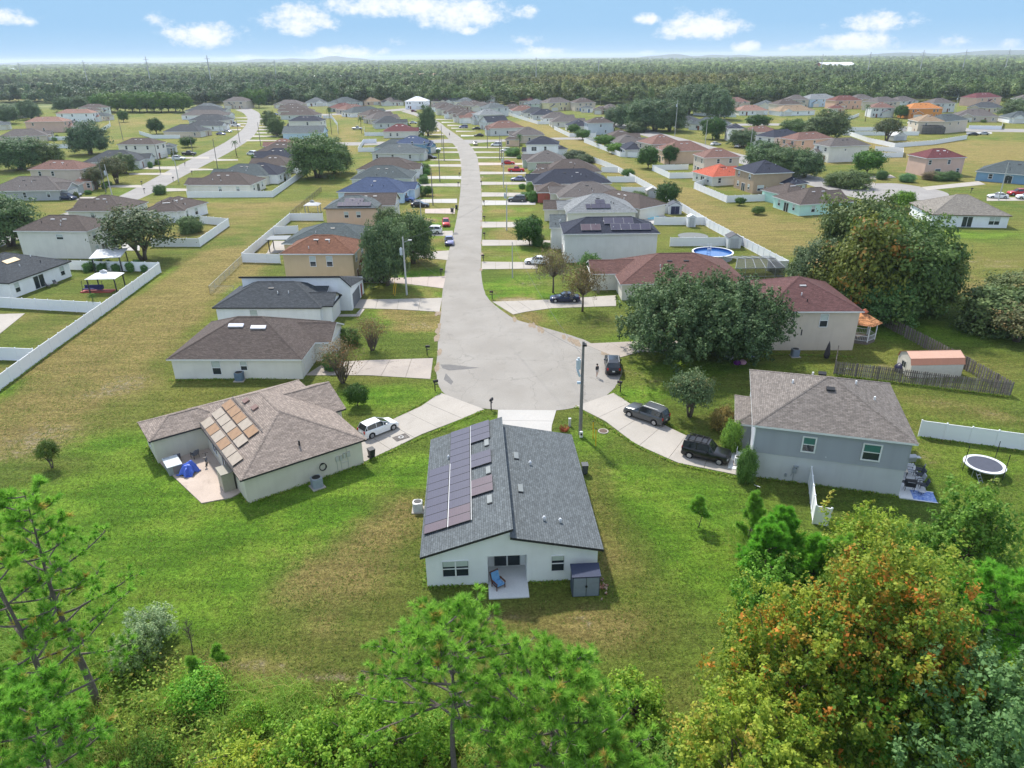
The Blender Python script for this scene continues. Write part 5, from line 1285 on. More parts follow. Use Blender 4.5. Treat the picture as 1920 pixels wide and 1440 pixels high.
def small_shed(label,loc,rz,w=2.6,d=2.2,wall=(.62,.64,.66),roof=(.10,.11,.12),ddoor=(.45,.47,.5),hh=2.0):
 t = thing('garden_shed',label,'shed',loc,rz,'garden sheds')
 m = MB(); m.prism([(0,0),(w,0),(w,d),(0,d)],0,hh); m.poly([(0,0,hh),(w,0,hh),(w / 2,0,hh + w * .25)]); m.poly([(w,d,hh),(0,d,hh),(w / 2,d,hh + w * .25)]); m.build('wall',plain('shed wall ' + str(wall),wall,.6),t)
 m = MB(); e = .12
 for sx in (0,1):
  x0 = -e if sx == 0 else w + e
  z0 = hh - e * .5
  m.poly([(x0,-e,z0),(w / 2,-e,hh + w * .25 + .03),(w / 2,d + e,hh + w * .25 + .03),(x0,d + e,z0)][::1 if sx else -1])
  m.poly([(x0,-e,z0 - .06),(w / 2,-e,hh + w * .25 - .04),(w / 2,-e,hh + w * .25 + .03),(x0,-e,z0)])
 m.build('roof',plain('shed roof ' + str(roof),roof,.8),t)
 for s in (-1,1):
  m = MB(); m.box((w / 2 + (.02 if s > 0 else -w * .32),-.04,.05),(w / 2 + (w * .32 if s > 0 else -.02),-.004,hh * .92)); m.build('door',plain('shed door ' + str(ddoor),ddoor,.6),t)
 return t
q = P(1612,0 + 0) if False else None
# resin shed with double doors behind the white solar house
def resin_shed():
 t = thing('garden_shed','grey resin shed with double doors against the back wall of the white solar house','shed',(4.20,40.05,0),R(3.1),'garden sheds')
 W,D,h0,h1 = 1.95,1.15,1.75,2.0
 m = MB(); m.prism([(0,0),(W,0),(W,D),(0,D)],0,h0); m.build('wall',plain('dark resin',(.07,.09,.14),.5),t)
 m = MB(); i = len(m.v); e = .07
 m.v += [(-e,-e,h0),(W + e,-e,h0),(W + e,D,h1),(-e,D,h1),(-e,-e,h0 + .07),(W + e,-e,h0 + .07),(W + e,D,h1 + .07),(-e,D,h1 + .07)]
 for f in ((0,3,2,1),(4,5,6,7),(0,1,5,4),(1,2,6,5),(2,3,7,6),(3,0,4,7)): m.f.append(tuple(i + k for k in f)); m.m.append(0)
 m.build('lid',plain('navy resin lid',(.035,.045,.085),.45),t)
 for s in (0,1):
  m = MB(); x0 = .06 + s * (W / 2 - .04); m.box((x0,-.05,.06),(x0 + W / 2 - .08,-.004,h0 - .06)); d = m.build('door',plain('resin door',(.25,.29,.35),.5),t)
  for k in range(5):
   q = MB(); q.box((x0 + .05,-.062,.14 + k * .31),(x0 + W / 2 - .13,-.052,.40 + k * .31)); q.build('door_panel',plain('resin door',(.25,.29,.35),.5),d)
 m = MB(); m.cyl((W / 2,0),.001,0,.001,3); m = MB(); m.tube([(W / 2,-.05,.95),(W / 2,-.10,.95)],.09,12); m.build('latch',M_dark,t)
resin_shed()
# blue cushioned rocker on the porch
def rocker():
 t = thing('porch_chair','brown wicker chair with blue striped cushions on the white porch','chair',(-1.15,41.1,.09),R(35)); wk = plain('brown wicker',(.12,.045,.025),.7,scale=8,amt=.5); cu = plain('blue cushion',(.10,.28,.55),.8,scale=6,amt=.5,c2=(.3,.5,.7))
 for sx in (-.36,.36):
  for sy,hh in ((-.32,.55),(.32,.45)): m = MB(); m.tube([(sx,sy,0),(sx,sy,hh)],.035,6); m.build('leg',wk,t)
  m = MB(); m.box((sx - .05,-.38,.55),(sx + .05,.34,.61)); m.build('armrest',wk,t)
 m = MB(); m.box((-.36,-.34,.26),(.36,.34,.33)); m.build('seat',wk,t); m = MB(); m.box((-.31,-.34,.33),(.31,.26,.45)); m.build('cushion',cu,t)
 M = Matrix.Translation((0,.30,.33)) @ Matrix.Rotation(R(-18),4,'X'); m = MB(); m.box((-.36,.02,0),(.36,.09,.85),0,M); b = m.build('backrest',wk,t); m = MB(); m.box((-.3,-.1,.1),(.3,.015,.78),0,M); m.build('back_cushion',cu,b)
rocker()
# ------------------------------------------------------------------ remaining special houses of the rows
A = Vector((17.2,107.8,0)); B = Vector((37.6,108.2,0))
ROOF['rosybrown'] = (.19,.10,.085)
house('rosy brown roofed bungalow with arched white front gable behind the oak',None,None,2.75,14.5,'rosybrown','cream',world=(A,B),front='',win=(),vents=2,pitch=.42,wings=[(-4.0,5.5,7,12.5,2.9,'gu')],left_win=True,right_win=False)
# tall white gable wall left of the street
def white_saltbox():
 t = thing('house','white house with tall blank side wall, black roof edge and dark garage','house',(-41.0,104.9,0),R(-1),'houses of the neighbourhood')
 W,D,z0,z1 = 16.4,9.0,5.5,2.8
 m = MB(); i = len(m.v); cx = 1.3
 m.poly([(0,0,0),(W,0,0),(W,0,z0 - 1.6),(W - cx,0,z0),(0,0,z0)]); m.poly([(W,D,0),(0,D,0),(0,D,z1),(W,D,z1)]); m.poly([(0,D,0),(0,0,0),(0,0,z0),(0,D,z1)]); m.poly([(W,0,0),(W,D,0),(W,D,z1 - .4),(W,0,z0 - 1.6)])
 m.build('wall',wallm('white'),t)
 m = MB(); m.poly([(-.3,-.3,z0 + .08),(W - cx,-.3,z0 + .08),(W - cx,D + .3,z1),(-.3,D + .3,z1)]); m.poly([(W - cx,-.3,z0 + .08),(W + .3,-.3,z0 - 1.55),(W + .3,D + .3,z1 - .4),(W - cx,D + .3,z1)]); m.build('roof',roofm('darkgrey'),t)
 m = MB(); m.box((-.3,-.32,z0 - .2),(W - cx,-.26,z0 + .07)); m.poly([(W - cx,-.32,z0 - .2),(W + .3,-.32,z0 - 1.8),(W + .3,-.32,z0 - 1.56),(W - cx,-.32,z0 + .07)]); m.build('fascia',M_dark,t)
 add('garage_door',garage_mesh(4.8,2.3,(.16,.17,.19)),t,(W + .004,3.4,1.15),math.pi / 2); add('door',door_mesh((.25,.03,.03)),t,(W + .004,7.2,1.05),math.pi / 2)
white_saltbox()
def add_wing(label,x0,y0,x1,y1,z,kind,roof,wall,pitch=.42,garage=None):
 """a front wing added to a finished house, in the house's own frame"""
 root = RES[label][0]; rb = MB(); hgt,ribs = roof_faces(rb,x0,y0,x1,y1,z,kind,pitch); ro = rb.build('roof',roofm(roof),root)
 cb = MB(); [cap_strip(cb,p,q) for p,q in ribs]; cb.build('ridge_cap',roofm(roof),ro)
 m = MB(); o = .35; m.prism([(x0,y0 + o),(x1 - o,y0 + o),(x1 - o,y1 - o),(x0,y1 - o)],0,z - .03)
 if kind == 'gu': m.poly([(x1 - o,y0 + o,z - .03),(x1 - o,y1 - o,z - .03),(x1 - o,(y0 + y1) / 2,hgt - o * pitch)])
 m.build('wall',wallm(wall),root)
 f = MB(); f.box((x0,y0,z - .2),(x1,y0 + .05,z - .004)); f.box((x0,y1 - .05,z - .2),(x1,y1,z - .004))
 ym = (y0 + y1) / 2
 for ya in (y0 + .05,y1 - .05): f.poly([(x1 + .002,ya,z - .2),(x1 + .002,ym,hgt - .2),(x1 + .002,ym,hgt),(x1 + .002,ya,z)])
 f.build('fascia',M_trim,root)
 if garage: add('garage_door',garage_mesh(4.8,2.2,garage),root,(x1 - o + .004,(y0 + y1) / 2,1.1),math.pi / 2)
L2 = H[0][0]; L3 = H[1][0]
add_wing(L2,12.0,5.6,18.6,12.6,2.744,'gu','brown','ivory',garage=(.6,.6,.56))
add_wing(L3,10.5,3.6,15.6,9.6,2.744,'gu','darkgrey','white',garage=(.3,.32,.35))
add_wing(H[2][0],8.0,4.0,13.2,9.0,2.744,'gu','rust','tan',garage=(.5,.42,.3))
# skylights of the cream bungalow
def skylight(root,x,y,z,pitch,w=.95,d=.55,ax='X',s=1):
 m = MB(); M = Matrix.Translation((x,y,z)) @ Matrix.Rotation(math.atan(pitch) * s,4,ax); m.box((-w,-d / 2,.0),(w,d / 2,.16),0,M); m.build('skylight',plain('skylight dome',(.72,.72,.78),.3),root)
r0,W0,_ = RES[L2]
skylight(r0,7.0,5.2,2.75 + 5.2 * .46,.46); skylight(r0,9.9,4.9,2.75 + 4.9 * .46,.46)
# rooftop solar on the rows
def pv_on(label,pitch,cells,x0,y0,w=1.05,hh=1.7,mt=(None,None),frame=M_metal):
 root,W,_ = RES[label]; eh = [h_[3] for h_ in H if h_[0] == label][0]
 slope_panel_grid(root,cells,(x0,y0,eh + y0 * pitch + .03),(1,0,0),(0,1,pitch),w,hh,mt[0] or M_pv,mt[1] or M_pv2,frame=frame)
pv_on('grey walled two-storey house with navy roof and black solar panels',.46,[(i,0,'b' if i < 3 else 'a') for i in (0,1,3,4,5,6)] + [(i + .4,1) for i in (2,3,4)] ,3.4,.75,1.85,1.9)
pv_on('long bungalow with pale grey roof and small dark solar panels',.44,[(i,0) for i in range(4)] + [(i,0) for i in (-1.1,)] + [(1,1),(2,1)],5.8,1.2,1.1,1.7,frame=M_dark)
pv_on('beige two-storey house with violet solar panels on its near slope',.46,[(i,0) for i in range(7)] + [(i + .3,1) for i in range(1,5)],3.0,.5,1.05,1.45,(M_pv3,M_pv3),frame=M_dark)
r1,W1,_ = RES['white house with near-black roof and an amber skylight at the left edge']; m = MB(); M = Matrix.Translation((W1 * .42,4.3,2.75 + 4.3 * .46)) @ Matrix.Rotation(math.atan(.46),4,'X'); m.box((-1.4,-.5,0),(1.4,.5,.12),0,M); m.build('skylight',plain('amber panel',(.62,.45,.24),.5),r1)
for (x,y,a,l) in ((6.6,-.9,.4,'dark chair on the back porch of the near-black roofed house'),(8.0,-1.2,-.3,'second dark chair on the back porch of the near-black roofed house')):
 q = Matrix.Translation(r1.location) @ Matrix.Rotation(r1.rotation_euler[2],4,'Z') @ Vector((x,y,0)); patio_chair(l,(q.x,q.y,0),r1.rotation_euler[2] + a,cush=(.1,.1,.11))
# ------------------------------------------------------------------ vinyl fences, panel by panel
_fp = {}
def vinyl_meshes():
 if 'p' in _fp: return
 m = MB(); m.box((.0,-.02,.06),(1.0,.02,1.72)); m.box((0,-.035,.04),(1,.035,.16)); m.box((0,-.035,1.66),(1,.035,1.80)); _fp['p'] = m.mesh('panel',M_vinyl)
 m = MB(); m.box((-.065,-.065,0),(.065,.065,1.86)); i = len(m.v); m.v += [(-.08,-.08,1.86),(.08,-.08,1.86),(.08,.08,1.86),(-.08,.08,1.86),(0,0,1.95)]
 for f in ((0,1,4),(1,2,4),(2,3,4),(3,0,4),(3,2,1,0)): m.f.append(tuple(i + k for k in f)); m.m.append(0)
 _fp['o'] = m.mesh('post',M_vinyl)
def vinyl(label,pts,world=False,hs=1.0,step=2.44):
 vinyl_meshes(); W_ = [Vector((*p,0)) if world else P(*p) for p in pts]
 o = W_[0]; t = thing('vinyl_fence',label,'fence',(o.x,o.y,0),0,'white vinyl fences')
 first = True
 for a,b in zip(W_[:-1],W_[1:]):
  L_ = (b - a).length; n = max(1,round(L_ / step)); rz = math.atan2(b.y - a.y,b.x - a.x)
  for k in range(n + 1):
   if k == 0 and not first: continue
   q = a.lerp(b,k / n) - o; add('post',_fp['o'],t,(q.x,q.y,0),rz,(1,1,hs))
  for k in range(n):
   q = a.lerp(b,k / n) - o; add('panel',_fp['p'],t,(q.x,q.y,0),rz,(L_ / n,1,hs * rnd.uniform(.985,1.01)))
  first = False
vinyl('long white panel fence running diagonally at the left edge of the dry strip',[(-70,777),(0,733),(80,673),(205,583),(302,511)])
vinyl('white fence behind the garden plants, meeting the long diagonal fence',[(300,510),(132,506)])
vinyl('white fence between the two fenced yards at the left edge',[(-30,576),(0,577),(193,588)])
vinyl('short white fence in the lowest yard at the left edge',[(-30,674),(68,678)])
vinyl('white fence corner under the round tree',[(285,463),(375,463),(430,424),(376,419)])
vinyl('white fence behind the brown-grey hip roof, with its long front and side',[(352,371),(512,370),(571,328),(528,321)])
vinyl('white fence round the yard behind the rust roofed house',[(526,494),(456,492),(545,414),(606,414)])
vinyl('inner white fence by the pergola yard',[(517,440),(560,438)])
vinyl('pale fence beside the dark slate house by the cross street',[(702,285),(672,285),(682,269),(706,268)])
vinyl('white fence left of the red-brown hip roof',[(720,255),(684,255),(683,243)])
vinyl('curving white fence at the top of the far row',[(925,203),(941,212),(975,223),(1008,233),(1040,233)])
vinyl('white fence with the palm tree behind it near the grey-blue two-storey',[(1039,243),(1068,257),(1117,257),(1118,248)])
vinyl('white fence slanting down behind the sage house',[(1120,264),(1095,267),(1163,294),(1201,296),(1201,289)])
vinyl('longest white fence, running down behind the right row to the pool yard corner',[(1108,303),(1126,309),(1157,322),(1190,341),(1220,358),(1262,385),(1330,428),(1400,466),(1476,507),(1438,508)])
vinyl('first cross fence behind the brown hip roof on the right row',[(1128,323),(1158,324)])
vinyl('second cross fence behind the navy roof',[(1138,342),(1190,342)])
vinyl('third cross fence behind the brown roof',[(1165,363),(1222,363)])
vinyl('cross fence above the small swimming pool',[(1186,400),(1270,400)])
vinyl('cross fence below the small swimming pool',[(1226,422),(1322,422)])
vinyl('cross fence above the round pool yard',[(1256,462),(1392,461)])
vinyl('white fence round the yard below the tan two-storey with salmon roof',[(1290,318),(1223,320),(1255,335),(1306,334)])
vinyl('white fence round the yard of the brown walled house',[(1322,346),(1301,354),(1362,380),(1436,377),(1436,361)])
vinyl('white fence sweeping round the yard with the lone tree',[(1578,249),(1625,266),(1677,277),(1752,271),(1812,261)])
vinyl('upper white fence behind the lone tree',[(1580,254),(1722,254)])
vinyl('far white fence left of the palm on the rise',[(1560,233),(1600,222),(1610,218)])
vinyl('farther white fence line above the lone tree',[(1577,246),(1722,244)])
vinyl('white fence in front of the screened bungalow',[(1816,242),(1877,243),(1880,232)])
vinyl('white fence right of the twin gabled house',[(1632,296),(1692,295),(1692,286),(1640,283)])
vinyl('white fence behind the trampoline',[(1722,818),(1965,851)])
_a,_b = Vector(bw(5.55,.35)),Vector(bw(5.35,-5.9)); vinyl('short white fence standing out from the wall of the blue-grey house',[(_a.x,_a.y),(_b.x,_b.y),(_b.x + 1.1,_b.y - .45)],True,1.0,1.6)
vinyl('white fence of the pink house yard, far left',[(88,264),(150,262)])
vinyl('lower white fence corner at the far left',[(50,273),(100,278),(128,278),(150,264)])
vinyl('white fence at the edge of the green field',[(190,248),(208,237),(205,229)])
vinyl('white fence left of the dark roofed house by the field',[(262,252),(286,260),(338,260)])
vinyl('curved white fence right of the navy roofed two-storey',[(606,222),(622,222),(633,236),(634,251)])
vinyl('pale low fence at the far right edge',[(1300,216),(1380,220)])
# picket fence of weathered boards, shadow-box pattern
def picket(label,pts,hgt=1.75):
 W_ = [P(*p) for p in pts]; o = W_[0]; t = thing('picket_fence',label,'fence',(o.x,o.y,0))
 mats = [plain('weathered board %d' % i,c,.9,scale=4,amt=.7) for i,c in enumerate([(.24,.21,.185),(.18,.155,.135),(.30,.27,.24)])]
 sl = []
 for mt in mats:
  m = MB(); m.box((-.07,-.011,.05),(.07,.011,hgt - .06)); i = len(m.v); m.v += [(-.07,-.011,hgt - .06),(.07,-.011,hgt - .06),(.035,-.011,hgt),(-.035,-.011,hgt),(-.07,.011,hgt - .06),(.07,.011,hgt - .06),(.035,.011,hgt),(-.035,.011,hgt)]
  for f in ((0,1,2,3),(5,4,7,6),(3,2,6,7),(1,5,6,2),(4,0,3,7)): m.f.append(tuple(i + k for k in f)); m.m.append(0)
  sl.append(m.mesh('slat',mt))
 rm = MB(); rm.box((0,-.02,-.04),(1,.02,.04)); rail = rm.mesh('rail',mats[1]); pm = MB(); pm.box((-.05,-.05,0),(.05,.05,hgt + .02)); post = pm.mesh('post',mats[1])
 r2 = random.Random(4); cnt = 0
 for a,b in zip(W_[:-1],W_[1:]):
  L_ = (b - a).length; rz = math.atan2(b.y - a.y,b.x - a.x); nrm = Vector((-math.sin(rz),math.cos(rz),0)); n = int(L_ / .215)
  for z in (.35,.9,1.45): q = a - o; add('rail',rail,t,(q.x,q.y,z),rz,(L_,1,1))
  for k in range(int(L_ / 2.4) + 1):
   q = a.lerp(b,k * 2.4 / L_) - o; add('post',post,t,(q.x,q.y,0),rz)
  for k in range(n):
   if cnt >= 296: break
   if r2.random() < .012: continue
   s = 1 if k % 2 else -1; q = a.lerp(b,(k + .5) / n) - o + nrm * (.034 * s); cnt += 1
   ob = add('slat',sl[r2.choice((0,0,1,1,2))],t,(q.x,q.y,r2.uniform(-.03,.03)),rz + r2.uniform(-.03,.03)); ob.rotation_euler[1] = r2.uniform(-.015,.015)
picket('grey weathered picket fence round the yard with the orange roofed barn shed',[(1568,672),(1563,702),(1893,743),(1807,693),(1720,646),(1674,621),(1622,589)])
# chain-link
def chain(label,pts,hgt=1.35,cm=(.46,.47,.44),sp=.28):
 W_ = [P(*p) for p in pts]; o = W_[0]; t = thing('chain_link_fence',label,'fence',(o.x,o.y,0)); mt = plain('fence wire ' + str(cm),cm,.5,.3)
 for a,b in zip(W_[:-1],W_[1:]):
  L_ = (b - a).length; n = max(1,round(L_ / 3)); d = (b - a) / L_
  m = MB(); m.tube([a - o + Vector((0,0,hgt)),b - o + Vector((0,0,hgt))],.03,5); m.build('top_rail',mt,t)
  for k in range(n + 1):
   q = a.lerp(b,k / n) - o; m = MB(); m.tube([q,q + Vector((0,0,hgt + .05))],.035,5); m.build('post',mt,t)
  m = MB(); k = 0.
  while k < L_:
   for s in (1,-1):
    p0 = a - o + d * k; p1 = a - o + d * min(max(k + s * hgt * .8,0),L_); m.tube([p0 + Vector((0,0,.03)),p1 + Vector((0,0,hgt))],.009,3,cap=False)
   k += sp
  ob = m.build('wire_mesh',mt,t); ob['kind'] = 'stuff'
chain('galvanised chain-link fence running down from the white yard fence',[(455,492),(394,551),(440,551)])
chain('rusty dark chain-link fence above the pergola yard',[(545,408),(603,359)],1.4,(.14,.11,.09))
# ------------------------------------------------------------------ pools, pergolas, small yard buildings
def round_pool():
 c = P(1335,484); t = thing('round_pool','round above-ground pool with blue water and white rim','pool',(c.x,c.y,0)); r = 3.7
 m = MB(); n = 40
 for k in range(n):
  a0,a1 = 2 * math.pi * k / n,2 * math.pi * (k + 1) / n
  for rr_,s in ((r,1),(r - .06,-1)):
   q = [(rr_ * math.cos(a0),rr_ * math.sin(a0),0),(rr_ * math.cos(a1),rr_ * math.sin(a1),0),(rr_ * math.cos(a1),rr_ * math.sin(a1),1.25),(rr_ * math.cos(a0),rr_ * math.sin(a0),1.25)]; m.poly(q[::s],0 if s > 0 else 1)
 m.build('wall',[plain('pool wall',(.42,.45,.50),.5),plain('blue liner',(.03,.12,.42),.5)],t)
 m = MB(); ring(m,r - .1,r + .18,1.2,1.28); m.build('rim',M_trim,t)
 wt = plain('pool water',(.02,.08,.26),.1,spec=.5,amt=.4,scale=.4,c2=(.03,.14,.36)); m = MB(); m.tube([(0,0,.85),(0,0,.9)],r - .07,40); m.build('water',wt,t)
 m = MB()
 for sx in (-.3,.3): m.tube([(sx,-.9 + r * .9,.1),(sx,r * .9 - .5,2.1),(sx,r * .9 - .9,2.1),(sx,r * .55,.8)],.04,5)
 for k in range(4): m.box((-.3,r * .9 - .9 + .05 * k,.3 + .4 * k),(.3,r * .9 - .7 + .05 * k,.36 + .4 * k))
 m.build('ladder',M_trim,t); return t
round_pool()
q0 = P(1225,399); t = thing('swimming_pool','small turquoise swimming pool in a pale concrete deck','pool',(q0.x,q0.y,0)); A_ = [P(*p) - q0 for p in ((1196,402),(1238,402),(1282,420),(1215,420))]
m = MB(); m.prism([(p.x,p.y) for p in (A_[3],A_[2],A_[1],A_[0])],0,.1); m.build('deck',M_conc[2],t)
A_ = [P(*p) - q0 for p in ((1206,404),(1230,404),(1244,412),(1216,412))]; m = MB(); m.prism([(p.x,p.y) for p in (A_[3],A_[2],A_[1],A_[0])],.05,.13); m.build('water',plain('turquoise water',(.16,.55,.68),.1,amt=0),t)
small_shed('white garden shed with dark navy door in the pool yard corner',(P(1253,402).x,P(1253,402).y,0),.0,3.2,3.0,roof=(.07,.08,.10),ddoor=(.03,.035,.08),hh=2.1)
small_shed('small white shed with grey roof next to the round pool',(P(1364,466).x,P(1364,466).y,0),.0,2.6,2.6,roof=(.09,.09,.10),hh=2.2)
small_shed('narrow white resin shed by the fence below the small pool',(P(1289,426).x,P(1289,426).y,0),0,1.8,1.6,wall=(.7,.72,.75),roof=(.62,.65,.68),hh=2.3)
small_shed('little white shed in the yard with the lone tree',(P(1675,264).x,P(1675,264).y,0),.2,6.5,4,wall=(.6,.62,.63),roof=(.6,.6,.6),hh=2.0)
small_shed('brown shed against the third cross fence',(P(1212,372).x,P(1212,372).y,0),0,3,2.4,wall=(.40,.38,.35),roof=(.45,.44,.42),hh=2.1)
m0 = P(1308,443); t = thing('trampoline','dark oval ground cover lying in the yard above the round pool','ground cover',(m0.x - 1,m0.y,0)); m = MB(); m.tube([(0,0,.02),(0,0,.1)],3.2,26); m.build('sheet',plain('grey cover',(.16,.17,.16),.7),t); t.name = 'pool_cover'
# screen enclosure behind the oak
def screen_cage(label,px,w,d,hh,c=M_dark):
 q = P(*px); t = thing('pool_enclosure',label,'pool enclosure',(q.x,q.y,0)); sm = bpy.data.materials.get('insect screen')
 if sm is None:
  sm,nt,b = new_mat('insect screen'); b.inputs['Base Color'].default_value = (.05,.055,.06,1); b.inputs['Alpha'].default_value = .62
 m = MB(); m.poly([(0,0,0),(w,0,0),(w,0,hh),(0,0,hh)]); m.poly([(w,0,0),(w,d,0),(w,d,hh),(w,0,hh)]); m.poly([(0,0,hh),(w,0,hh),(w - 1,d * .35,hh + .9),(1,d * .35,hh + .9)]); m.poly([(1,d * .35,hh + .9),(w - 1,d * .35,hh + .9),(w,d,hh),(0,d,hh)]); m.build('screen',sm,t)
 m = MB()
 for k in range(6): x = w * k / 5; x2 = 1 + (w - 2) * k / 5; m.tube([(x,-.01,0),(x,-.01,hh),(x2,d * .35,hh + .93),(x,d,hh)],.05,4)
 m.tube([(0,-.01,hh),(w,-.01,hh),(w,d,hh)],.06,4); m.tube([(1,d * .35,hh + .94),(w - 1,d * .35,hh + .94)],.05,4); m.tube([(0,-.01,hh * .45),(w,-.01,hh * .45)],.04,4); m.build('frame',c,t)
screen_cage('dark screened pool enclosure behind the big oak',(1376,531),8.5,8,2.6,M_grey)
screen_cage('dark screened porch below the beige two-storey block',(1727,252),11,6,3.0)
def pergola(label,px,w,d,hh,roofc,postc,cloth=False,rz=0.,floor=None,mid=True):
 q = P(*px); t = thing('pergola' if not cloth else 'canopy_tent',label,'pergola' if not cloth else 'canopy',(q.x,q.y,0),rz)
 rm = plain('canopy ' + str(roofc),roofc,.6)
 for x in (0.1,w - .1):
  for y in (.1,d - .1): m = MB(); m.box((x - .08,y - .08,0),(x + .08,y + .08,hh)); m.build('post',postc,t)
 m = MB()
 if cloth:
  i = len(m.v); n = 12
  for a in range(n + 1):
   for b_ in range(n + 1):
    u,v = a / n,b_ / n; z = hh + .75 * (1 - max(abs(u - .5),abs(v - .5)) * 2) ** .8 - .12 * math.sin(u * math.pi * 2) ** 2 * 0
    m.v.append((-.2 + u * (w + .4),-.2 + v * (d + .4),z))
  for a in range(n):
   for b_ in range(n): k = i + a * (n + 1) + b_; m.f.append((k,k + n + 1,k + n + 2,k + 1)); m.m.append(0)
 else:
  i = len(m.v); m.v += [(-.3,-.3,hh),(w + .3,-.3,hh),(w + .3,d + .3,hh + (0 if mid else .5)),(-.3,d + .3,hh + (0 if mid else .5)),(-.3,-.3,hh + .12),(w + .3,-.3,hh + .12),(w + .3,d + .3,hh + .12 + (0 if mid else .5)),(-.3,d + .3,hh + .12 + (0 if mid else .5))]
  for f in ((0,3,2,1),(4,5,6,7),(0,1,5,4),(1,2,6,5),(2,3,7,6),(3,0,4,7)): m.f.append(tuple(i + k for k in f)); m.m.append(0)
 m.build('roof',rm,t)
 if cloth: m = MB(); m.tube([(w / 2 - .5,d / 2,hh + .74),(w / 2,d / 2,hh + .95),(w / 2 + .5,d / 2,hh + .74)],.25,6); m.build('roof_vent',rm,t)
 return t
pergola('white soft-top canopy over a dark swing seat on a red base',(168,551),4.6,3.4,2.5,(.66,.66,.66),M_dark,True,rz=.05)
q = P(190,548); t = thing('garden_swing','dark blue cushioned seat on a red base under the white canopy','swing seat',(q.x - 1.4,q.y + .3,0)); m = MB(); m.box((-2,-.6,0),(3.2,.9,.18)); m.build('base',plain('red base',(.35,.07,.06),.7),t); m = MB(); m.box((-1.6,-.3,.45),(1.6,.4,.62)); m.build('seat',plain('navy cushion',(.03,.03,.12),.8),t); m = MB(); m.box((-1.6,.4,.5),(1.6,.52,1.1)); m.build('backrest',plain('navy cushion',(.03,.03,.12),.8),t)
for sx in (-1.7,1.7): m = MB(); m.tube([(sx,-.3,.18),(sx,.1,1.9)],.04,5); m.build('leg',M_dark,t)
pergola('white patio roof on dark posts against the ivory two-storey house',(178,512),4.8,4.2,2.7,(.62,.63,.64),M_dark,rz=.18,mid=False)
pergola('grey pergola with black posts on the patio beside the rust roofed house',(505,473),3.6,3.0,2.5,(.17,.19,.20),M_black,rz=.0)
pergola('arched metal carport in the yard left of the violet solar panels',(572,401),3.4,3,2.0,(.42,.42,.42),M_metal,True)
for (pts,mt) in ((((-30,590),(47,588),(0,626),(-30,640)),0),(((500,476),(548,472),(548,452),(512,452)),0),(((228,470),(262,470),(262,455),(228,455)),2)):
 w_ = [P(*p) for p in pts]; m = MB(); c_ = w_[0]; pp = [(p.x - c_.x,p.y - c_.y) for p in w_]
 ar = sum(pp[k][0] * pp[(k + 1) % len(pp)][1] - pp[(k + 1) % len(pp)][0] * pp[k][1] for k in range(len(pp)))
 m.prism(pp if ar > 0 else pp[::-1],-.05,.05); o = m.build('patio',M_conc[mt]); o.location = (c_.x,c_.y,0); o['kind'] = 'structure'
# roof sheets lying on far roofs
# ------------------------------------------------------------------ vehicles
def paint(name,c,rough=.28):
 if name in MATS: return MATS[name]
 m,nt,b = new_mat(name); b.inputs['Base Color'].default_value = (*c,1); b.inputs['Roughness'].default_value = rough; b.inputs['Metallic'].default_value = .25 if max(c) < .6 else 0.
 b.inputs['Coat Weight'].default_value = .3; b.inputs['Coat Roughness'].default_value = .08; MATS[name] = m; return m
M_tyre = plain('tyre rubber',(.018,.018,.019),.85); M_rim = plain('alloy rim',(.42,.43,.45),.3,.7,amt=0); M_lampw = plain('headlamp glass',(.62,.64,.66),.12,amt=0,spec=.6); M_lampr = plain('tail lamp',(.42,.015,.015),.2,amt=0,spec=.6); M_plate = plain('number plate',(.6,.6,.58),.5)
M_carglass = plain('car glass',(.018,.022,.026),.05,amt=0,spec=.7)
# side profiles: x from rear (0) to front (1): (x, belt height, roof height or None)
KIND = {
 'sedan': dict(L=4.75,W=1.82,H=1.45,belt=[(0,.62),(.02,.92),(.16,.98),(.30,.98),(.62,.96),(.72,.92),(.93,.76),(1,.56)],cab=[(.14,.98),(.27,1.42),(.40,1.46),(.52,1.44),(.70,.94)]),
 'hatch': dict(L=4.15,W=1.72,H=1.54,belt=[(0,.60),(.015,.98),(.10,1.02),(.30,1.0),(.66,.98),(.76,.96),(.94,.78),(1,.55)],cab=[(.02,1.0),(.10,1.48),(.30,1.54),(.50,1.52),(.76,.96)]),
 'suv': dict(L=4.85,W=1.93,H=1.75,belt=[(0,.64),(.01,1.10),(.10,1.14),(.30,1.12),(.64,1.10),(.73,1.08),(.95,.96),(1,.62)],cab=[(.02,1.12),(.07,1.66),(.25,1.74),(.52,1.72),(.71,1.08)]),
 'boxy': dict(L=4.5,W=1.85,H=1.82,belt=[(0,.66),(.01,1.12),(.10,1.14),(.30,1.13),(.62,1.12),(.72,1.10),(.96,1.02),(1,.64)],cab=[(.015,1.13),(.035,1.76),(.25,1.82),(.56,1.80),(.69,1.10)]),
 'van': dict(L=5.0,W=1.95,H=1.8,belt=[(0,.62),(.01,1.0),(.10,1.04),(.40,1.04),(.72,1.02),(.80,.98),(.95,.84),(1,.55)],cab=[(.015,1.02),(.05,1.70),(.25,1.79),(.58,1.77),(.82,.98)]),
 'pickup': dict(L=5.6,W=1.98,H=1.85,belt=[(0,.70),(.01,1.12),(.10,1.14),(.36,1.14),(.66,1.14),(.74,1.12),(.96,1.04),(1,.66)],cab=[(.36,1.14),(.39,1.78),(.46,1.85),(.60,1.83),(.71,1.12)]),
}
CAR = {}
def interp(tb,x):
 for (a,va),(b,vb) in zip(tb[:-1],tb[1:]):
  if x <= b: return va + (vb - va) * max(0,min(1,(x - a) / (b - a)))
 return tb[-1][1]
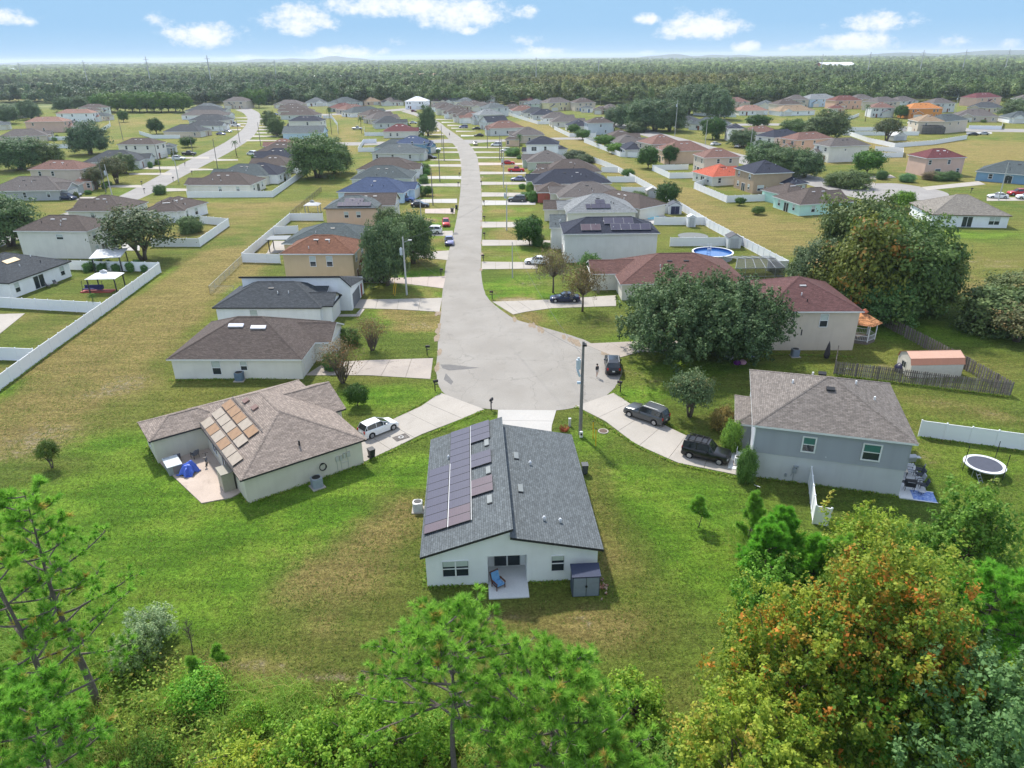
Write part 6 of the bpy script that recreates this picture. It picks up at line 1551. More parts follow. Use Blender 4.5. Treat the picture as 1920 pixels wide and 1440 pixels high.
def car_parts(kind,pm):
 key = (kind,pm.name)
 if key in CAR: return CAR[key]
 K = KIND[kind]; L_,W_ = K['L'],K['W']; parts = []
 xs = sorted(set([0,.01,.03,.06,.10,.14,.18,.22,.27,.31,.36,.42,.48,.54,.60,.66,.70,.74,.78,.82,.86,.90,.93,.96,.985,1]))
 def wid(x): e = min(x,1 - x); return W_ / 2 * (1 - .16 * max(0,1 - e / .10) ** 2.2)
 wr = .34 if kind in ('suv','boxy','pickup') else .32; ax = (.19,.82) if kind != 'pickup' else (.21,.83)
 def sill(x):
  z = .30 if kind in ('suv','boxy','pickup') else .22
  for a in ax:
   d = abs(x - a) * L_
   if d < wr + .09: z = max(z,math.sqrt(max(0,(wr + .09) ** 2 - d * d)) + wr * .95)
  return min(z,.80)
 b = MB(); rows = []
 fine = sorted(set(xs + [a + s * (wr + .09) * f / L_ for a in ax for s in (-1,1) for f in (1.0,.9,.7,.45,.2,0)]))
 for x in fine:
  w = wid(x); zb = sill(x); zt = interp(K['belt'],x); zm = zb + (zt - zb) * .55; X = (x - .5) * L_
  side = [(w * .985,zb),(w,zm),(w * .965,zt - .07),(w * .88,zt)]
  ringp = [(X,-q[0],q[1]) for q in side] + [(X,-w * .45,zt + .015),(X,w * .45,zt + .015)] + [(X,q[0],q[1]) for q in reversed(side)]
  i = len(b.v); b.v += ringp; rows.append(i)
 n = 10
 for r0,r1 in zip(rows[:-1],rows[1:]):
  for k in range(n - 1): b.f.append((r0 + k,r0 + k + 1,r1 + k + 1,r1 + k)); b.m.append(0)
 b.f.append(tuple(rows[0] + n - 1 - k for k in range(n))); b.m.append(0); b.f.append(tuple(rows[-1] + k for k in range(n))); b.m.append(0)
 b.f.append(tuple()) if False else None
 body = b.mesh('body',[pm,M_black],True)
 und = MB(); und.box((-L_ * .47,-W_ * .42,.2),(L_ * .47,W_ * .42,.62)); parts.append(('underbody',und.mesh('underbody',M_black)))
 parts.insert(0,('body',body))
 cab = K['cab']; g = MB(); rf = MB(); x0,x1 = cab[0][0],cab[-1][0]
 cx = sorted(set([q[0] for q in cab] + list(np.linspace(x0,x1,12)))); cr = []
 for x in cx:
  zt = interp(cab,x); zb = interp(K['belt'],x) - .03; X = (x - .5) * L_; w0 = wid(x) * .90; t = max(0,min(1,(zt - zb) / .55)); w1 = w0 - .17 * t
  cr.append((X,w0,w1,zb,max(zt,zb + .005)))
 for (Xa,wa0,wa1,za,ta),(Xb,wb0,wb1,zb_,tb_) in zip(cr[:-1],cr[1:]):
  for s in (-1,1):
   q = [(Xa,s * wa0,za),(Xb,s * wb0,zb_),(Xb,s * wb1,tb_ - .04),(Xa,s * wa1,ta - .04)]; g.poly(q if s < 0 else q[::-1])
 for k in range(len(cr) - 1):
  Xa,_,wa,_,ta = cr[k]; Xb,_,wb,_,tb_ = cr[k + 1]; sl = abs(tb_ - ta) / max(1e-3,abs(Xb - Xa))
  tgt = g if sl > .33 else rf
  tgt.poly([(Xa,-wa,ta - .04),(Xb,-wb,tb_ - .04),(Xb,-wb * .8,tb_),(Xa,-wa * .8,ta)]); tgt.poly([(Xa,wa * .8,ta),(Xb,wb * .8,tb_),(Xb,wb,tb_ - .04),(Xa,wa,ta - .04)])
  tgt.poly([(Xa,-wa * .8,ta),(Xb,-wb * .8,tb_),(Xb,wb * .8,tb_),(Xa,wa * .8,ta)])
 parts.append(('window',g.mesh('window',M_carglass)))
 pl = MB(); 
 top = [c for c in cr if c[4] > c[3] + .42]
 px_ = [top[0],top[len(top) // 2],top[-1]]
 for s in (-1,1):
  for (X,w0,w1,zb,zt) in px_: pl.tube([(X,s * (w0 + .005),zb),(X,s * (w1 + .008),zt - .04)],.035,4)
  pl.tube([((cr[0][0]),s * cr[0][1],cr[0][3])] + [(X,s * (w1 + .004),zt - .035) for (X,w0,w1,zb,zt) in top] + [(cr[-1][0],s * cr[-1][1],cr[-1][3])],.032,4)
 i0 = len(rf.v); rf.v += pl.v; rf.f += [tuple(q + i0 for q in f) for f in pl.f]; rf.m += pl.m
 parts.append(('roof',rf.mesh('roof',pm)))
 for a in ax:
  for s in (-1,1):
   X = (a - .5) * L_; Y = s * (W_ / 2 - .10)
   w = MB(); w.tube([(0,-.11,0),(0,-.09,0),(0,.09,0),(0,.11,0)],[wr * .93,wr,wr,wr * .93],18)
   r = MB(); r.tube([(0,s * .112,0),(0,s * .118,0)],wr * .66,12)
   for q in range(5): an = q * 1.2566; r.box((-.03,-.012 + s * .122,.03),(.03,.012 + s * .122,wr * .6),0,Matrix.Rotation(an,4,'Y'))
   parts.append(('wheel',w.mesh('tyre',M_tyre),(X,Y,wr),[('rim',r.mesh('rim',M_rim))]))
 zb = interp(K['belt'],.985); 
 for s in (-1,1):
  m = MB(); m.box((L_ / 2 - .22,s * W_ * .36 - .17,zb - .16),(L_ / 2 - .055,s * W_ * .36 + .10 * 1,zb - .01)); parts.append(('headlight',m.mesh('headlight',M_lampw)))
  m = MB(); zt = interp(K['belt'],.02); m.box((-L_ / 2 + .0,s * W_ * .37 - .10,zt - .30),(-L_ / 2 + .12,s * W_ * .37 + .10,zt - .02)); parts.append(('tail_light',m.mesh('tail_light',M_lampr)))
  m = MB(); xx = cr[-3][0]; m.box((xx - .1,s * (W_ / 2 - .02) - .0 if s > 0 else -(W_ / 2 - .02) - .16,.98),(xx + .06,s * (W_ / 2 - .02) + .16 if s > 0 else -(W_ / 2 - .02),1.12)); parts.append(('mirror',m.mesh('mirror',pm)))
 m = MB(); m.box((L_ / 2 - .04,-W_ * .33,.28),(L_ / 2 + .015,W_ * .33,.50)); parts.append(('grille',m.mesh('grille',M_black)))
 m = MB(); m.box((-L_ / 2 - .03,-W_ * .40,.32),(-L_ / 2 + .10,W_ * .40,.54)); parts.append(('bumper',m.mesh('bumper',M_black if kind in ('boxy','suv') else pm)))
 m = MB(); m.box((-L_ / 2 - .04,-.16,.60),(-L_ / 2 - .005,.16,.76)); parts.append(('number_plate',m.mesh('number_plate',M_plate)))
 if kind in ('suv','boxy'):
  for s in (-1,1):
   m = MB(); zz = K['H'] - .005; m.tube([((.12 - .5) * L_,s * W_ * .33,zz - .06),((.16 - .5) * L_,s * W_ * .33,zz + .05),((.50 - .5) * L_,s * W_ * .33,zz + .05),((.54 - .5) * L_,s * W_ * .33,zz - .06)],.022,5); parts.append(('roof_rail',m.mesh('roof_rail',M_black if kind == 'boxy' else M_metal)))
 if kind == 'boxy':
  m = MB()
  for x in (.10,.24,.38,.50): m.box(((x - .5) * L_ - .03,-W_ * .36,K['H'] + .04),((x - .5) * L_ + .03,W_ * .36,K['H'] + .10))
  for y in (-.36,.36): m.box(((.08 - .5) * L_,y * W_ - .02,K['H'] + .06),((.52 - .5) * L_,y * W_ + .02,K['H'] + .12))
  parts.append(('roof_rack',m.mesh('roof_rack',M_black)))
 if kind == 'pickup':
  m = MB(); m.box(((.03 - .5) * L_,-W_ * .38,.75),((.34 - .5) * L_,W_ * .38,1.165)); parts.append(('cargo_bed',m.mesh('cargo_bed',M_black)))
 CAR[key] = parts; return parts
PAINT = dict(white=(.78,.78,.77),black=(.012,.013,.016),darkgrey=(.075,.08,.085),silver=(.42,.43,.44),red=(.50,.015,.015),navy=(.015,.022,.06),blue=(.05,.10,.28),lavender=(.22,.22,.36),gold=(.45,.38,.26),maroon=(.16,.015,.02))
def car(label,kind,colr,rear,front,world=False):
 a,b = P(*rear),P(*front); c = (a + b) / 2; rz = math.atan2(b.y - a.y,b.x - a.x)
 t = thing('parked_car' if kind not in ('pickup','van') else {'pickup': 'pickup_truck','van': 'minivan'}[kind],label,{'pickup': 'pickup truck','van': 'minivan'}.get(kind,'car'),(c.x,c.y,.035),rz,'vehicles parked along the streets')
 far = c.y > 330
 for p in car_parts(kind,paint('car paint ' + colr,PAINT[colr])):
  if far and p[0] in ('mirror','number_plate','roof_rail','grille','underbody','headlight'): continue
  o = add(p[0],p[1],t,p[2] if len(p) > 2 else (0,0,0))
  if len(p) > 3 and not far:
   for q in p[3]: add(q[0],q[1],o)
 return t
c = car
c('white hatchback on the drive of the tan-roofed bungalow','hatch','white',(684,820),(735,800))
c('dark grey SUV with silver roof rails on the curving drive','suv','darkgrey',(1246,797),(1178,773))
c('black boxy SUV with roof rack at the end of the curving drive','boxy','black',(1287,850),(1360,867))
c('black car parked at the edge of the cul-de-sac','suv','black',(1150,706),(1147,678))
c('dark navy sedan on the drive behind the moss hung trees','sedan','navy',(1082,565),(1036,565))
c('white sedan nose out beside the grey solar two-storey','sedan','white',(1026,495),(989,494))
c('black pickup half hidden by the tree at the rust roofed house','pickup','black',(724,529),(678,529))
c('white SUV on the drive left of the street, above the oaks','suv','white',(824,438),(793,438))
c('red car on the grass verge facing the camera','hatch','red',(836,416),(837,430))
c('lavender-grey sedan parked at the road edge below the red car','sedan','lavender',(842,448),(843,466))
c('black sedan on the drive above the red car','sedan','black',(772,388),(804,388))
c('blue pickup in front of the pale blue house','suv','blue',(748,378),(772,378))
c('white pickup on the upper left drives','pickup','white',(800,283),(828,284))
c('white SUV behind the white pickup on the upper left drives','suv','white',(794,278),(814,278))
c('black sedan below the white pickup','sedan','black',(796,297),(820,298))
c('white SUV first above the cross street on the left','suv','white',(776,252),(800,252))
c('white pickup second above the cross street on the left','pickup','white',(780,243),(800,243))
c('silver car third above the cross street on the left','sedan','silver',(764,232),(786,232))
c('dark red car far up by the white roofed house','hatch','maroon',(769,210),(784,210))
c('bright red pickup on the right row of drives','pickup','red',(950,322),(986,322))
c('red sedan just above the red pickup','sedan','red',(944,308),(962,308))
c('lavender sedan below the red pickup','sedan','lavender',(988,339),(956,339))
c('grey car with a dark cover under a small tree, right row','suv','darkgrey',(986,378),(952,378))
c('blue-grey minivan on the upper right drives','van','lavender',(878,240),(860,240))
c('black sedan right of the blue-grey minivan','sedan','black',(904,243),(882,243))
c('black sedan just above the cross street on the right','sedan','black',(910,256),(886,256))
c('gold car on the grass below the cross street','hatch','gold',(892,269),(891,275))
c('white minivan below the cross street on the right','van','white',(942,274),(920,274))
c('white sedan below the white minivan','sedan','white',(958,284),(940,284))
c('navy minivan on the drive by the grey walled house','van','navy',(109,374),(146,375))
c('silver SUV behind the navy minivan','suv','silver',(120,369),(154,369))
c('white SUV by the twin gabled beige house, left street','suv','white',(321,300),(350,300))
c('black pickup above the white SUV, left street','pickup','black',(338,291),(372,291))
c('white and blue sedan at the low dark roofed house','sedan','lavender',(404,253),(425,253))
c('silver sedan beyond the low dark roofed house','sedan','silver',(416,248),(438,248))
c('black SUV third from the field end, left street','suv','black',(424,232),(446,232))
c('white pickup next to the black SUV, left street','pickup','white',(426,237),(458,237))
c('navy car highest in the left street row','sedan','navy',(424,222),(442,222))
c('white van right of the palm in the left street','van','white',(484,292),(462,290))
c('dark SUV beside the pale blue flat roofed house','suv','black',(528,253),(513,253))
c('black car in the far group by the left street','suv','black',(506,214),(491,214))
c('blue car in the far group by the left street','sedan','blue',(522,216),(508,216))
c('white sedan at the right edge near the blue bungalow','sedan','white',(1890,372),(1850,371))
c('red car between the two white ones at the right edge','suv','red',(1916,366),(1897,366))
c('white SUV cut by the right edge','suv','white',(1940,374),(1908,373))
c('black sedan by the beige block on the far right','sedan','black',(1832,254),(1814,254))
c('silver sedan by the beige block on the far right','sedan','silver',(1852,253),(1834,253))
c('white car beside the small tree in the middle right','sedan','white',(1334,273),(1350,272))
c('white SUV parked before the cream house in the middle right','suv','white',(1377,279),(1390,274))
c('white pickup left on the grass strip between the streets','pickup','silver',(664,243),(676,243))
c('white boat-like car by the orange house','van','white',(1700,232),(1722,232))
# ------------------------------------------------------------------ kick bike, litter and small yard things
t = thing('bicycle','white child bicycle lying in the fenced yard by the barn shed','bicycle',tuple(P(1588,694,0) + Vector((0,0,.06))),.1)
m = MB()
for x in (-.5,.5): ring(m,.27,.33,.0,.05,16); 
m = MB(); m.tube([(-.5,0,.03),(-.1,.1,.05),(.3,.35,.05),(.5,0,.03)],.025,5); m.tube([(-.1,.1,.05),(.1,-.1,.05),(.5,0,.03)],.02,5); m.tube([(.25,.5,.06),(.45,.45,.06)],.02,5); m.build('frame',M_trim,t)
for x in (-.5,.5):
 m = MB(); ring(m,.26,.33,0,.05,18); o = m.build('wheel',M_black,t); o.location = (x,0,.0)
t = thing('tarpaulin_heap','dark heap wrapped in plastic leaning at the barn shed corner','wrapped heap',tuple(P(1688,696)),0); m = MB(); m.tube([(0,0,0),(0,0,.5),(.1,0,.9),(.15,0,1.1)],[.75,.8,.5,.1],9); m.build('wrap',plain('dark wrap',(.02,.02,.05),.4),t,smooth=True)
t = thing('umbrella_folded','dark folded parasol leaning on the beige wall','parasol',tuple(P(1549,672)),0); m = MB(); m.tube([(0,0,.1),(0,0,.6),(.05,0,1.7),(.05,0,2.3)],[.28,.38,.2,.04],9); m.build('cloth',plain('charcoal cloth',(.06,.055,.06),.9),t); m = MB(); m.tube([(0,0,0),(.05,0,2.4)],.03,5); m.build('pole',M_dark,t)
for i,(x,y,cc,l) in enumerate([(1368,673,(.5,.45,.6),'lilac toy car under the big oak'),(1382,683,(.16,.03,.22),'purple plastic playset under the big oak'),(1392,682,(.7,.4,.55),'pink toy on the purple playset side'),(1405,670,(.15,.17,.45),'blue toy cart nearest the wall under the oak'),(1412,668,(.7,.72,.74),'white toy basin by the wall under the oak')]):
 t = thing('toy',l,'toy',tuple(P(x,y)),i,'toys under the big oak'); m = MB(); m.tube([(0,0,.05),(0,0,.3),(0,0,.5)],[.45,.5,.25],8); m.build('body',plain('toy %d' % i,cc,.4),t); m = MB(); m.tube([(-.35,-.3,.12),(.35,-.3,.12)],.12,8); m.build('wheel',M_black,t)
def wallgear(label,px,c=(.3,.3,.28)):
 pass
t = thing('manhole_cover','rusty manhole cover in the grass right of the yellow marker posts','manhole cover',tuple(P(1131,809)),0); m = MB(); m.tube([(0,0,0),(0,0,.07)],.55,20); m.build('ring',M_conc[0],t); m = MB(); m.tube([(0,0,.05),(0,0,.085)],.42,20); m.build('lid',plain('rusty iron',(.12,.08,.06),.8),t)
t = thing('utility_box','small white utility pedestal in the grass left of the pole','utility box',tuple(P(1068,799)),0); m = MB(); m.box((-.12,-.12,0),(.12,.12,.85)); m.build('body',plain('pedestal',(.5,.52,.5),.6),t); m = MB(); m.box((-.14,-.14,.85),(.14,.14,.93)); m.build('cap',plain('pedestal',(.5,.52,.5),.6),t)
for i,(x,y,l) in enumerate([(1112,822,'yellow marker post right of the pole, left one of the pair'),(1117,836,'yellow marker post right of the pole, nearer one of the pair')]):
 t = thing('marker_post',l,'marker post',tuple(P(x,y)),0,'yellow marker posts'); m = MB(); m.tube([(0,0,0),(-.05,0,1.9)],.05,6); m.build('tube',plain('marker yellow',(.72,.42,.02),.5),t); m = MB(); m.tube([(-.05,0,1.9),(-.05,0,2.0)],.055,6); m.build('cap',M_dark,t)
for i,(x,y,l) in enumerate([(737,553,'yellow guy marker at the foot of the concrete pole, right'),(740,556,'yellow guy marker at the foot of the concrete pole, left')]):
 t = thing('marker_post',l,'marker post',tuple(P(x,y)),0,'yellow marker posts'); m = MB(); m.tube([(0,0,0),(.4,.2,2.2)],.05,6); m.build('tube',plain('marker yellow',(.72,.42,.02),.5),t); m = MB(); m.tube([(0,0,0),(0,0,.1)],.1,6); m.build('base',M_dark,t)
t = thing('drain_grate','dark square doormat lying on the drive by the white hatchback','mat',tuple(P(752,821) + Vector((0,0,.06))),LRZ); m = MB(); m.box((-.75,-.5,0),(.75,.5,.03)); m.build('mat',plain('mat',(.07,.06,.055),.9,amt=.8,scale=3,c2=(.2,.18,.16)),t); t.name = 'doormat'
m = MB(); ring(m,.2,.26,.03,.05,12); m.build('pattern',M_metal,t)
t = thing('pinecone_heap','reddish cut brush heap at the lawn edge by the front drive','brush heap',tuple(P(1058,808)),0); m = MB(); r3 = random.Random(8)
for k in range(70): a,e = r3.uniform(0,6.28),r3.uniform(.1,1.2); m.tube([(r3.uniform(-.3,.3),r3.uniform(-.2,.2),0),(.55 * math.cos(a),.45 * math.sin(a),.5 * e)],.02,3,cap=False)
m.build('twigs',plain('red twigs',(.32,.09,.04),.9),t); t.name = 'brush_heap'
t = thing('rubble_heap','small heap of broken bricks beside the grey resin shed','rubble',(6.55,41.3,0),0)
for k in range(26): m = MB(); x,y = r3.gauss(0,.28),r3.gauss(0,.6); M = Matrix.Translation((x,y,r3.uniform(.03,.16))) @ Matrix.Rotation(r3.uniform(0,3),4,'Z') @ Matrix.Rotation(r3.uniform(-.5,.5),4,'X'); m.box((-.11,-.05,-.035),(.11,.05,.035),0,M); m.build('brick',plain('broken brick %d' % (k % 3),[(.36,.17,.10),(.42,.30,.22),(.28,.20,.15)][k % 3],.9),t)
t = thing('push_scooter','black motor scooter standing by the left corner of the blue-grey house','scooter',tuple(P(1413,932)),.8)
for x in (-.45,.45): m = MB(); m.tube([(x,-.04,.2),(x,.04,.2)],.2,14); m.build('wheel',M_tyre,t)
m = MB(); m.tube([(-.45,0,.25),(-.1,0,.35),(.2,0,.3),(.42,0,.9)],.06,6); m.box((-.4,-.12,.45),(.0,.12,.62)); m.build('body',M_black,t); m = MB(); m.tube([(.38,-.28,.98),(.42,0,.95),(.38,.28,.98)],.02,5); m.build('handlebar',M_metal,t)
# ------------------------------------------------------------------ mailboxes
def mailbox(label,px,rz=0.,c=M_black,pc=M_black):
 q = P(*px); t = thing('mailbox',label,'mailbox',(q.x,q.y,0),rz,'mailboxes along the streets')
 m = MB(); m.box((-.05,-.05,0),(.05,.05,1.12)); m.box((-.05,-.05,.8),(.35,.05,.88)); m.build('post',pc,t)
 m = MB(); i = 0; n = 6; w = .13; prof = [(-w,1.12),(w,1.12),(w,1.28)] + [(w * math.cos(math.pi * k / n),1.28 + w * math.sin(math.pi * k / n)) for k in range(1,n)] + [(-w,1.28)]
 for X in (-.16,.40): m.v += [(X,p[0],p[1]) for p in prof]
 k_ = len(prof)
 for k in range(k_): m.f.append((k,(k + 1) % k_,k_ + (k + 1) % k_,k_ + k)); m.m.append(0)
 m.f.append(tuple(range(k_ - 1,-1,-1))); m.m.append(0); m.f.append(tuple(range(k_,2 * k_))); m.m.append(0); m.build('box',c,t)
 m = MB(); m.box((.1,w,1.25),(.13,w + .02,1.42)); m.build('flag',plain('mailbox flag',(.5,.03,.03),.5),t)
for (px,rz,l) in [((801,666),0,'black mailbox by the cream bungalow drive'),((816,733),.4,'black mailbox at the left rim of the cul-de-sac'),((921,769),1.2,'thin black mailbox where the two lower drives meet'),((1163,735),2.6,'black mailbox at the right rim of the cul-de-sac'),
     ((923,561),3.1,'black mailbox where the street starts to widen, right'),((827,518),0,'black mailbox at the drive of the rust roofed house'),((907,491),3.1,'black mailbox on the right verge, second from the widening'),((909,448),3.1,'black mailbox on the right verge, third from the widening'),((909,416),3.1,'black mailbox on the right verge, fourth from the widening'),
     ((848,403),0,'mailbox beside the black bin on the left verge'),((859,350),0,'mailbox at the pale blue house drive'),((861,332),0,'mailbox at the grey roofed house drive'),((908,386),3.1,'mailbox on the right verge opposite the black bin'),((903,348),3.1,'mailbox on the right verge near the navy roof'),((836,463),0,'mailbox behind the lavender-grey sedan'),
     ((266,348),.6,'mailbox by the leaning pole in the left street'),((271,362),.6,'mailbox near the round clipped bush'),((325,340),.6,'mailbox at the middle of the left street'),((360,328),.6,'mailbox on the right side of the left street'),((347,312),.6,'mailbox by the small lawn in the left street'),((1593,335),0,'mailbox left of the bright green round tree'),((1820,362),0,'mailbox near the blue bungalow drive')]:
 mailbox(l,px,rz)
# ------------------------------------------------------------------ utility poles and wires
POLES = []
def pole(label,px,hh,kind='wood',arm=True,light=False,box=False,lean=0.,rad=.14):
 q = P(*px); t = thing('utility_pole',label,'utility pole',(q.x,q.y,0),0,'utility poles'); mt = M_pole if kind == 'wood' else M_concpole
 m = MB(); m.tube([(0,0,0),(lean * .5,0,hh * .5),(lean,0,hh)],[rad * 1.25,rad * 1.05,rad * .75],8); m.build('shaft',mt,t)
 if arm:
  m = MB(); m.box((lean - 1.1,-.06,hh - .75),(lean + 1.1,.06,hh - .63)); m.build('crossarm',mt,t)
  for x in (-1.0,0.4,1.0): m = MB(); m.tube([(lean + x,0,hh - .63),(lean + x,0,hh - .45)],.05,6); m.build('insulator',M_grey,t)
 if box: m = MB(); m.tube([(lean - .42,0,hh - 2.9),(lean - .42,0,hh - 1.9)],.24,10); m.tube([(lean - .42,0,hh - 1.9),(lean - .42,0,hh - 1.7)],.12,8); m.build('transformer',plain('transformer grey',(.50,.56,.60),.4),t)
 if light: m = MB(); m.tube([(lean,0,hh - .9),(lean + 1.1,-.5,hh - .4)],.04,5); m.box((lean + .9,-.75,hh - .48),(lean + 1.5,-.35,hh - .34)); m.build('street_light',M_metal,t)
 POLES.append((Vector((q.x + lean,q.y,hh)),label)); return t
p1 = pole('tall dark pole with transformer at the cul-de-sac',(1088,815),10.3,box=True,arm=False,rad=.155)
t = thing('meter_box','white meter box strapped to the foot of the tall dark pole','meter box',tuple(P(1089,818) + Vector((0,-.02,0)))); m = MB(); m.box((-.16,-.42,.1),(.16,-.24,.75)); m.build('case',M_trim,t); m = MB(); m.box((-.1,-.45,.35),(.1,-.42,.6)); m.build('cover',M_dark,t)
m = MB(); m.box((-.1,-.35,9.9),(.3,.1,10.1)); m.build('camera_box',M_black,p1); m = MB(); m.tube([(-.25,0,6.6),(-.5,-.1,7.3)],.12,6); m.tube([(-.5,0,5.9),(-.15,0,5.9)],.15,6); m.build('cable_closure',plain('closure',(.5,.6,.68),.4),p1)
pole('pale concrete pole with lamp and transformer beside the dense tree',(763,553),9.6,'c',arm=False,light=True,box=True,rad=.13)
pole('plain pale pole on the right verge before the white sedan',(961,521),6.4,'c',arm=False,rad=.08)
for (px,hh,k,l,b) in [((950,432),10,'c','pale pole by the small round tree on the right row',1),((790,417),5.5,'c','short pole above the two oaks',0),((812,385),9.5,'w','thin pole by the lawn of the pale blue house',0),((825,341),9.5,'w','thin pole near the grey roofed house',0),((833,302),9.5,'w','thin pole beside the black sedan drive',0),((829,276),9,'w','thin pole below the cross street',0),((944,352),10,'c','pale pole right of the lavender sedan',1),((941,313),10,'w','pole left of the red pickup',0),((914,278),10,'w','pole near the gold car',0),((937,300),9,'w','pole above the red sedan',0),
                         ((109,296),10,'w','pole at the far left behind the clipped trees',0),((231,263),10,'w','pole standing in the green field',0),((199,361),10,'w','leaning pole by the olive tree, left street',0),((211,369),9,'c','pole with white box by the olive tree, left street',1),((301,323),9,'w','pole on the lawn before the white SUV',0),((335,341),9.5,'c','pale pole at the middle of the left street',1),((408,315),10,'w','pole on the right verge of the left street',0),((450,268),10,'w','pole near the junction of the left street',0),((489,274),10,'w','pole beside the row of pale drives',0),((363,292),8,'w','short pole behind the black pickup',0),
                         ((1217,241),12,'c','pale pole before the dark oak row, left one',0),((1265,255),16,'c','tall pale double armed pole before the dark oaks',1),((1322,272),10,'c','pale pole left of the round tree, middle right',0),((1345,256),10,'c','pale pole right of the round tree, middle right',1),((1405,290),10,'c','pale pole above the brown walled house',0),((1733,189),14,'c','pale pole against the forest on the right',1),((1790,213),11,'c','pale pole beside the brown bungalow',1),((1872,376),9.5,'c','pale pole next to the white sedan on the right',0),((1412,192),12,'c','pale pole at the forest edge, above the salmon roof',0),((1345,190),12,'c','pale pole at the forest edge, above the dark oaks',1),((962,192),12,'c','pale pole at the top of the far white fence',0),((1126,196),10,'c','pale pole by the taupe bungalow',0),((1570,196),10,'w','pole beside the pale blue two-storey',0)]:
 pole(l,px,hh,'wood' if k == 'w' else 'c',arm=False,box=bool(b),rad=.12,lean=rnd.uniform(-.15,.15))
def wire(label,a,b,sag=.8,n=10,rad=.016,group='overhead wires'):
 a,b = Vector(a),Vector(b); m = MB(); m.tube([a.lerp(b,k / n) - a - Vector((0,0,sag * 4 * (k / n) * (1 - k / n))) for k in range(n + 1)],rad,4,cap=False)
 o = m.build('power_line',M_wire); o.location = a; tag(o,label,'power line',group)
pp = {l: p for p,l in POLES}
A1 = pp['tall dark pole with transformer at the cul-de-sac']; A2 = pp['pale concrete pole with lamp and transformer beside the dense tree']
wire('wire from the tall dark pole across to the widening mailbox',A1 - Vector((0,0,1)),P(925,548,6),.6)
wire('wire from the tall dark pole towards the right hand lawn',A1 - Vector((0,0,1.6)),pp['plain pale pole on the right verge before the white sedan'],1.0)
wire('wire from the concrete pole down to the near drive mailbox',A2 - Vector((0,0,1)),P(833,505,.9),.3); wire('wire from the concrete pole down to the near lawn',A2 - Vector((0,0,1.6)),P(822,517,.6),.3)
wire('wire from the concrete pole over the road',A2 - Vector((0,0,.5)),pp['pale pole by the small round tree on the right row'] - Vector((0,0,.5)),1.2)
names = ['pale pole by the small round tree on the right row','pale pole right of the lavender sedan','pole left of the red pickup','pole near the gold car']
for i,(u,v) in enumerate(zip(names[:-1],names[1:])):
 wire('wire on the right verge, span %s' % ['nearest the camera','in the middle','farthest away'][i],pp[u] - Vector((0,0,.3)),pp[v] - Vector((0,0,.3)),1.2,rad=.02)
names = ['pale pole before the dark oak row, left one','tall pale double armed pole before the dark oaks','pale pole right of the round tree, middle right','pale pole above the brown walled house']
for i,(u,v) in enumerate(zip(names[:-1],names[1:])):
 for k,dz in enumerate((.3,1.2)): wire('%s wire of the %s span before the dark oaks' % (['upper','lower'][k],['left','middle','right'][i]),pp[u] - Vector((0,0,dz)),pp[v] - Vector((0,0,dz)),1.5,rad=.03)
names = ['leaning pole by the olive tree, left street','pale pole at the middle of the left street','pole on the right verge of the left street','pole near the junction of the left street']
for i,(u,v) in enumerate(zip(names[:-1],names[1:])): wire('wire over the left street, %s span' % ['near','middle','far'][i],pp[u] - Vector((0,0,.3)),pp[v] - Vector((0,0,.3)),1.2,rad=.02)
# transmission poles far off in the forest
for i,(x,y,hh) in enumerate([(45,160,34),(166,160,36),(285,168,40),(399,172,40),(520,158,34),(713,160,30),(1005,168,34),(1121,158,30),(1536,150,34),(1624,150,36),(1722,147,38),(1801,146,38),(1881,144,38)]):
 q = P(x,y); t = thing('transmission_pole','pale transmission pole in the forest, %s from the left' % ['first','second','third','fourth','fifth','sixth','seventh','eighth','ninth','tenth','eleventh','twelfth','last'][i],'transmission pole',(q.x,q.y,0),0,'transmission poles in the forest')
 m = MB(); m.tube([(0,0,0),(0,0,hh)],[.7,.4],6); m.build('shaft',M_concpole,t); m = MB(); m.box((-3.5,-.15,hh * .9),(3.5,.15,hh * .9 + .4)); m.box((-3.5,-.15,hh * .8),(3.5,.15,hh * .8 + .4)); m.build('crossarm',M_concpole,t)
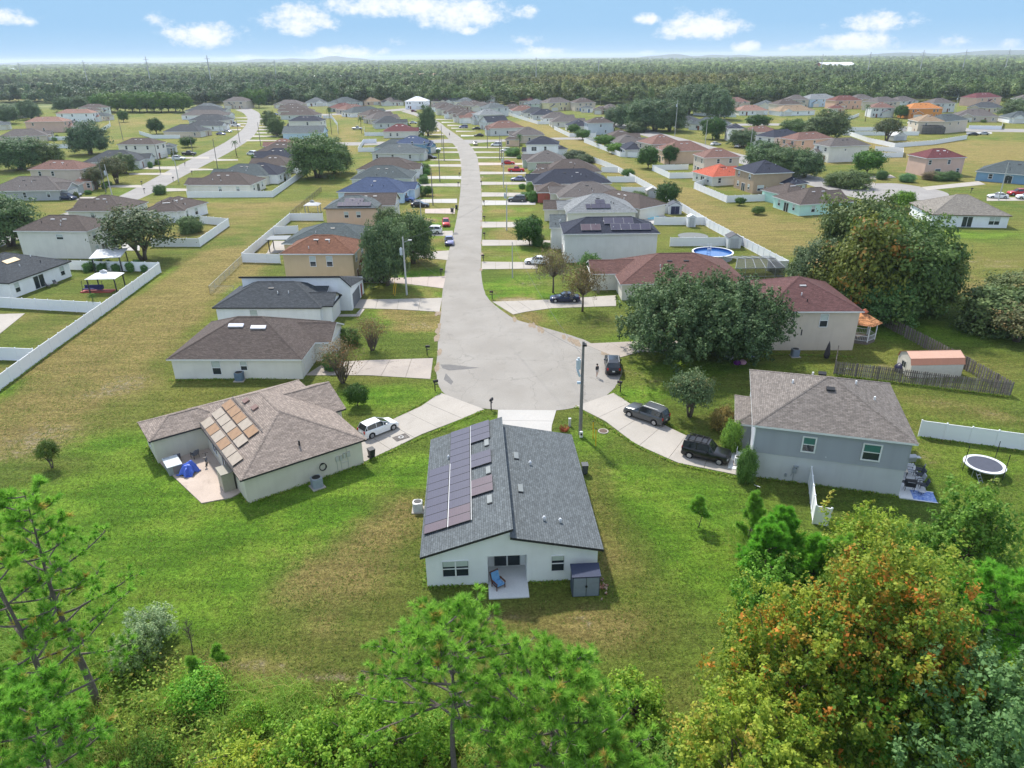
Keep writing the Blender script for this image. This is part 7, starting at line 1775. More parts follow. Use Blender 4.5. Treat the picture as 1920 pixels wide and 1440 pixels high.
# ------------------------------------------------------------------ people
def person(label,loc,rz,top,bottom,skin=(.36,.21,.14),hair=(.02,.015,.012),stride=.28):
 t = thing('person',label,'person',loc,rz)
 V = [(0,0,.98),(0,.01,1.15),(0,.0,1.38),(0,.0,1.50),(0,.03,1.66),# pelvis, waist, chest, neck, head
         (.16,0,1.42),(.22,.06,1.14),(.20,.20,.94),(-.16,0,1.42),(-.22,-.06,1.14),(-.20,.06,.90),
         (.10,0,.93),(.11,.16 * stride / .28,.52),(.11,.10,.09),(.11,.25,.04),(-.10,0,.93),(-.11,-.02,.52),(-.11,-.24,.12),(-.11,-.12,.04),(0,.01,1.27),(0,.02,1.58)]
 E_ = [(0,1),(1,19),(19,2),(2,3),(3,20),(20,4),(2,5),(5,6),(6,7),(2,8),(8,9),(9,10),(0,11),(11,12),(12,13),(13,14),(0,15),(15,16),(16,17),(17,18)]
 rad = [.14,.12,.15,.055,.105,.065,.045,.035,.065,.045,.035,.09,.062,.042,.04,.09,.062,.042,.04,.135,.07]
 me = bpy.data.meshes.new('body'); me.from_pydata(V,E_,[]); me.update(); o = bpy.data.objects.new('body',me); col.objects.link(o); o.parent = t
 sk = o.modifiers.new('skin','SKIN')
 for i,sv in enumerate(me.skin_vertices[0].data): sv.radius = (rad[i],rad[i] * .85); sv.use_root = (i == 0)
 su = o.modifiers.new('sub','SUBSURF'); su.levels = su.render_levels = 2
 m,nt,b = new_mat('person ' + label[:20]); tc = nt.nodes.new('ShaderNodeTexCoord'); sp = nt.nodes.new('ShaderNodeSeparateXYZ'); nt.links.new(tc.outputs['Object'],sp.inputs[0])
 cr = nt.nodes.new('ShaderNodeValToRGB'); cr.color_ramp.interpolation = 'CONSTANT'; mp = nt.nodes.new('ShaderNodeMath'); mp.operation = 'DIVIDE'; mp.inputs[1].default_value = 2.; nt.links.new(sp.outputs[2],mp.inputs[0]); nt.links.new(mp.outputs[0],cr.inputs[0])
 el = cr.color_ramp.elements; el[0].position = 0; el[0].color = (.6,.6,.6,1); el[1].position = .055; el[1].color = (*skin,1)
 for ps,c_ in ((.33,bottom),(.52,top),(.745,skin)): e = el.new(ps); e.color = (*c_,1)
 nt.links.new(cr.outputs[0],b.inputs['Base Color']); b.inputs['Roughness'].default_value = .7; me.materials.append(m)
 hm = MB(); hm.tube([(0,-.02,1.66),(0,-.01,1.73),(0,0,1.785),(0,0,1.80)],[.112,.115,.08,.02],10); hm.tube([(0,-.08,1.70),(0,-.13,1.60),(0,-.12,1.52)],[.07,.06,.03],7); hm.build('hair',plain('hair ' + str(hair),hair,.8),t,smooth=True)
 fm = MB(); fm.box((-.05,.115,1.675),(-.025,.128,1.69)); fm.box((.025,.115,1.675),(.05,.128,1.69)); fm.build('eye',M_black,t); fm = MB(); fm.tube([(0,.12,1.67),(0,.145,1.64)],[.012,.018],5); fm.build('nose',plain('skin',skin,.6),t); fm = MB(); fm.box((-.03,.117,1.605),(.03,.125,1.613)); fm.build('mouth',plain('lips',(.35,.10,.09),.6),t)
 for s,(hx,hy,hz) in ((1,(.20,.22,.92)),(-1,(-.20,.07,.88))):
  h_ = MB(); h_.tube([(hx,hy,hz + .02),(hx,hy + .02,hz - .07)],[.035,.04],7)
  for k in range(4): fx = hx + (k - 1.5) * .018; h_.tube([(fx,hy + .02,hz - .06),(fx,hy + .03,hz - .11),(fx,hy + .045,hz - .14 - .008 * (k in (1,2)))],[.010,.009,.007],4)
  h_.tube([(hx - s * .03,hy + .03,hz - .03),(hx - s * .05,hy + .05,hz - .08)],[.011,.008],4); h_.build('hand',plain('skin',skin,.6),t)
 return t
q = P(1119,708); person('person in a dark top and light shorts walking on the cul-de-sac beside the black car',(q.x,q.y,.035),R(200),(.03,.03,.035),(.42,.40,.38),(.55,.36,.27))
q = P(843,256); person('person in dark clothes walking far up the street above the cross street',(q.x,q.y,.035),R(10),(.02,.02,.025),(.02,.02,.03))
# ------------------------------------------------------------------ vegetation
def leaf_mat(name,c1,c2,c3=None,inst=False,trans=.25):
 m,nt,b = new_mat(name); L = nt.links
 at = nt.nodes.new("ShaderNodeAttribute"); at.attribute_name = 'leaf'
 sp = nt.nodes.new("ShaderNodeSeparateColor"); L.new(at.outputs['Color'],sp.inputs[0])
 mx = nt.nodes.new("ShaderNodeMix"); mx.data_type = 'RGBA'; mx.inputs[6].default_value = (*c1,1); mx.inputs[7].default_value = (*c2,1); L.new(sp.outputs[0],mx.inputs[0]); cur = mx.outputs[2]
 if c3:
  m3 = nt.nodes.new("ShaderNodeMix"); m3.data_type = 'RGBA'; L.new(sp.outputs[1],m3.inputs[0]); L.new(cur,m3.inputs[6]); m3.inputs[7].default_value = (*c3,1); cur = m3.outputs[2]
 mt = nt.nodes.new("ShaderNodeMix"); mt.data_type = 'RGBA'; mt.blend_type = 'MULTIPLY'; mt.inputs[0].default_value = 1; L.new(cur,mt.inputs[6])
 if inst:
  ia = nt.nodes.new("ShaderNodeAttribute"); ia.attribute_type = 'INSTANCER'; ia.attribute_name = 'tint'; L.new(ia.outputs['Color'],mt.inputs[7])
 else:
  oi = nt.nodes.new("ShaderNodeObjectInfo"); L.new(oi.outputs['Color'],mt.inputs[7])
 cur = mt.outputs[2]; L.new(cur,b.inputs['Base Color'])
 b.inputs['Roughness'].default_value = .6; b.inputs['Specular IOR Level'].default_value = .25
 tr = nt.nodes.new("ShaderNodeBsdfTranslucent"); L.new(cur,tr.inputs[0]); ms = nt.nodes.new("ShaderNodeMixShader"); ms.inputs[0].default_value = trans
 out = nt.nodes['Material Output']; L.new(b.outputs[0],ms.inputs[1]); L.new(tr.outputs[0],ms.inputs[2]); L.new(ms.outputs[0],out.inputs['Surface'])
 return m
ng = np.random.default_rng(11)
def leaf_mesh(name,cen,size,normals,colr,mat,aspect=1.7,tri=False):
 """one small bent quad (or triangle) per leaf"""
 n = len(cen); a = ng.normal(size=(n,3)); nn = normals + .75 * ng.normal(size=(n,3)); nn /= np.linalg.norm(nn,axis=1,keepdims=True) + 1e-9
 t = a - (a * nn).sum(1,keepdims=True) * nn; t /= np.linalg.norm(t,axis=1,keepdims=True) + 1e-9; bt = np.cross(nn,t)
 s = size[:,None] if hasattr(size,'shape') else size
 if tri: P4 = np.stack([cen - t * s * aspect * .5,cen + bt * s * .5 + t * s * .2,cen - bt * s * .5 + t * s * .4],1); k = 3
 else: P4 = np.stack([cen - t * s * aspect * .5,cen + bt * s * .5,cen + t * s * aspect * .5,cen - bt * s * .5],1); k = 4
 me = np_mesh(name,P4.reshape(-1,3),np.arange(n * k).reshape(n,k))
 at = me.color_attributes.new('leaf','FLOAT_COLOR','POINT'); c = np.repeat(np.concatenate([colr,np.zeros((n,4 - colr.shape[1]))],1),k,0).astype(np.float32); at.data.foreach_set('color',c.ravel())
 me.materials.append(mat); return me
def sphere_pts(n): v = ng.normal(size=(n,3)); return v / np.linalg.norm(v,axis=1,keepdims=True)
def crown(name,mat,rx,rz,zc,clumps,per,rc,leaf,hollow=.55,low=-.75,lumps=.22,gap=0.,oneside=0.,c3=0.,tri=False,cone=0.):
 d = sphere_pts(clumps * 3); d = d[d[:,2] > low][:clumps]; m = len(d)
 ph = ng.uniform(0,6.28,4); lump = 1 + lumps * (np.sin(3 * np.arctan2(d[:,1],d[:,0]) + ph[0]) * .5 + np.sin(5 * d[:,2] + ph[1]) * .4 + ng.normal(size=m) * .5)
 r = hollow + (1 - hollow) * ng.random(m) ** .5
 c = d * (r * lump)[:,None] * np.array([rx,rx,rz]); c[:,2] += zc
 if cone: c[:,:2] *= np.clip(1.25 - cone * (c[:,2:3] - zc + rz) / (2 * rz),.15,1.3)
 bright = np.clip(.5 + .28 * ng.normal(size=m),0,1); odd = (ng.random(m) < c3).astype(float) * ng.uniform(.4,1,m)
 ps = ng.normal(size=(m,per,3)) * rc * np.array([1,1,.7]) * ng.uniform(.6,1.3,(m,1,1)); cen = (c[:,None] + ps).reshape(-1,3)
 nrm = (ps / rc * .8 + d[:,None] * .9 + np.array([0,0,.5])).reshape(-1,3)
 col_ = np.stack([np.clip(np.repeat(bright,per) + .22 * ng.normal(size=m * per),0,1),np.repeat(odd,per) * (ng.random(m * per) < .8)],1)
 return leaf_mesh(name,cen,leaf * ng.uniform(.6,1.3,m * per),nrm,col_,mat,tri=tri),c
def limbs(name,ends,base_r,fork,mat,top=None,stems=1,thin=.3,wob=.25):
 m = MB()
 for s in range(stems):
  a = 6.28 * s / stems + .7; off = Vector((math.cos(a) * .25,math.sin(a) * .25,0)) if stems > 1 else Vector((0,0,0))
  f = Vector((off.x * (3 if stems > 1 else 0),off.y * (3 if stems > 1 else 0),fork * rnd.uniform(.9,1.15)))
  m.tube([off,off.lerp(f,.5) + Vector((rnd.uniform(-.1,.1),rnd.uniform(-.1,.1),0)),f],[base_r,base_r * .8,base_r * .62],7)
  for e in ends[s::stems]:
   e = Vector(e); mid = f.lerp(e,.5) + Vector((rnd.uniform(-wob,wob),rnd.uniform(-wob,wob),rnd.uniform(0,wob * 2)))
   m.tube([f - Vector((0,0,.2)),mid,e],[base_r * .5,base_r * thin,.02],5,cap=False)
 return m.mesh(name,mat,True)
LM = dict(
 oak=leaf_mat('oak leaves',(.052,.095,.034),(.16,.225,.085)),olive=leaf_mat('olive leaves',(.075,.105,.045),(.17,.19,.09),(.22,.17,.07)),
 bright=leaf_mat('bright leaves',(.045,.115,.018),(.12,.25,.035)),myrtle=leaf_mat('turning crepe myrtle leaves',(.15,.13,.05),(.24,.18,.08),(.30,.13,.05)),
 vine=leaf_mat('vine leaves',(.075,.12,.022),(.20,.25,.045),(.36,.15,.04)),moss=leaf_mat('hanging moss',(.20,.19,.14),(.30,.27,.20)),pine=leaf_mat('pine needles',(.13,.33,.03),(.36,.62,.09),(.6,.36,.10),trans=.5),
 maple=leaf_mat('autumn maple leaves',(.075,.19,.02),(.36,.42,.05),(.80,.24,.05),trans=.48),grass=leaf_mat('tall grass',(.15,.33,.03),(.36,.50,.09),(.55,.45,.15),trans=.4),scrub=leaf_mat('scrub leaves',(.13,.27,.03),(.42,.52,.08),(.55,.40,.10),trans=.45),grey=leaf_mat('grey green leaves',(.085,.17,.05),(.20,.32,.12),trans=.35))
KINDS_T = {}
def variant(key,mat,rx,rz,zc,clumps,per,rc,leaf,base_r,fork,stems=1,bark=M_bark,nl=9,moss=False,**k):
 out = []
 for v in range(2 if key in ('oak','olive','bright') else 1):
  me,c = crown('crown',mat,rx,rz,zc,clumps,per,rc,leaf,**k)
  low_ = c[np.argsort(c[:,2])][: int(len(c) * .8)]; ends = low_[ng.choice(len(low_),min(nl,len(low_)),replace=False)] * np.array([.8,.8,.97])
  parts = [('trunk',limbs('trunk',[tuple(e) for e in ends],base_r,fork,bark,stems=stems)),('crown',me)]
  if moss:
   q = c[c[:,2] < zc][:40]; n = 26; cen = np.repeat(q,n,0) + np.stack([ng.normal(size=len(q) * n) * .2,ng.normal(size=len(q) * n) * .2,-ng.uniform(0,1.3,len(q) * n)],1)
   parts.append(('moss',leaf_mesh('moss',cen,.12,np.tile([1.,0,0],(len(cen),1)),ng.random((len(cen),2)),LM['moss'],aspect=3)))
  out.append(parts)
 KINDS_T[key] = out
# unit trees: crown radius 5 m, scaled per tree
variant('oak',LM['oak'],4.6,3.7,4.8,420,56,.5,.23,.42,2.2,stems=2,nl=14,low=-.85,lumps=.34)
variant('olive',LM['olive'],4.5,3.4,5.4,230,34,.6,.26,.30,1.8,stems=3,nl=22,low=-.5,hollow=.3,c3=.25)
variant('bright',LM['bright'],4.6,4.0,5.2,240,42,.6,.32,.30,1.4,nl=10)
variant('myrtle',LM['myrtle'],4.4,3.6,5.8,210,11,.6,.17,.24,1.0,stems=4,nl=44,low=-.6,hollow=.2,c3=.3)
variant('moss',LM['myrtle'],4.3,3.4,6.0,190,14,.6,.19,.26,3.0,nl=34,hollow=.2,moss=True)
variant('grove',LM['vine'],4.6,4.6,6.2,260,42,.7,.30,.35,2.0,nl=16,c3=.12,hollow=.4)
variant('shrub',LM['oak'],4.6,3.8,3.4,230,60,.7,.30,.25,.6,nl=8,low=-.9)
variant('scrubtree',LM['scrub'],4.6,4.2,4.4,210,44,.75,.3,.25,.8,nl=10,low=-.9,c3=.2)
def palm_parts():
 m = MB()
 m.tube([(0,0,0),(.1,0,3),(0,0,6)],[.24,.18,.17],7); trunk = m.mesh('trunk',M_bark,True); F,V,C = [],[],[]
 f = MB()
 for k in range(26):
  a = k * 2.4; e = ng.uniform(-.2,1.1); L_ = ng.uniform(2.3,2.9); d = Vector((math.cos(a),math.sin(a),0)); s = Vector((-d.y,d.x,0)); pts = []
  for q in range(9): t = q / 8; pts.append(Vector((0,0,6)) + d * (L_ * t * math.cos(e * .5)) + Vector((0,0,L_ * (t * math.sin(e) - t * t * .95))))
  for q in range(8):
   for sg in (-1,1):
    w = .62 * math.sin(math.pi * min(1,(q + 1) / 9 + .05)); f.poly([pts[q],pts[q].lerp(pts[q + 1],.45),pts[q].lerp(pts[q + 1],.7) + s * sg * w - Vector((0,0,.28))])
 me = f.mesh('frond',LM['bright']); at = me.color_attributes.new('leaf','FLOAT_COLOR','POINT'); at.data.foreach_set('color',np.repeat(ng.random((len(me.vertices) // 3 + 1,4)),3,0)[:len(me.vertices)].astype(np.float32).ravel())
 KINDS_T['palm'] = [[('trunk',trunk),('fronds',me)]]
palm_parts()
def tree(label,kind,px,r,hgt=None,tint=(1,1,1),name=None,group='trees of the neighbourhood',cat='tree',z0=0.):
 q = P(*px) if len(px) == 2 else Vector(px); t = thing(name or {'palm': 'palm_tree','shrub': 'shrub'}.get(kind,'broadleaf_tree'),label,cat,(q.x,q.y,z0),rnd.uniform(0,6.28),group)
 s = r / 5.0; sz = s if hgt is None else hgt / {'palm': 6.4,'shrub': 7.4,'scrubtree': 8.6,'olive': 8.9,'oak': 8.6,'bright': 9.4,'myrtle': 9.6,'moss': 9.6,'grove': 11}.get(kind,9)
 t.scale = (s,s,sz)
 for nm,me in rnd.choice(KINDS_T[kind]): o = add(nm,me,t); o.color = (*[v * rnd.uniform(.94,1.06) for v in tint],1)
 return t
T = tree
T('dense oval tree right of the rust roofed house','oak',(727,535),3.9,10.3,(1.2,1.25,1.25)); T('round oak behind the dense oval tree','oak',(775,494),4.1,8.8,(1.1,1.15,1.1)); T('low oak between the two houses above the dense tree','oak',(735,462),3.2,7,(1.1,1.1,1))
T('multi-stemmed round tree by the ivory two-storey house','olive',(270,487),7.0,9.6,(.75,.85,.75)); T('dark bush under the round tree','shrub',(358,436),2.6,3.6,(1.2,1.3,1.2),cat='bush')
T('big dark tree cut by the left edge','oak',(22,462),6.2,9.6,(1.1,1.2,1.1)); T('large oak on the strip between the two streets','oak',(597,333),8.2,12.5,(1.25,1.3,1.1)); T('second crown of the oak between the streets','oak',(628,325),6.0,10,(1.2,1.25,1))
T('dark round tree by the salmon roofed house','oak',(170,289),7.6,11.5,(.9,1.05,1.2)); T('dark tree left of the clipped olive one, far left','oak',(38,318),8,10,(.95,1.05,1.1)); T('olive tree at the far left behind the rusty roof','oak',(84,312),6.5,8.4,(1.15,1.1,1))
T('sparse olive tree beside the leaning pole','olive',(220,344),4.6,8,(.9,.9,.8)); T('small dull tree left of the leaning pole','olive',(182,355),3.2,6.4,(.9,.9,.8)); T('bushy tree above the olive tree','oak',(236,325),3.6,6,(1.1,1.1,.9))
T('bare-looking crepe myrtle on the lawn by the cream bungalow','myrtle',(698,657),2.7,5.1); T('larger crepe myrtle below the cream bungalow drive','myrtle',(643,718),3.1,5.9)
T('small round green tree with a ring bed on the right verge','bright',(993,460),2.9,5.8,(.7,.75,.8)); T('moss hung tree behind, right of the street','moss',(1037,549),3.5,8.0); T('moss hung tree in front, above the drive','moss',(1092,584),3.5,7.8,(.9,.9,.8)); T('green palm-like shrub beside the moss trees','shrub',(1104,521),2.0,4.2,(1.1,1.5,.9),cat='bush')
T('feathery grey-green tree before the blue-grey house','olive',(1293,781),2.5,5.3,(1.0,1.25,1.05)); T('little slender tree alone on the left lawn','olive',(98,877),1.05,3.0,(1.0,1.3,.5)); T('small round sapling on the lawn above the white hatchback','bright',(671,761),1.25,2.6,(.6,.65,.6))
T('reddish bush by the porch of the blue-grey house','shrub',(1354,806),1.15,2.6,(2.6,1.2,1.0),cat='bush'); T('upright green bush at the porch of the blue-grey house','shrub',(1369,845),.95,3.2,(2.2,2.4,1.0),cat='bush'); T('dark columnar bush at the near corner of the blue-grey house','shrub',(1396,902),.85,3.4,(1.3,1.6,.9),cat='bush')
T('oak standing darkest in the right hand grove','oak',(1676,592),7.4,12.5,(1.05,1.05,.7)); T('leafy oak at the right end of the grove','oak',(1722,580),5.0,9,(1.1,1.15,.7)); T('orange and yellow vine-clad tree in the middle of the grove','grove',(1612,600),5.2,14.6,(1.05,.9,.8)); T('pale vine-clad tree at the left of the grove','grove',(1566,575),4.8,9.6,(.8,.8,.8))
T('low dark oak at the left end of the grove','oak',(1521,560),4.2,8.4,(1.0,1.05,1.2)); T('grey-green crown rising behind the grove','oak',(1600,520),6.4,13,(1.15,1.1,.8)); T('low oak filling the grove between the trunks','oak',(1650,540),6.8,12,(1.1,1.1,.75)); T('near low oak of the grove above the picket fence','oak',(1640,606),4.6,6.6,(.95,1.2,.9))
for i,(x,y,r,h_,tt) in enumerate([(1868,620,5.2,6.0,(1.25,1.2,1.0)),(1905,640,4.4,5.2,(1.3,1.25,1.0)),(1888,585,4.0,5.4,(1.2,1.15,1)),(1915,590,5.2,6.6,(1.3,1.3,.9))]): T(['grey-green thicket tree at the right edge, lowest one','thicket tree cut by the right edge, nearest','thicket tree at the upper left of the clump','thicket tree cut by the right edge, farthest'][i],'olive' if i % 2 else 'shrub',(x,y),r,h_,tt)
for (l,k,px,r,h_,tt) in [('round green tree by the pool yard shed','bright',(1249,387),3.0,6.0,(.55,.6,.7)),('leafy green tree beside the beige two-storey at the fence','bright',(1215,316),3.6,7.0,(.7,.8,.8)),('narrow dark green tree left of the peach house','bright',(1255,308),2.6,6.5,(.5,.6,.7)),('small bush on the grass below the fence corner','bright',(1387,385),1.3,2,(.7,.8,.7)),('tiny shrubs in the middle of the grass strip','bright',(1421,402),1.6,1.9,(.9,.8,.7)),
                              ('wide spreading oak behind the twin gabled house','oak',(1545,262),9.5,11,(1,1.05,1)),('left side crown of the wide spreading oak','oak',(1488,258),6.5,7.5,(1.1,1.15,1)),('lone umbrella shaped tree inside the white fence','olive',(1662,265),6.0,9.5,(.65,.75,.65)),('bright green round tree before the pink house','bright',(1625,327),4.6,7.5,(.9,1,.8)),
                              ('dark tree row left of the navy roof, left one','oak',(1430,318),6,8,(1,1.1,1.1)),('dark tree row left of the navy roof, middle one','oak',(1472,328),6,8,(1,1.1,1.1)),('dark tree row behind the navy roof, right one','oak',(1508,333),5,7,(1,1.1,1.1)),('round green tree by the slate bungalow','bright',(1336,261),5.2,9.5,(.6,.65,.7)),('wide low tree above the white two-storey','bright',(1420,240),6,6.5,(.6,.7,.65)),
                              ('dark shrub row by the mint house','shrub',(1598,352),4.6,4.6,(1.2,1.2,1)),('shrub at the right of the mint house shrubs','shrub',(1570,349),3.6,4,(1.2,1.2,1)),('yellow green bush beside the white bungalow','bright',(1690,390),3.0,4,(1.5,1.3,.6)),
                              ('street tree with visible trunk above the cross street','oak',(803,255),4.2,12.5,(1.1,1.15,1.2)),('round clipped bush on the left street verge','shrub',(301,364),1.7,2.6,(1,1.2,1),),('small trees by the low dark roofed house','bright',(294,251),4.0,7.5,(.5,.6,.6)),('small round tree on the green field','bright',(232,229),3.2,7,(.8,.8,.7)),('low round tree on the lawn before the black pickup','bright',(353,276),3.4,4.4,(.5,.6,.5)),
                              ('shrubs at the front of the long brown roof','shrub',(793,325),2.4,3.2,(1,1.2,.8)),('garden bushes by the blue roofed house','shrub',(775,362),2.6,3.0,(1.1,1.5,.8)),('small young tree on the upper left lawn','bright',(803,367),1.5,2.6,(.6,.7,.6)),('bushes at the corner below the cross street','shrub',(793,270),2.6,3.4,(.9,1.1,.8)),('garden hedge by the red pickup','shrub',(962,292),3.0,3.0,(1.1,1.5,.9)),('dark shrubs by the wide navy roof','shrub',(996,360),1.6,2.6,(1.4,1.7,.8)),
                              ('hedge behind the white two-storey, right row','shrub',(1078,300),4.2,3.4,(.8,.8,.9)),('dark hedge along the far strip','shrub',(1096,305),3.4,2.8,(.8,.8,.8)),('broad tree beyond the curved white fence','bright',(1092,262),3.4,4.6,(.9,1,.7)),('round palm-like bush inside the white fence','bright',(1076,251),3.4,4.4,(.9,.9,.8)),('bushes inside the slanting fence, left','bright',(1134,276),4.2,5,(1,1.1,.8)),('yellowish bush inside the slanting fence, right','bright',(1154,288),3.6,4,(1.5,1.3,.7)),
                              ('dark bushes under the tall pale pole','shrub',(1192,248),5,5,(.9,.9,.9)),('small dark trees by the white SUV, middle right','oak',(1392,276),5.6,6.6,(1,1,1.1)),('grey-green tree in front of the far pink roof','oak',(1905,222),9,10,(1,1.05,1.1)),('second grey-green tree at the far right','oak',(1935,226),8,9,(1,1.05,1.1)),('hedge of the pink two-storey house','shrub',(1760,338),2.6,2.4,(1.3,1.3,1.2)),('purple-brown hedge of the pink house','shrub',(1745,337),2.4,2.4,(2,1,1.4)),('right end of the pink house hedge','shrub',(1782,338),2.4,2.6,(.9,1.1,.9)),('blue-green agave bush by the pink house walk','shrub',(1700,341),2.2,2.4,(1.3,1.8,1.8)),('round bush in a ring on the pink house lawn','shrub',(1652,336),1.7,2.6,(.9,1.1,.9)),('small tree by the cars on the left street','oak',(520,255),4.4,8,(1.1,1.1,.9)),('second small tree by the left street cars','oak',(508,240),4.4,8,(1.1,1.1,.9)),
                              ('leafy tree at the pool yard above the navy roof','bright',(1178,333),2.2,2.6,(.8,.9,.8)),('grey yard bush behind the third cross fence','shrub',(1196,378),2.2,2.6,(1.2,1.3,.8)),('bushes beside the red walled house','shrub',(1000,378),1.6,2.8,(1,1.4,.8)),('clipped bush at the orange house','bright',(1688,222),4,7,(.7,.8,.8))]:
 T(l,k,px,r,h_,tt)
for (l,px,r,h_) in [('tall palm right of the navy two-storey',(622,252),3.6,13),('shaggy palm in the field beside the fence',(678,250),3.4,8),('palm by the taupe roof on the right row',(974,292),3.2,8),('palm on the right street by the tan two-storey',(1402,306),3.2,7),('palm in front of the grey two-storey with pinkish roof',(1622,228),4.2,9),('palm by the white van on the left street',(444,293),3.4,6),('small palm over the diagonal white fence',(180,585),1.7,3.0),('palm standing before the far row',(634,208),4,15),('palm beside the blue door house',(1083,206),4,9)]: T(l,'palm',px,r,h_,(.75,.8,.9))
for i,(x,y,r) in enumerate([(1180,240,8),(1202,244,9),(1228,246,9),(1255,246,9),(1212,226,8),(1290,214,11),(1318,216,11),(1345,224,10),(1150,236,6),(1270,205,9)]):
 T(['first dark oak of the row by the tall poles','second dark oak of the row by the tall poles','third dark oak of the row by the tall poles','fourth dark oak of the row, beside the tall pole','oak behind the second dark oak','wide dark oak in front of the pale roofs','wide oak right of the tall pole','rightmost oak of the dark group','small oak at the left end of the dark group','oak crown showing furthest back in the dark group'][i],'oak',(x,y),r,r * 1.45,(.95,1.05,1.15))
ORD = ['first','second','third','fourth','fifth','sixth','seventh','eighth','ninth','tenth','eleventh','twelfth']
for i in range(12): T('%s bright tree of the dense row beyond the green field, from the left' % ORD[i],'bright',(195 + i * 13.5,209 + (i % 3)),8,rnd.uniform(10,14),(rnd.uniform(.8,1.1),1.0,.75))
for i,(x,y) in enumerate([(12,232),(36,221),(60,224),(122,210),(150,206)]): T('%s dark tree left of the dense bright row' % ORD[i],'oak',(x,y),rnd.uniform(6.5,9),rnd.uniform(8,11),(.9,1,1.15))
for i,(x,y) in enumerate([(545,190),(566,188),(500,196),(486,202),(596,186),(622,186),(470,200)]): T('%s light pine by the far bungalows' % ORD[i],'bright',(x,y),6,13,(1.0,.95,.8))
for hl,(hr,hw,hp) in RES.items():
 if hr.location.y > 420 or rnd.random() < .3: continue
 fr = [x_[7].get('front','R') for x_ in H if x_[0] == hl][0]
 if not fr: continue
 for s_,nm_ in ((rnd.uniform(.1,.3),'near'),(rnd.uniform(.6,.95),'far')):
  if rnd.random() < .35: continue
  q = Matrix.Translation(hr.location) @ Matrix.Rotation(hr.rotation_euler[2],4,'Z') @ Vector({'R': (hw + 2.4,13 * s_,0),'L': (-2.4,13 * s_,0),'N': (hw * s_,-2.4,0),'F': (hw * s_,15,0)}[fr[0]])
  T('%s shrub before the %s' % (nm_,re.sub(r'( (with|and|of|the|by|in|at|on|a|beside|behind|near|before|to|between|left|right|to|small|pale|its|far))+$','',' '.join(hl.split()[:11]))),'shrub',(q.x,q.y,0),rnd.uniform(.7,1.5),rnd.uniform(1.0,2.2),(rnd.uniform(.9,1.5),rnd.uniform(1,1.6),.8),cat='bush',group='shrubs in front of the houses')
# garden plants in the fenced yard at the left
for i in range(9): T('%s potted garden plant along the white fence' % ORD[i],'shrub',(165 + i * 13.5,509 - (i % 2) * 3),.8,rnd.uniform(1.2,2.0),(1.1,1.5,1.1),cat='bush',group='garden plants along the fence')
# ------------------------------------------------------------------ pines: needles in tufts at the branch ends
def tufts(ends,dirs,n=60,ln=.30,w=.020,droop=.25,tint=.0):
 m = len(ends); d = dirs[:,None] * .8 + sphere_pts(m * n).reshape(m,n,3) * .85 + np.array([0,0,.25]); d /= np.linalg.norm(d,axis=2,keepdims=True)
 L_ = ln * ng.uniform(.6,1.15,(m,n,1)); base = ends[:,None] - dirs[:,None] * ng.uniform(0,.22,(m,n,1)); tip = base + d * L_ - np.array([0,0,droop]) * L_ ** 1 * .5
 s = np.cross(d,ng.normal(size=(m,n,3))); s /= np.linalg.norm(s,axis=2,keepdims=True) + 1e-9
 V = np.stack([base - s * w,base + s * w,tip],2).reshape(-1,3)
 br = np.clip(.55 + .25 * ng.normal(size=(m,1)) + .15 * ng.normal(size=(m,n)),0,1); od = (ng.random((m,1)) < tint) * ng.uniform(.4,1,(m,n))
 C = np.repeat(np.stack([br,od,br,br],2).reshape(-1,4),3,0).astype(np.float32); return V,C
def needle_mesh(V,C):
 me = np_mesh('needles',V,np.arange(len(V)).reshape(-1,3)); at = me.color_attributes.new('leaf','FLOAT_COLOR','POINT'); at.data.foreach_set('color',C.ravel()); me.materials.append(LM['pine']); return me
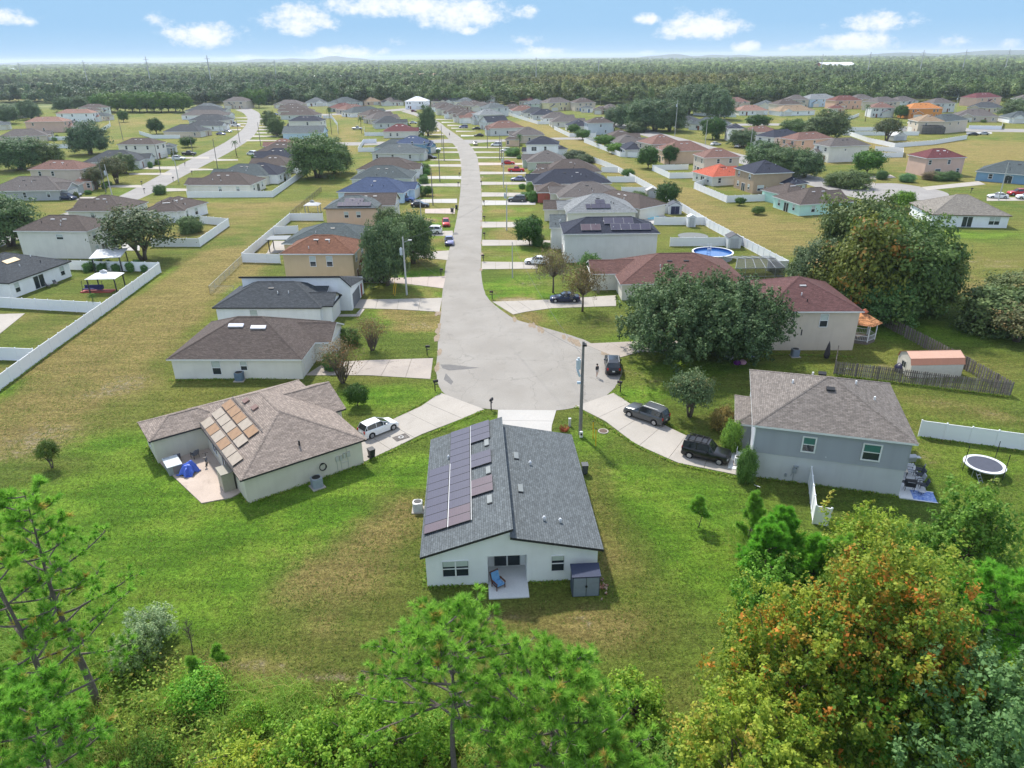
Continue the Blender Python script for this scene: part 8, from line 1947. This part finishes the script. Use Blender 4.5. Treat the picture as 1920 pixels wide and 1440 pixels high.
def pine(label,loc,hgt,rad,z_low,nb,seed,ln=.30,nt=60,tint=.06,lean=(0,0),dens=7,tintc=(1,1,1),asc=.25):
 r2 = random.Random(seed); t = thing('pine_tree',label,'pine tree',loc,0,'pines at the edge of the thicket'); tm = MB(); pts = []
 n = 8
 for k in range(n + 1): f = k / n; pts.append(Vector((lean[0] * f + .12 * math.sin(f * 7 + seed),lean[1] * f + .12 * math.cos(f * 6 + seed),hgt * f)))
 tm.tube(pts,[max(.02,.0155 * hgt * (1 - k / (n + .4))) for k in range(n + 1)],8); ends,dirs = [],[]
 def sp(z): f = z / hgt * n; k = min(int(f),n - 1); return pts[k].lerp(pts[k + 1],f - k)
 bm_ = MB()
 for b in range(nb):
  f = (b + r2.random() * .6) / nb; z = z_low + (hgt - z_low) * f ** .9; a = b * 2.4 + r2.uniform(-.4,.4); L_ = rad * (1 - .75 * f ** 1.6) * r2.uniform(.65,1.1); up = asc + .4 * f * (1 - f * .7)
  p = sp(z); prev = p; d = Vector((math.cos(a),math.sin(a),up * .3)).normalized(); path = [p]; m = 5
  for q in range(1,m + 1):
   d = (d + Vector((r2.uniform(-.25,.25),r2.uniform(-.25,.25),up * .32))).normalized(); prev = prev + d * (L_ / m); path.append(prev)
  bm_.tube(path,[.03 + .030 * L_ / 3 * (1 - q / m) for q in range(m + 1)],5,cap=False)
  for q in range(2,m + 1):
   for s in range(dens if q > 2 else 2):
    dd = (Vector((r2.gauss(0,1),r2.gauss(0,1),r2.gauss(.5,.6))).normalized() + d * .6).normalized(); l2 = r2.uniform(.25,.85) * min(1,L_ / 2.4); base = path[q - 1].lerp(path[q],r2.random()); tip = base + dd * l2
    bm_.tube([base,tip],[.014,.007],3,cap=False); ends.append(tip); dirs.append(dd)
 ends.append(pts[-1]); dirs.append(Vector((0,0,1)))
 E_ = np.array([tuple(e) for e in ends]); D_ = np.array([tuple(e) for e in dirs]); V,C = tufts(E_,D_,nt,ln,tint=tint)
 tm.build('trunk',M_pinebark,t,smooth=True); bm_.build('branches',M_pinebark,t); o = add('needles',needle_mesh(V,C),t); o.color = (*tintc,1); return t
def at_z(px,py,z): q = P(px,py,z); return (q.x,q.y,0)
pine('open-branched pine in the middle of the foreground',at_z(838,1165,11.5),11.5,5.2,4.9,38,3,.40,60,.03,dens=6,asc=.12)
pine('pine with crowded crown right of the open-branched pine',at_z(1040,1262,11.5),11.5,5.0,4.6,38,5,.40,62,.03,dens=7)
pine('low pine crown at the bottom edge, right of centre',at_z(1130,1400,9.5),9.5,2.8,4.5,24,8,.36,60,.05)
pine('tall pine at the left edge reaching over the lawn',at_z(38,925,15.5),15.5,4.4,4.5,34,13,.36,60,.04,dens=5,tintc=(1,1.05,1)); pine('second pine rising behind the left edge pine',at_z(-30,1010,15.0),15,4.4,4,26,17,.36,56,.08,dens=5,tintc=(.95,1,.9)); pine('pine crown low in the left corner',at_z(40,1290,12),12,3.2,6,24,19,.34,56,.03,tintc=(.9,1,.95))
pine('bright young pine left of the short white fence',at_z(1475,955,5.6),5.6,1.9,.5,40,23,.34,64,.0,tintc=(.7,.95,.6),asc=.5); pine('slim young pine next to the bright young pine',at_z(1420,925,5.0),5.0,1.2,.6,26,29,.32,50,.0,asc=.5); pine('round young pine in front of the white fence end',at_z(1590,1010,5.5),5.5,1.8,.6,30,31,.30,56,.06)
pine('crooked pine sapling alone on the right lawn',tuple(P(1312,990)),2.9,.75,1.0,16,37,.34,44,.0,lean=(-.2,.2)); pine('dense pine at the right edge above the thicket',at_z(1880,1075,8.5),8.5,3.4,2.5,34,41,.34,60,.02,tintc=(.8,1,.8)); pine('tiny pine sapling on the bare sand at the thicket edge',tuple(P(418,1255)),2.0,.4,.8,10,43,.3,40,0); pine('tiny pine sapling left of the bare sand',tuple(P(372,1285)),2.4,.5,.9,10,47,.3,40,0)
# ------------------------------------------------------------------ big foreground broadleaf trees
def big_tree(label,loc,rx,rz,zc,clumps,per,rc,leaf,mat,tint=(1,1,1),c3top=0.,hollow=.5,trunk_r=.2,cone=0.,name='broadleaf_tree',seedc3=.0,stems=2,nl=30):
 t = thing(name,label,'tree',loc,rnd.uniform(0,6.28),'trees of the thicket in front')
 d = sphere_pts(int(clumps * 1.6)); d = d[d[:,2] > -.8][:clumps]; m = len(d); r = hollow + (1 - hollow) * ng.random(m) ** .5
 az = np.arctan2(d[:,1],d[:,0]); lump = 1 + .16 * np.sin(4 * az + 2 * d[:,2]) + .14 * np.sin(7 * az - 5 * d[:,2]) + .12 * ng.normal(size=m)
 c = d * (r * lump)[:,None] * np.array([rx,rx,rz]); c[:,2] += zc
 if cone: c[:,:2] *= np.clip(1.3 - cone * (c[:,2:3] - zc + rz) / (2 * rz),.2,1.3)
 c = c[c[:,2] > .4]; m = len(c); hz_ = (c[:,2] - zc) / rz
 br = np.clip(.5 + .25 * ng.normal(size=m) + .12 * hz_,0,1); od = np.clip((ng.random(m) < (seedc3 + c3top * np.clip(hz_ + .55,0,1))) * ng.uniform(.3,1,m),0,1)
 st = ng.normal(size=(m,3)) * [.5,.5,.9] + [0,0,.5]; st /= np.linalg.norm(st,axis=1,keepdims=True)       # sprays of leaves along a twig
 u = ng.uniform(-1,1,(m,per,1)); ps = st[:,None] * u * rc * 1.5 + ng.normal(size=(m,per,3)) * rc * .42 * (1.2 - abs(u)); cen = (c[:,None] + ps).reshape(-1,3)
 nrm = (ps / rc + c[:,None] / rx * .4 * [1,1,0] + np.array([0,0,.6])).reshape(-1,3)
 cc = np.stack([np.clip(np.repeat(br,per) + .25 * ng.normal(size=m * per),0,1),np.repeat(od,per) * (ng.random(m * per) < .75) * ng.uniform(.5,1,m * per)],1)
 me = leaf_mesh('crown',cen,leaf * ng.uniform(.6,1.35,m * per),nrm,cc,mat,aspect=1.5)
 ends = c[ng.choice(m,min(nl,m),replace=False)] * [.92,.92,1]
 add('trunk',limbs('trunk',[tuple(e) for e in ends],trunk_r,zc * .5,M_bark,stems=stems,thin=.22,wob=.5),t); o = add('crown',me,t); o.color = (*tint,1); return t
big_tree('large red maple turning orange and yellow, foreground right',at_z(1665,1190,8.6),4.4,5.2,7.6,1050,50,.42,.135,LM['maple'],c3top=.33,seedc3=.04,cone=.55,trunk_r=.24)
big_tree('orange tinted maple top left of the large red maple',at_z(1500,1200,7.2),3.4,4.2,5.6,560,46,.40,.13,LM['maple'],(1.15,1.1,1),c3top=.22,seedc3=.03,cone=.4)
big_tree('very large round live oak in front of the maroon roofed house',tuple(P(1283,668)),7.5,4.6,5.3,1150,56,.62,.20,LM['oak'],(.95,1.02,1.05),trunk_r=.5,stems=3,hollow=.6)
big_tree('right half of the large live oak, reaching over the toys',tuple(P(1366,668)),5.9,4.4,4.9,800,56,.62,.20,LM['oak'],(.92,1.0,1.05),trunk_r=.4,hollow=.6)
big_tree('vine covered tree in front of the trampoline',at_z(1835,955,7.5),2.5,4.0,4.6,330,50,.42,.15,LM['scrub'],(.55,.75,.7),cone=.5,seedc3=.12)
big_tree('grey-green oak cut by the lower right corner',at_z(1950,1350,9.5),4.2,4.0,7.4,620,50,.42,.14,LM['grey'],(.9,1,.9))
big_tree('yellowing bush tree right of the young pines',at_z(1640,985,5.4),3.0,3.0,3.2,340,46,.42,.14,LM['scrub'],(1.0,1.0,.8),seedc3=.3)
big_tree('low dark green tree below the young pines',at_z(1455,1065,3.6),2.2,2.0,1.8,240,46,.4,.13,LM['scrub'],(.6,.9,.7),seedc3=.05); pine('wide young pine between the sapling and the short fence',at_z(1450,985,5.2),5.2,2.4,.5,42,53,.36,64,.0,tintc=(.75,1,.7),asc=.4); pine('low young pine right of the wide one',at_z(1540,1015,4.6),4.6,2.0,.5,36,59,.36,64,.0,tintc=(.8,1,.7),asc=.4); big_tree('vine tangle hanging between the maple and the right edge',at_z(1790,1080,6.2),3.2,3.2,4.0,360,46,.42,.14,LM['scrub'],(.85,.9,.8),seedc3=.2)
big_tree('thick green tree under the large red maple, right',at_z(1790,1300,8.0),3.8,4,5.6,520,48,.42,.14,LM['maple'],(.9,1.1,1),seedc3=.08); big_tree('yellow-green shrub tree at the bottom, left of the maple',at_z(1420,1370,6.6),3.4,3.2,4.4,440,48,.4,.13,LM['scrub'],(1.05,1,.8),seedc3=.2)
big_tree('pale flowering groundsel bush at the lawn edge',tuple(P(285,1210)),1.5,1.4,1.5,150,46,.28,.09,LM['grey'],(2.2,1.7,2.4),nl=14,trunk_r=.06,name='flowering_bush'); big_tree('smaller pale bush below the groundsel bush',tuple(P(255,1250)),1.3,1.1,1.2,110,44,.28,.09,LM['grey'],(1.7,1.4,1.4),nl=12,trunk_r=.06,name='flowering_bush')
big_tree('leafy green shrub at the bottom edge, left of centre',at_z(570,1395,3.6),2.5,1.9,2.0,300,46,.4,.12,LM['scrub'],(.8,1,.7),seedc3=.12,name='shrub'); big_tree('yellow-green shrub at the bottom edge, left',at_z(440,1425,3.2),2.0,1.6,1.7,240,46,.4,.12,LM['scrub'],(1.1,1.05,.8),seedc3=.15,name='shrub'); big_tree('dark leafy shrub below the open-branched pine',at_z(700,1370,3.8),2.8,2.2,2.2,340,46,.4,.12,LM['scrub'],(.7,.9,.6),name='shrub')
for i in range(12): T('%s low scrub bush of the thicket floor, counted from the left' % ORD[i],'scrubtree',(60 + i * 108 + rnd.uniform(-20,20),1318 + 60 * (i % 3) + (14 if i > 4 else 0)),rnd.uniform(1.0,1.7),rnd.uniform(1.3,2.3),(rnd.uniform(.6,1),rnd.uniform(.75,1.05),.75),cat='bush',group='scrub bushes of the thicket')
big_tree('bushy shrub right of the crowded pine',at_z(1190,1290,3.0),1.6,1.6,1.7,170,46,.36,.12,LM['scrub'],(.95,1.05,.8),seedc3=.1,name='shrub')
t = thing('bare_sapling','leafless brown sapling at the sandy lawn edge','sapling',tuple(P(361,1222)),0); m = MB(); r4 = random.Random(2); m.tube([(0,0,0),(.1,0,1.1),(.05,0,2.6)],[.05,.035,.015],6); m.build('trunk',M_bark,t); m = MB()
for k in range(34): z = r4.uniform(.8,2.4); a = r4.uniform(0,6.28); l_ = r4.uniform(.3,.8); p0 = Vector((.07,0,z)); p1 = p0 + Vector((math.cos(a) * l_ * .7,math.sin(a) * l_ * .7,l_)); m.tube([p0,p1],[.014,.006],3,cap=False); [m.tube([p0.lerp(p1,.5),p0.lerp(p1,.5) + Vector((r4.uniform(-.2,.2),r4.uniform(-.2,.2),r4.uniform(.1,.35)))],[.008,.004],3,cap=False) for _ in range(2)]
m.build('twigs',M_bark,t)
# ------------------------------------------------------------------ the thicket floor: scrub and tall grass
def in_poly(x,y,poly):
 ins = np.zeros(len(x),bool); n = len(poly); j = n - 1
 for i in range(n):
  xi,yi = poly[i]; xj,yj = poly[j]; c = ((yi > y) != (yj > y)) & (x < (xj - xi) * (y - yi) / (yj - yi + 1e-12) + xi); ins ^= c; j = i
 return ins
edge = [(-80,1130),(60,1140),(170,1190),(260,1215),(350,1260),(450,1285),(560,1300),(680,1290),(800,1330),(920,1350),(1060,1330),(1160,1320),(1260,1345),(1360,1290),(1405,1200),(1420,1110),(1385,1040),(1375,985),(1440,975),(1520,1005),(1640,990),(1760,1010),(1870,1005),(2000,990)]
ew = [P(*p) for p in edge]; poly = [(p.x,p.y) for p in ew] + [(70,8),(-60,8)]
def scatter(n): x = ng.uniform(-60,70,n); y = ng.uniform(10,55,n); k = in_poly(x,y,poly) & (np.abs(x) < y * .85 + 10) & (y > 15); return x[k],y[k]
X_,Y_ = scatter(16000); hN = .5 + .5 * np.sin(X_ * .9 + 1.3) * np.cos(Y_ * .8) + .35 * np.sin(X_ * .31 + Y_ * .47); hh = np.clip(.35 + .75 * hN + .3 * ng.normal(size=len(X_)),.15,2.0)
zone = np.clip(.5 + .5 * np.sin(X_ * .45 + Y_ * .3 + 2) + .3 * ng.normal(size=len(X_)) - .15 * (X_ < -3) + .12,0,1)
k = np.where(zone > .42)[0][:5200]; per = 20; cen = np.stack([X_[k],Y_[k],hh[k] * .62],1)[:,None] + ng.normal(size=(len(k),per,3)) * np.array([.42,.42,.34]) * np.clip(hh[k],.4,1.4)[:,None,None]; cen = cen.reshape(-1,3); cen[:,2] = np.abs(cen[:,2])
b_ = np.repeat(np.clip(.5 + .3 * ng.normal(size=len(k)),0,1),per); o_ = np.repeat((ng.random(len(k)) < .16) * 1.,per)
o = add('undergrowth',leaf_mesh('undergrowth',cen,.13 * ng.uniform(.6,1.3,len(cen)),np.tile([0,0,1.],(len(cen),1)),np.stack([np.clip(b_ + .2 * ng.normal(size=len(b_)),0,1),o_ * ng.random(len(b_))],1),LM['scrub']),kind='stuff')
k = np.where(zone <= .55)[0][:6500]; nb = 36; bx = X_[k][:,None] + ng.normal(size=(len(k),nb)) * .4; by = Y_[k][:,None] + ng.normal(size=(len(k),nb)) * .4; L_ = np.clip(hh[k] * 1.1 + .3,.35,1.9)[:,None] * ng.uniform(.6,1.2,(len(k),nb))
wind = np.stack([np.full(len(k),-.12),np.full(len(k),-.2)],1) + .25 * np.stack([np.sin(X_[k] * .6),np.cos(Y_[k] * .7)],1); dx = wind[:,:1] + ng.normal(size=bx.shape) * .6; dy = wind[:,1:] + ng.normal(size=bx.shape) * .6
a = ng.uniform(0,6.28,bx.shape); w = .017; B0 = np.stack([bx - np.cos(a) * w,by - np.sin(a) * w,0 * bx],-1); B1 = np.stack([bx + np.cos(a) * w,by + np.sin(a) * w,0 * bx],-1); Mi = np.stack([bx + dx * L_ * .35,by + dy * L_ * .35,L_ * .72],-1); Tp = np.stack([bx + dx * L_,by + dy * L_,L_ * .88],-1)
dW = np.stack([np.cos(a) * w * .8,np.sin(a) * w * .8,0 * a],-1); V = np.stack([B0,B1,Mi - dW,Mi + dW,Tp],2).reshape(-1,3); me = np_mesh('tall_grass',V,(np.arange(len(V) // 5)[:,None,None] * 5 + np.array([[0,1,3],[0,3,2],[2,3,4]])).reshape(-1,3)); at = me.color_attributes.new('leaf','FLOAT_COLOR','POINT'); bb = np.clip(.5 + .25 * ng.normal(size=bx.shape),0,1); od = (ng.random((len(k),1)) < .12) * ng.random(bx.shape)
at.data.foreach_set('color',np.repeat(np.stack([bb,od,bb,bb],-1).reshape(-1,4),5,0).astype(np.float32).ravel()); me.materials.append(LM['grass']); add('tall_grass',me,kind='stuff')
def tuft_field(name,n,x0,x1,y0,y1,hmin,hmax,mat,w=.022,blades=3,lim=None):
 x,y = ng.uniform(x0,x1,n),ng.uniform(y0,y1,n); k = ng.random(n) < np.clip((46 / y) ** 1.2,0,1); k &= ~in_poly(x,y,poly)
 k &= (.5 + .5 * np.sin(x * .8 + 2 * np.sin(y * .5)) * np.cos(y * .9 + x * .3) + .35 * ng.normal(size=n)) > .35
 for e in EXC:
  xs_ = [p[0] for p in e]; ys_ = [p[1] for p in e]
  if max(xs_) < x0 or min(xs_) > x1 or max(ys_) < y0 or min(ys_) > y1: continue
  k &= ~in_poly(x,y,e)
 x,y = x[k],y[k]; m = len(x); a = ng.uniform(0,6.28,(m,blades)); h_ = ng.uniform(hmin,hmax,(m,1)) * ng.uniform(.7,1.2,(m,blades)); ox = ng.normal(size=(m,blades)) * .05; oy = ng.normal(size=(m,blades)) * .05
 bx,by = x[:,None] + ox,y[:,None] + oy; ca,sa = np.cos(a) * w,np.sin(a) * w
 V = np.stack([np.stack([bx - ca,by - sa,0 * bx],-1),np.stack([bx + ca,by + sa,0 * bx],-1),np.stack([bx - np.sin(a) * h_ * .8,by + np.cos(a) * h_ * .8,h_],-1)],2).reshape(-1,3)
 me = np_mesh(name,V,np.arange(len(V)).reshape(-1,3)); b1 = np.clip(.45 + .3 * ng.normal(size=(m,1)) + 0 * a,0,1); od = (ng.random((m,1)) < .16) * ng.random((m,blades))
 me.color_attributes.new('leaf','FLOAT_COLOR','POINT').data.foreach_set('color',np.repeat(np.stack([b1,od,b1,b1],-1).reshape(-1,4),3,0).astype(np.float32).ravel()); me.materials.append(mat); add(name,me,kind='stuff')
tuft_field('lawn_grass',260000,-62,66,28,108,.05,.13,leaf_mat('lawn blades',(.085,.19,.018),(.20,.30,.045),(.42,.34,.13),trans=.3),w=.03,blades=2)
# rank grass the mower misses, along walls and fences
def fringe(lines,dens=26):
 P_ = []
 for a,b in lines:
  a,b = np.array(a[:2]),np.array(b[:2]); n = int(np.linalg.norm(b - a) * dens); t = ng.random(n)[:,None]; P_.append(a + (b - a) * t + ng.normal(size=(n,2)) * .09)
 c_ = np.concatenate(P_); n = len(c_); cen = np.repeat(np.concatenate([c_,ng.uniform(.02,.16,(n,1))],1),2,0) + ng.normal(size=(2 * n,3)) * [.05,.05,.03]; cen[:,2] = abs(cen[:,2])
 add('rank_grass',leaf_mesh('rank_grass',cen,.085 * ng.uniform(.6,1.3,2 * n),np.tile([0,0,.6],(2 * n,1)),np.stack([np.clip(.3 + .25 * ng.normal(size=2 * n),0,1),(ng.random(2 * n) < .1) * .8],1),LM['scrub'],aspect=2.4),kind='stuff')
W_ = lambda M_,x,y: tuple(M_ @ Vector((x,y,0))); FH = Matrix.Translation((-6.74,40.93,0)) @ Matrix.Rotation(R(3.1),4,'Z'); G = lambda *p: tuple(P(*p))
fringe([(W_(FH,.3,.2),W_(FH,4.8,.2)),(W_(FH,7.9,.2),W_(FH,10.8,.2)),(W_(FH,.2,.3),W_(FH,.2,17)),(W_(FH,13.1,.3),W_(FH,13.1,17)),(W_(LH,.4,.25),W_(LH,11.5,.25)),(W_(LH,.25,.4),W_(LH,.25,2.4)),(W_(LH,-4.5,12.6),W_(LH,-4.5,16.8)),(W_(BH,.4,.25),W_(BH,13,.25)),(W_(BH,.25,.3),W_(BH,.25,3)),(G(318,714),G(572,709)),(G(1425,664),G(1600,670)),(G(0,735),G(80,675)),(G(80,675),G(205,585)),(G(205,585),G(302,513)),(G(1563,704),G(1893,745)),(G(1722,820),G(1960,853)),(G(826,738),G(684,814)),(G(908,770),G(690,866)),(G(1080,764),G(1190,834)),(G(1190,836),G(1270,872)),(G(1270,872),G(1385,897)),(G(1151,737),G(1310,828))])
# ------------------------------------------------------------------ the forest beyond the last houses
def forest():
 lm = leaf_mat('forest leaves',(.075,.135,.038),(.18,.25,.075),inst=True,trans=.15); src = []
 for i,(rx_,rz_,zc_,cn) in enumerate([(4.6,4.2,6.5,0),(5.6,3.6,5.6,0),(3.4,5.2,8.0,.5),(4.2,4.6,7.0,.3),(2.6,5.6,8.4,.7),(5.0,4.2,5.4,0)]):
  me,_ = crown('forest_tree',lm,rx_,rz_,zc_,60,20,.8,.85,hollow=.45,lumps=.4,low=-.5,tri=True,cone=cn)
  q = P(-140 + 440 * i,176 + (i % 2) * 2); o = add('forest_tree',me,None,(q.x,q.y,0)); tag(o,'forest tree at the front of the wood, %s source of its kind' % ORD[i] if False else ['wood edge tree beyond the left margin','wide low tree at the wood edge over the left street','tall narrow tree at the wood edge above the far row','tree at the wood edge above the right row','slim pointed tree at the wood edge above the dark oaks','rounded tree at the wood edge near the orange house'][i],'tree','trees at the wood edge'); src.append(o)
 pts,sc_,tint = [],[],[]
 def add_pts(y0,y1,sp_,s0,s1,hz=0.):
  ys = np.arange(y0,y1,sp_)
  for y in ys:
   xm = y * .80 + 60; n = int(2 * xm / sp_); x = np.linspace(-xm,xm,n) + ng.normal(size=n) * sp_ * .35; yy = y + ng.normal(size=n) * sp_ * .35
   bx_ = np.array([-600,-420,-300,-180,-60,60,160,260,420,620,900]); by_ = np.array([760,700,660,640,615,600,585,575,570,590,620]); keep = yy > np.interp(x,bx_,by_)
   clear = (np.sin(x * .004 + 1) * np.cos(yy * .003) > (.80 if y < 1500 else .1)) | ((y > 1150) & (np.sin(yy * .011 + 1.5 * np.sin(x * .0021)) > .45)) | ((((x + 560) / 170) ** 2 + ((yy - 830) / 75) ** 2) < 1); keep &= ~clear | (ng.random(n) < (.05 if y < 1500 else .35))
   x,yy = x[keep],yy[keep]; pts.append(np.stack([x,yy,np.zeros(len(x))],1)); s = ng.uniform(s0,s1,len(x)); sc_.append(s)
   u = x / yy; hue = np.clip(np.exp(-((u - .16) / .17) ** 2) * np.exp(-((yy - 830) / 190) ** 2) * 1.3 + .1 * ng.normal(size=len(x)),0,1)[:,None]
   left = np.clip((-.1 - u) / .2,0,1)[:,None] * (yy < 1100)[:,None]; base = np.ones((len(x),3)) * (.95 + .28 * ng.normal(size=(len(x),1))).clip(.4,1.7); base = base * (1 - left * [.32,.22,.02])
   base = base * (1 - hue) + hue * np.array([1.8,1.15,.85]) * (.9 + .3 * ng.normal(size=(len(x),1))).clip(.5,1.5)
   far_ = np.clip((yy - 1150) / 600,0,1)[:,None]; base = base * (1 - far_) + far_ * np.array([2.2,1.85,1.7]) * (.9 + .25 * ng.normal(size=(len(x),1))).clip(.4,1.5); tint.append(base)  # tint paled with distance, painting haze onto the far trees
 add_pts(590,1050,7.5,.45,1.35); add_pts(1050,1500,12,.7,1.5); add_pts(1500,2600,24,1.2,2.0); add_pts(2600,6500,60,1.5,3.0)
 p = np.concatenate(pts).astype(np.float32); s = np.concatenate(sc_).astype(np.float32); c = np.concatenate(tint); c4 = np.concatenate([c,np.ones((len(c),1))],1).astype(np.float32)
 me = bpy.data.meshes.new('forest'); me.vertices.add(len(p)); me.vertices.foreach_set('co',p.ravel())
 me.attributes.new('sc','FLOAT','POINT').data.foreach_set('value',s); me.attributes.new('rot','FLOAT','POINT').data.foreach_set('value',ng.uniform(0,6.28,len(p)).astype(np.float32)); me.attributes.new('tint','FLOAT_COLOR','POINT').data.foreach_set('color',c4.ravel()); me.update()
 ob = add('forest',me,kind='stuff'); gn = bpy.data.node_groups.new('forest','GeometryNodeTree'); gn.interface.new_socket('Geometry',in_out='INPUT',socket_type='NodeSocketGeometry'); gn.interface.new_socket('Geometry',in_out='OUTPUT',socket_type='NodeSocketGeometry')
 N = gn.nodes; gi = N.new('NodeGroupInput'); go = N.new('NodeGroupOutput'); ip = N.new('GeometryNodeInstanceOnPoints'); gg = N.new('GeometryNodeGeometryToInstance')
 for so in src: oi = N.new('GeometryNodeObjectInfo'); oi.inputs[0].default_value = so; oi.transform_space = 'ORIGINAL'; gn.links.new(oi.outputs['Geometry'],gg.inputs[0])
 gn.links.new(gi.outputs[0],ip.inputs['Points']); gn.links.new(gg.outputs[0],ip.inputs['Instance']); ip.inputs['Pick Instance'].default_value = True
 ri = N.new('FunctionNodeRandomValue'); ri.data_type = 'INT'; ri.inputs[4].default_value = 0; ri.inputs[5].default_value = 5; gn.links.new(ri.outputs[2],ip.inputs['Instance Index'])
 ra = N.new('GeometryNodeInputNamedAttribute'); ra.data_type = 'FLOAT'; ra.inputs[0].default_value = 'rot'; cx = N.new('ShaderNodeCombineXYZ'); gn.links.new(ra.outputs[0],cx.inputs[2]); gn.links.new(cx.outputs[0],ip.inputs['Rotation'])
 sa = N.new('GeometryNodeInputNamedAttribute'); sa.data_type = 'FLOAT'; sa.inputs[0].default_value = 'sc'; cz = N.new('ShaderNodeCombineXYZ'); mn = N.new('ShaderNodeMath'); mn.operation = 'MINIMUM'; mn.inputs[1].default_value = 1.1; gn.links.new(sa.outputs[0],mn.inputs[0]); [gn.links.new(sa.outputs[0],cz.inputs[k_]) for k_ in (0,1)]; gn.links.new(mn.outputs[0],cz.inputs[2]); gn.links.new(cz.outputs[0],ip.inputs['Scale']); gn.links.new(ip.outputs[0],go.inputs[0])
 md = ob.modifiers.new('scatter','NODES'); md.node_group = gn; return len(p)
NF = forest()
# far low hills, distance haze mixed into their colour, and the lake on the horizon
def hills(px0,px1,dist,hgt,seed,c):
 r5 = random.Random(seed); n = 60; V = []
 a0 = math.atan((px0 - 960) / FPX / math.cos(R(PITCH))); a1 = math.atan((px1 - 960) / FPX / math.cos(R(PITCH)))
 ph = [r5.uniform(0,6.28) for _ in range(5)]
 for row,dd in enumerate((-900,0,900)):
  for k in range(n + 1):
   f = k / n; a = a0 + (a1 - a0) * f; z = hgt * math.sin(math.pi * f) ** .6 * (.7 + .2 * math.sin(f * 9 + ph[0]) + .1 * math.sin(f * 23 + ph[1])); V.append((math.tan(a) * dist + 0,dist + dd,z if row == 1 else -5))
 F = [(r_ * (n + 1) + k,r_ * (n + 1) + k + 1,(r_ + 1) * (n + 1) + k + 1,(r_ + 1) * (n + 1) + k) for r_ in range(2) for k in range(n)]
 me = bpy.data.meshes.new('hills'); me.from_pydata(V,[],F); me.materials.append(plain('hill woods ' + str(c),c,.9,amt=.5,scale=.004)); add('hills',me,kind='structure')
hills(540,760,7000,62,1,(.12,.16,.15)); hills(1150,1350,6500,50,2,(.12,.15,.13)); hills(1480,2000,6000,60,3,(.11,.14,.11)); hills(-100,420,9000,34,4,(.12,.16,.15))
m = MB(); m.poly([(*P(-200,134)[:2],.5),(*P(44,133)[:2],.5),(*P(44,122)[:2],.5),(*P(-200,124)[:2],.5)]); m.build('lake',plain('lake water',(.60,.66,.70),.25,spec=.8,amt=0),kind='structure')
for (l,px,w,d,hh,rc,wc) in [('long white roofed barn with red end wall in the forest, right',(1545,135),70,50,11,(.72,.72,.72),(.30,.07,.05)),('white roofed shed among the trees above the far bungalows',(494,186),42,16,6,(.7,.7,.68),(.6,.6,.58)),('small pale building in the woods, upper centre',(590,158),40,20,7,(.6,.6,.58),(.4,.4,.4)),('orange-tan building in the clearing, upper centre',(748,153),60,22,7,(.45,.22,.12),(.5,.4,.3))]:
 q = P(*px); t = thing('farm_building',l,'building',(q.x,q.y,0),.12); m = MB(); m.prism([(0,0),(w,0),(w,d),(0,d)],0,hh); m.poly([(0,0,hh),(0,d / 2,hh * 1.6),(0,d,hh)][::-1]); m.poly([(w,0,hh),(w,d,hh),(w,d / 2,hh * 1.6)]); m.build('wall',plain('barn wall ' + l[:8],wc,.8),t); m = MB(); m.poly([(-1,-1,hh),(w + 1,-1,hh),(w + 1,d / 2,hh * 1.6 + .3),(-1,d / 2,hh * 1.6 + .3)]); m.poly([(w + 1,d + 1,hh),(-1,d + 1,hh),(-1,d / 2,hh * 1.6 + .3),(w + 1,d / 2,hh * 1.6 + .3)]); m.build('roof',plain('barn roof ' + l[:8],rc,.5),t)
# ------------------------------------------------------------------ the air between
hm = bpy.data.materials.new('air'); hm.use_nodes = True; hn = hm.node_tree; hn.nodes.clear(); ho = hn.nodes.new('ShaderNodeOutputMaterial'); hv = hn.nodes.new('ShaderNodeVolumePrincipled'); hv.inputs['Color'].default_value = (.80,.90,1.0,1); hv.inputs['Density'].default_value = .00009; hv.inputs['Anisotropy'].default_value = .2; hn.links.new(hv.outputs[0],ho.inputs['Volume'])
m = MB(); m.box((-17500,-2500,-6),(17500,19500,66)); m.build('haze',hm,kind='stuff')
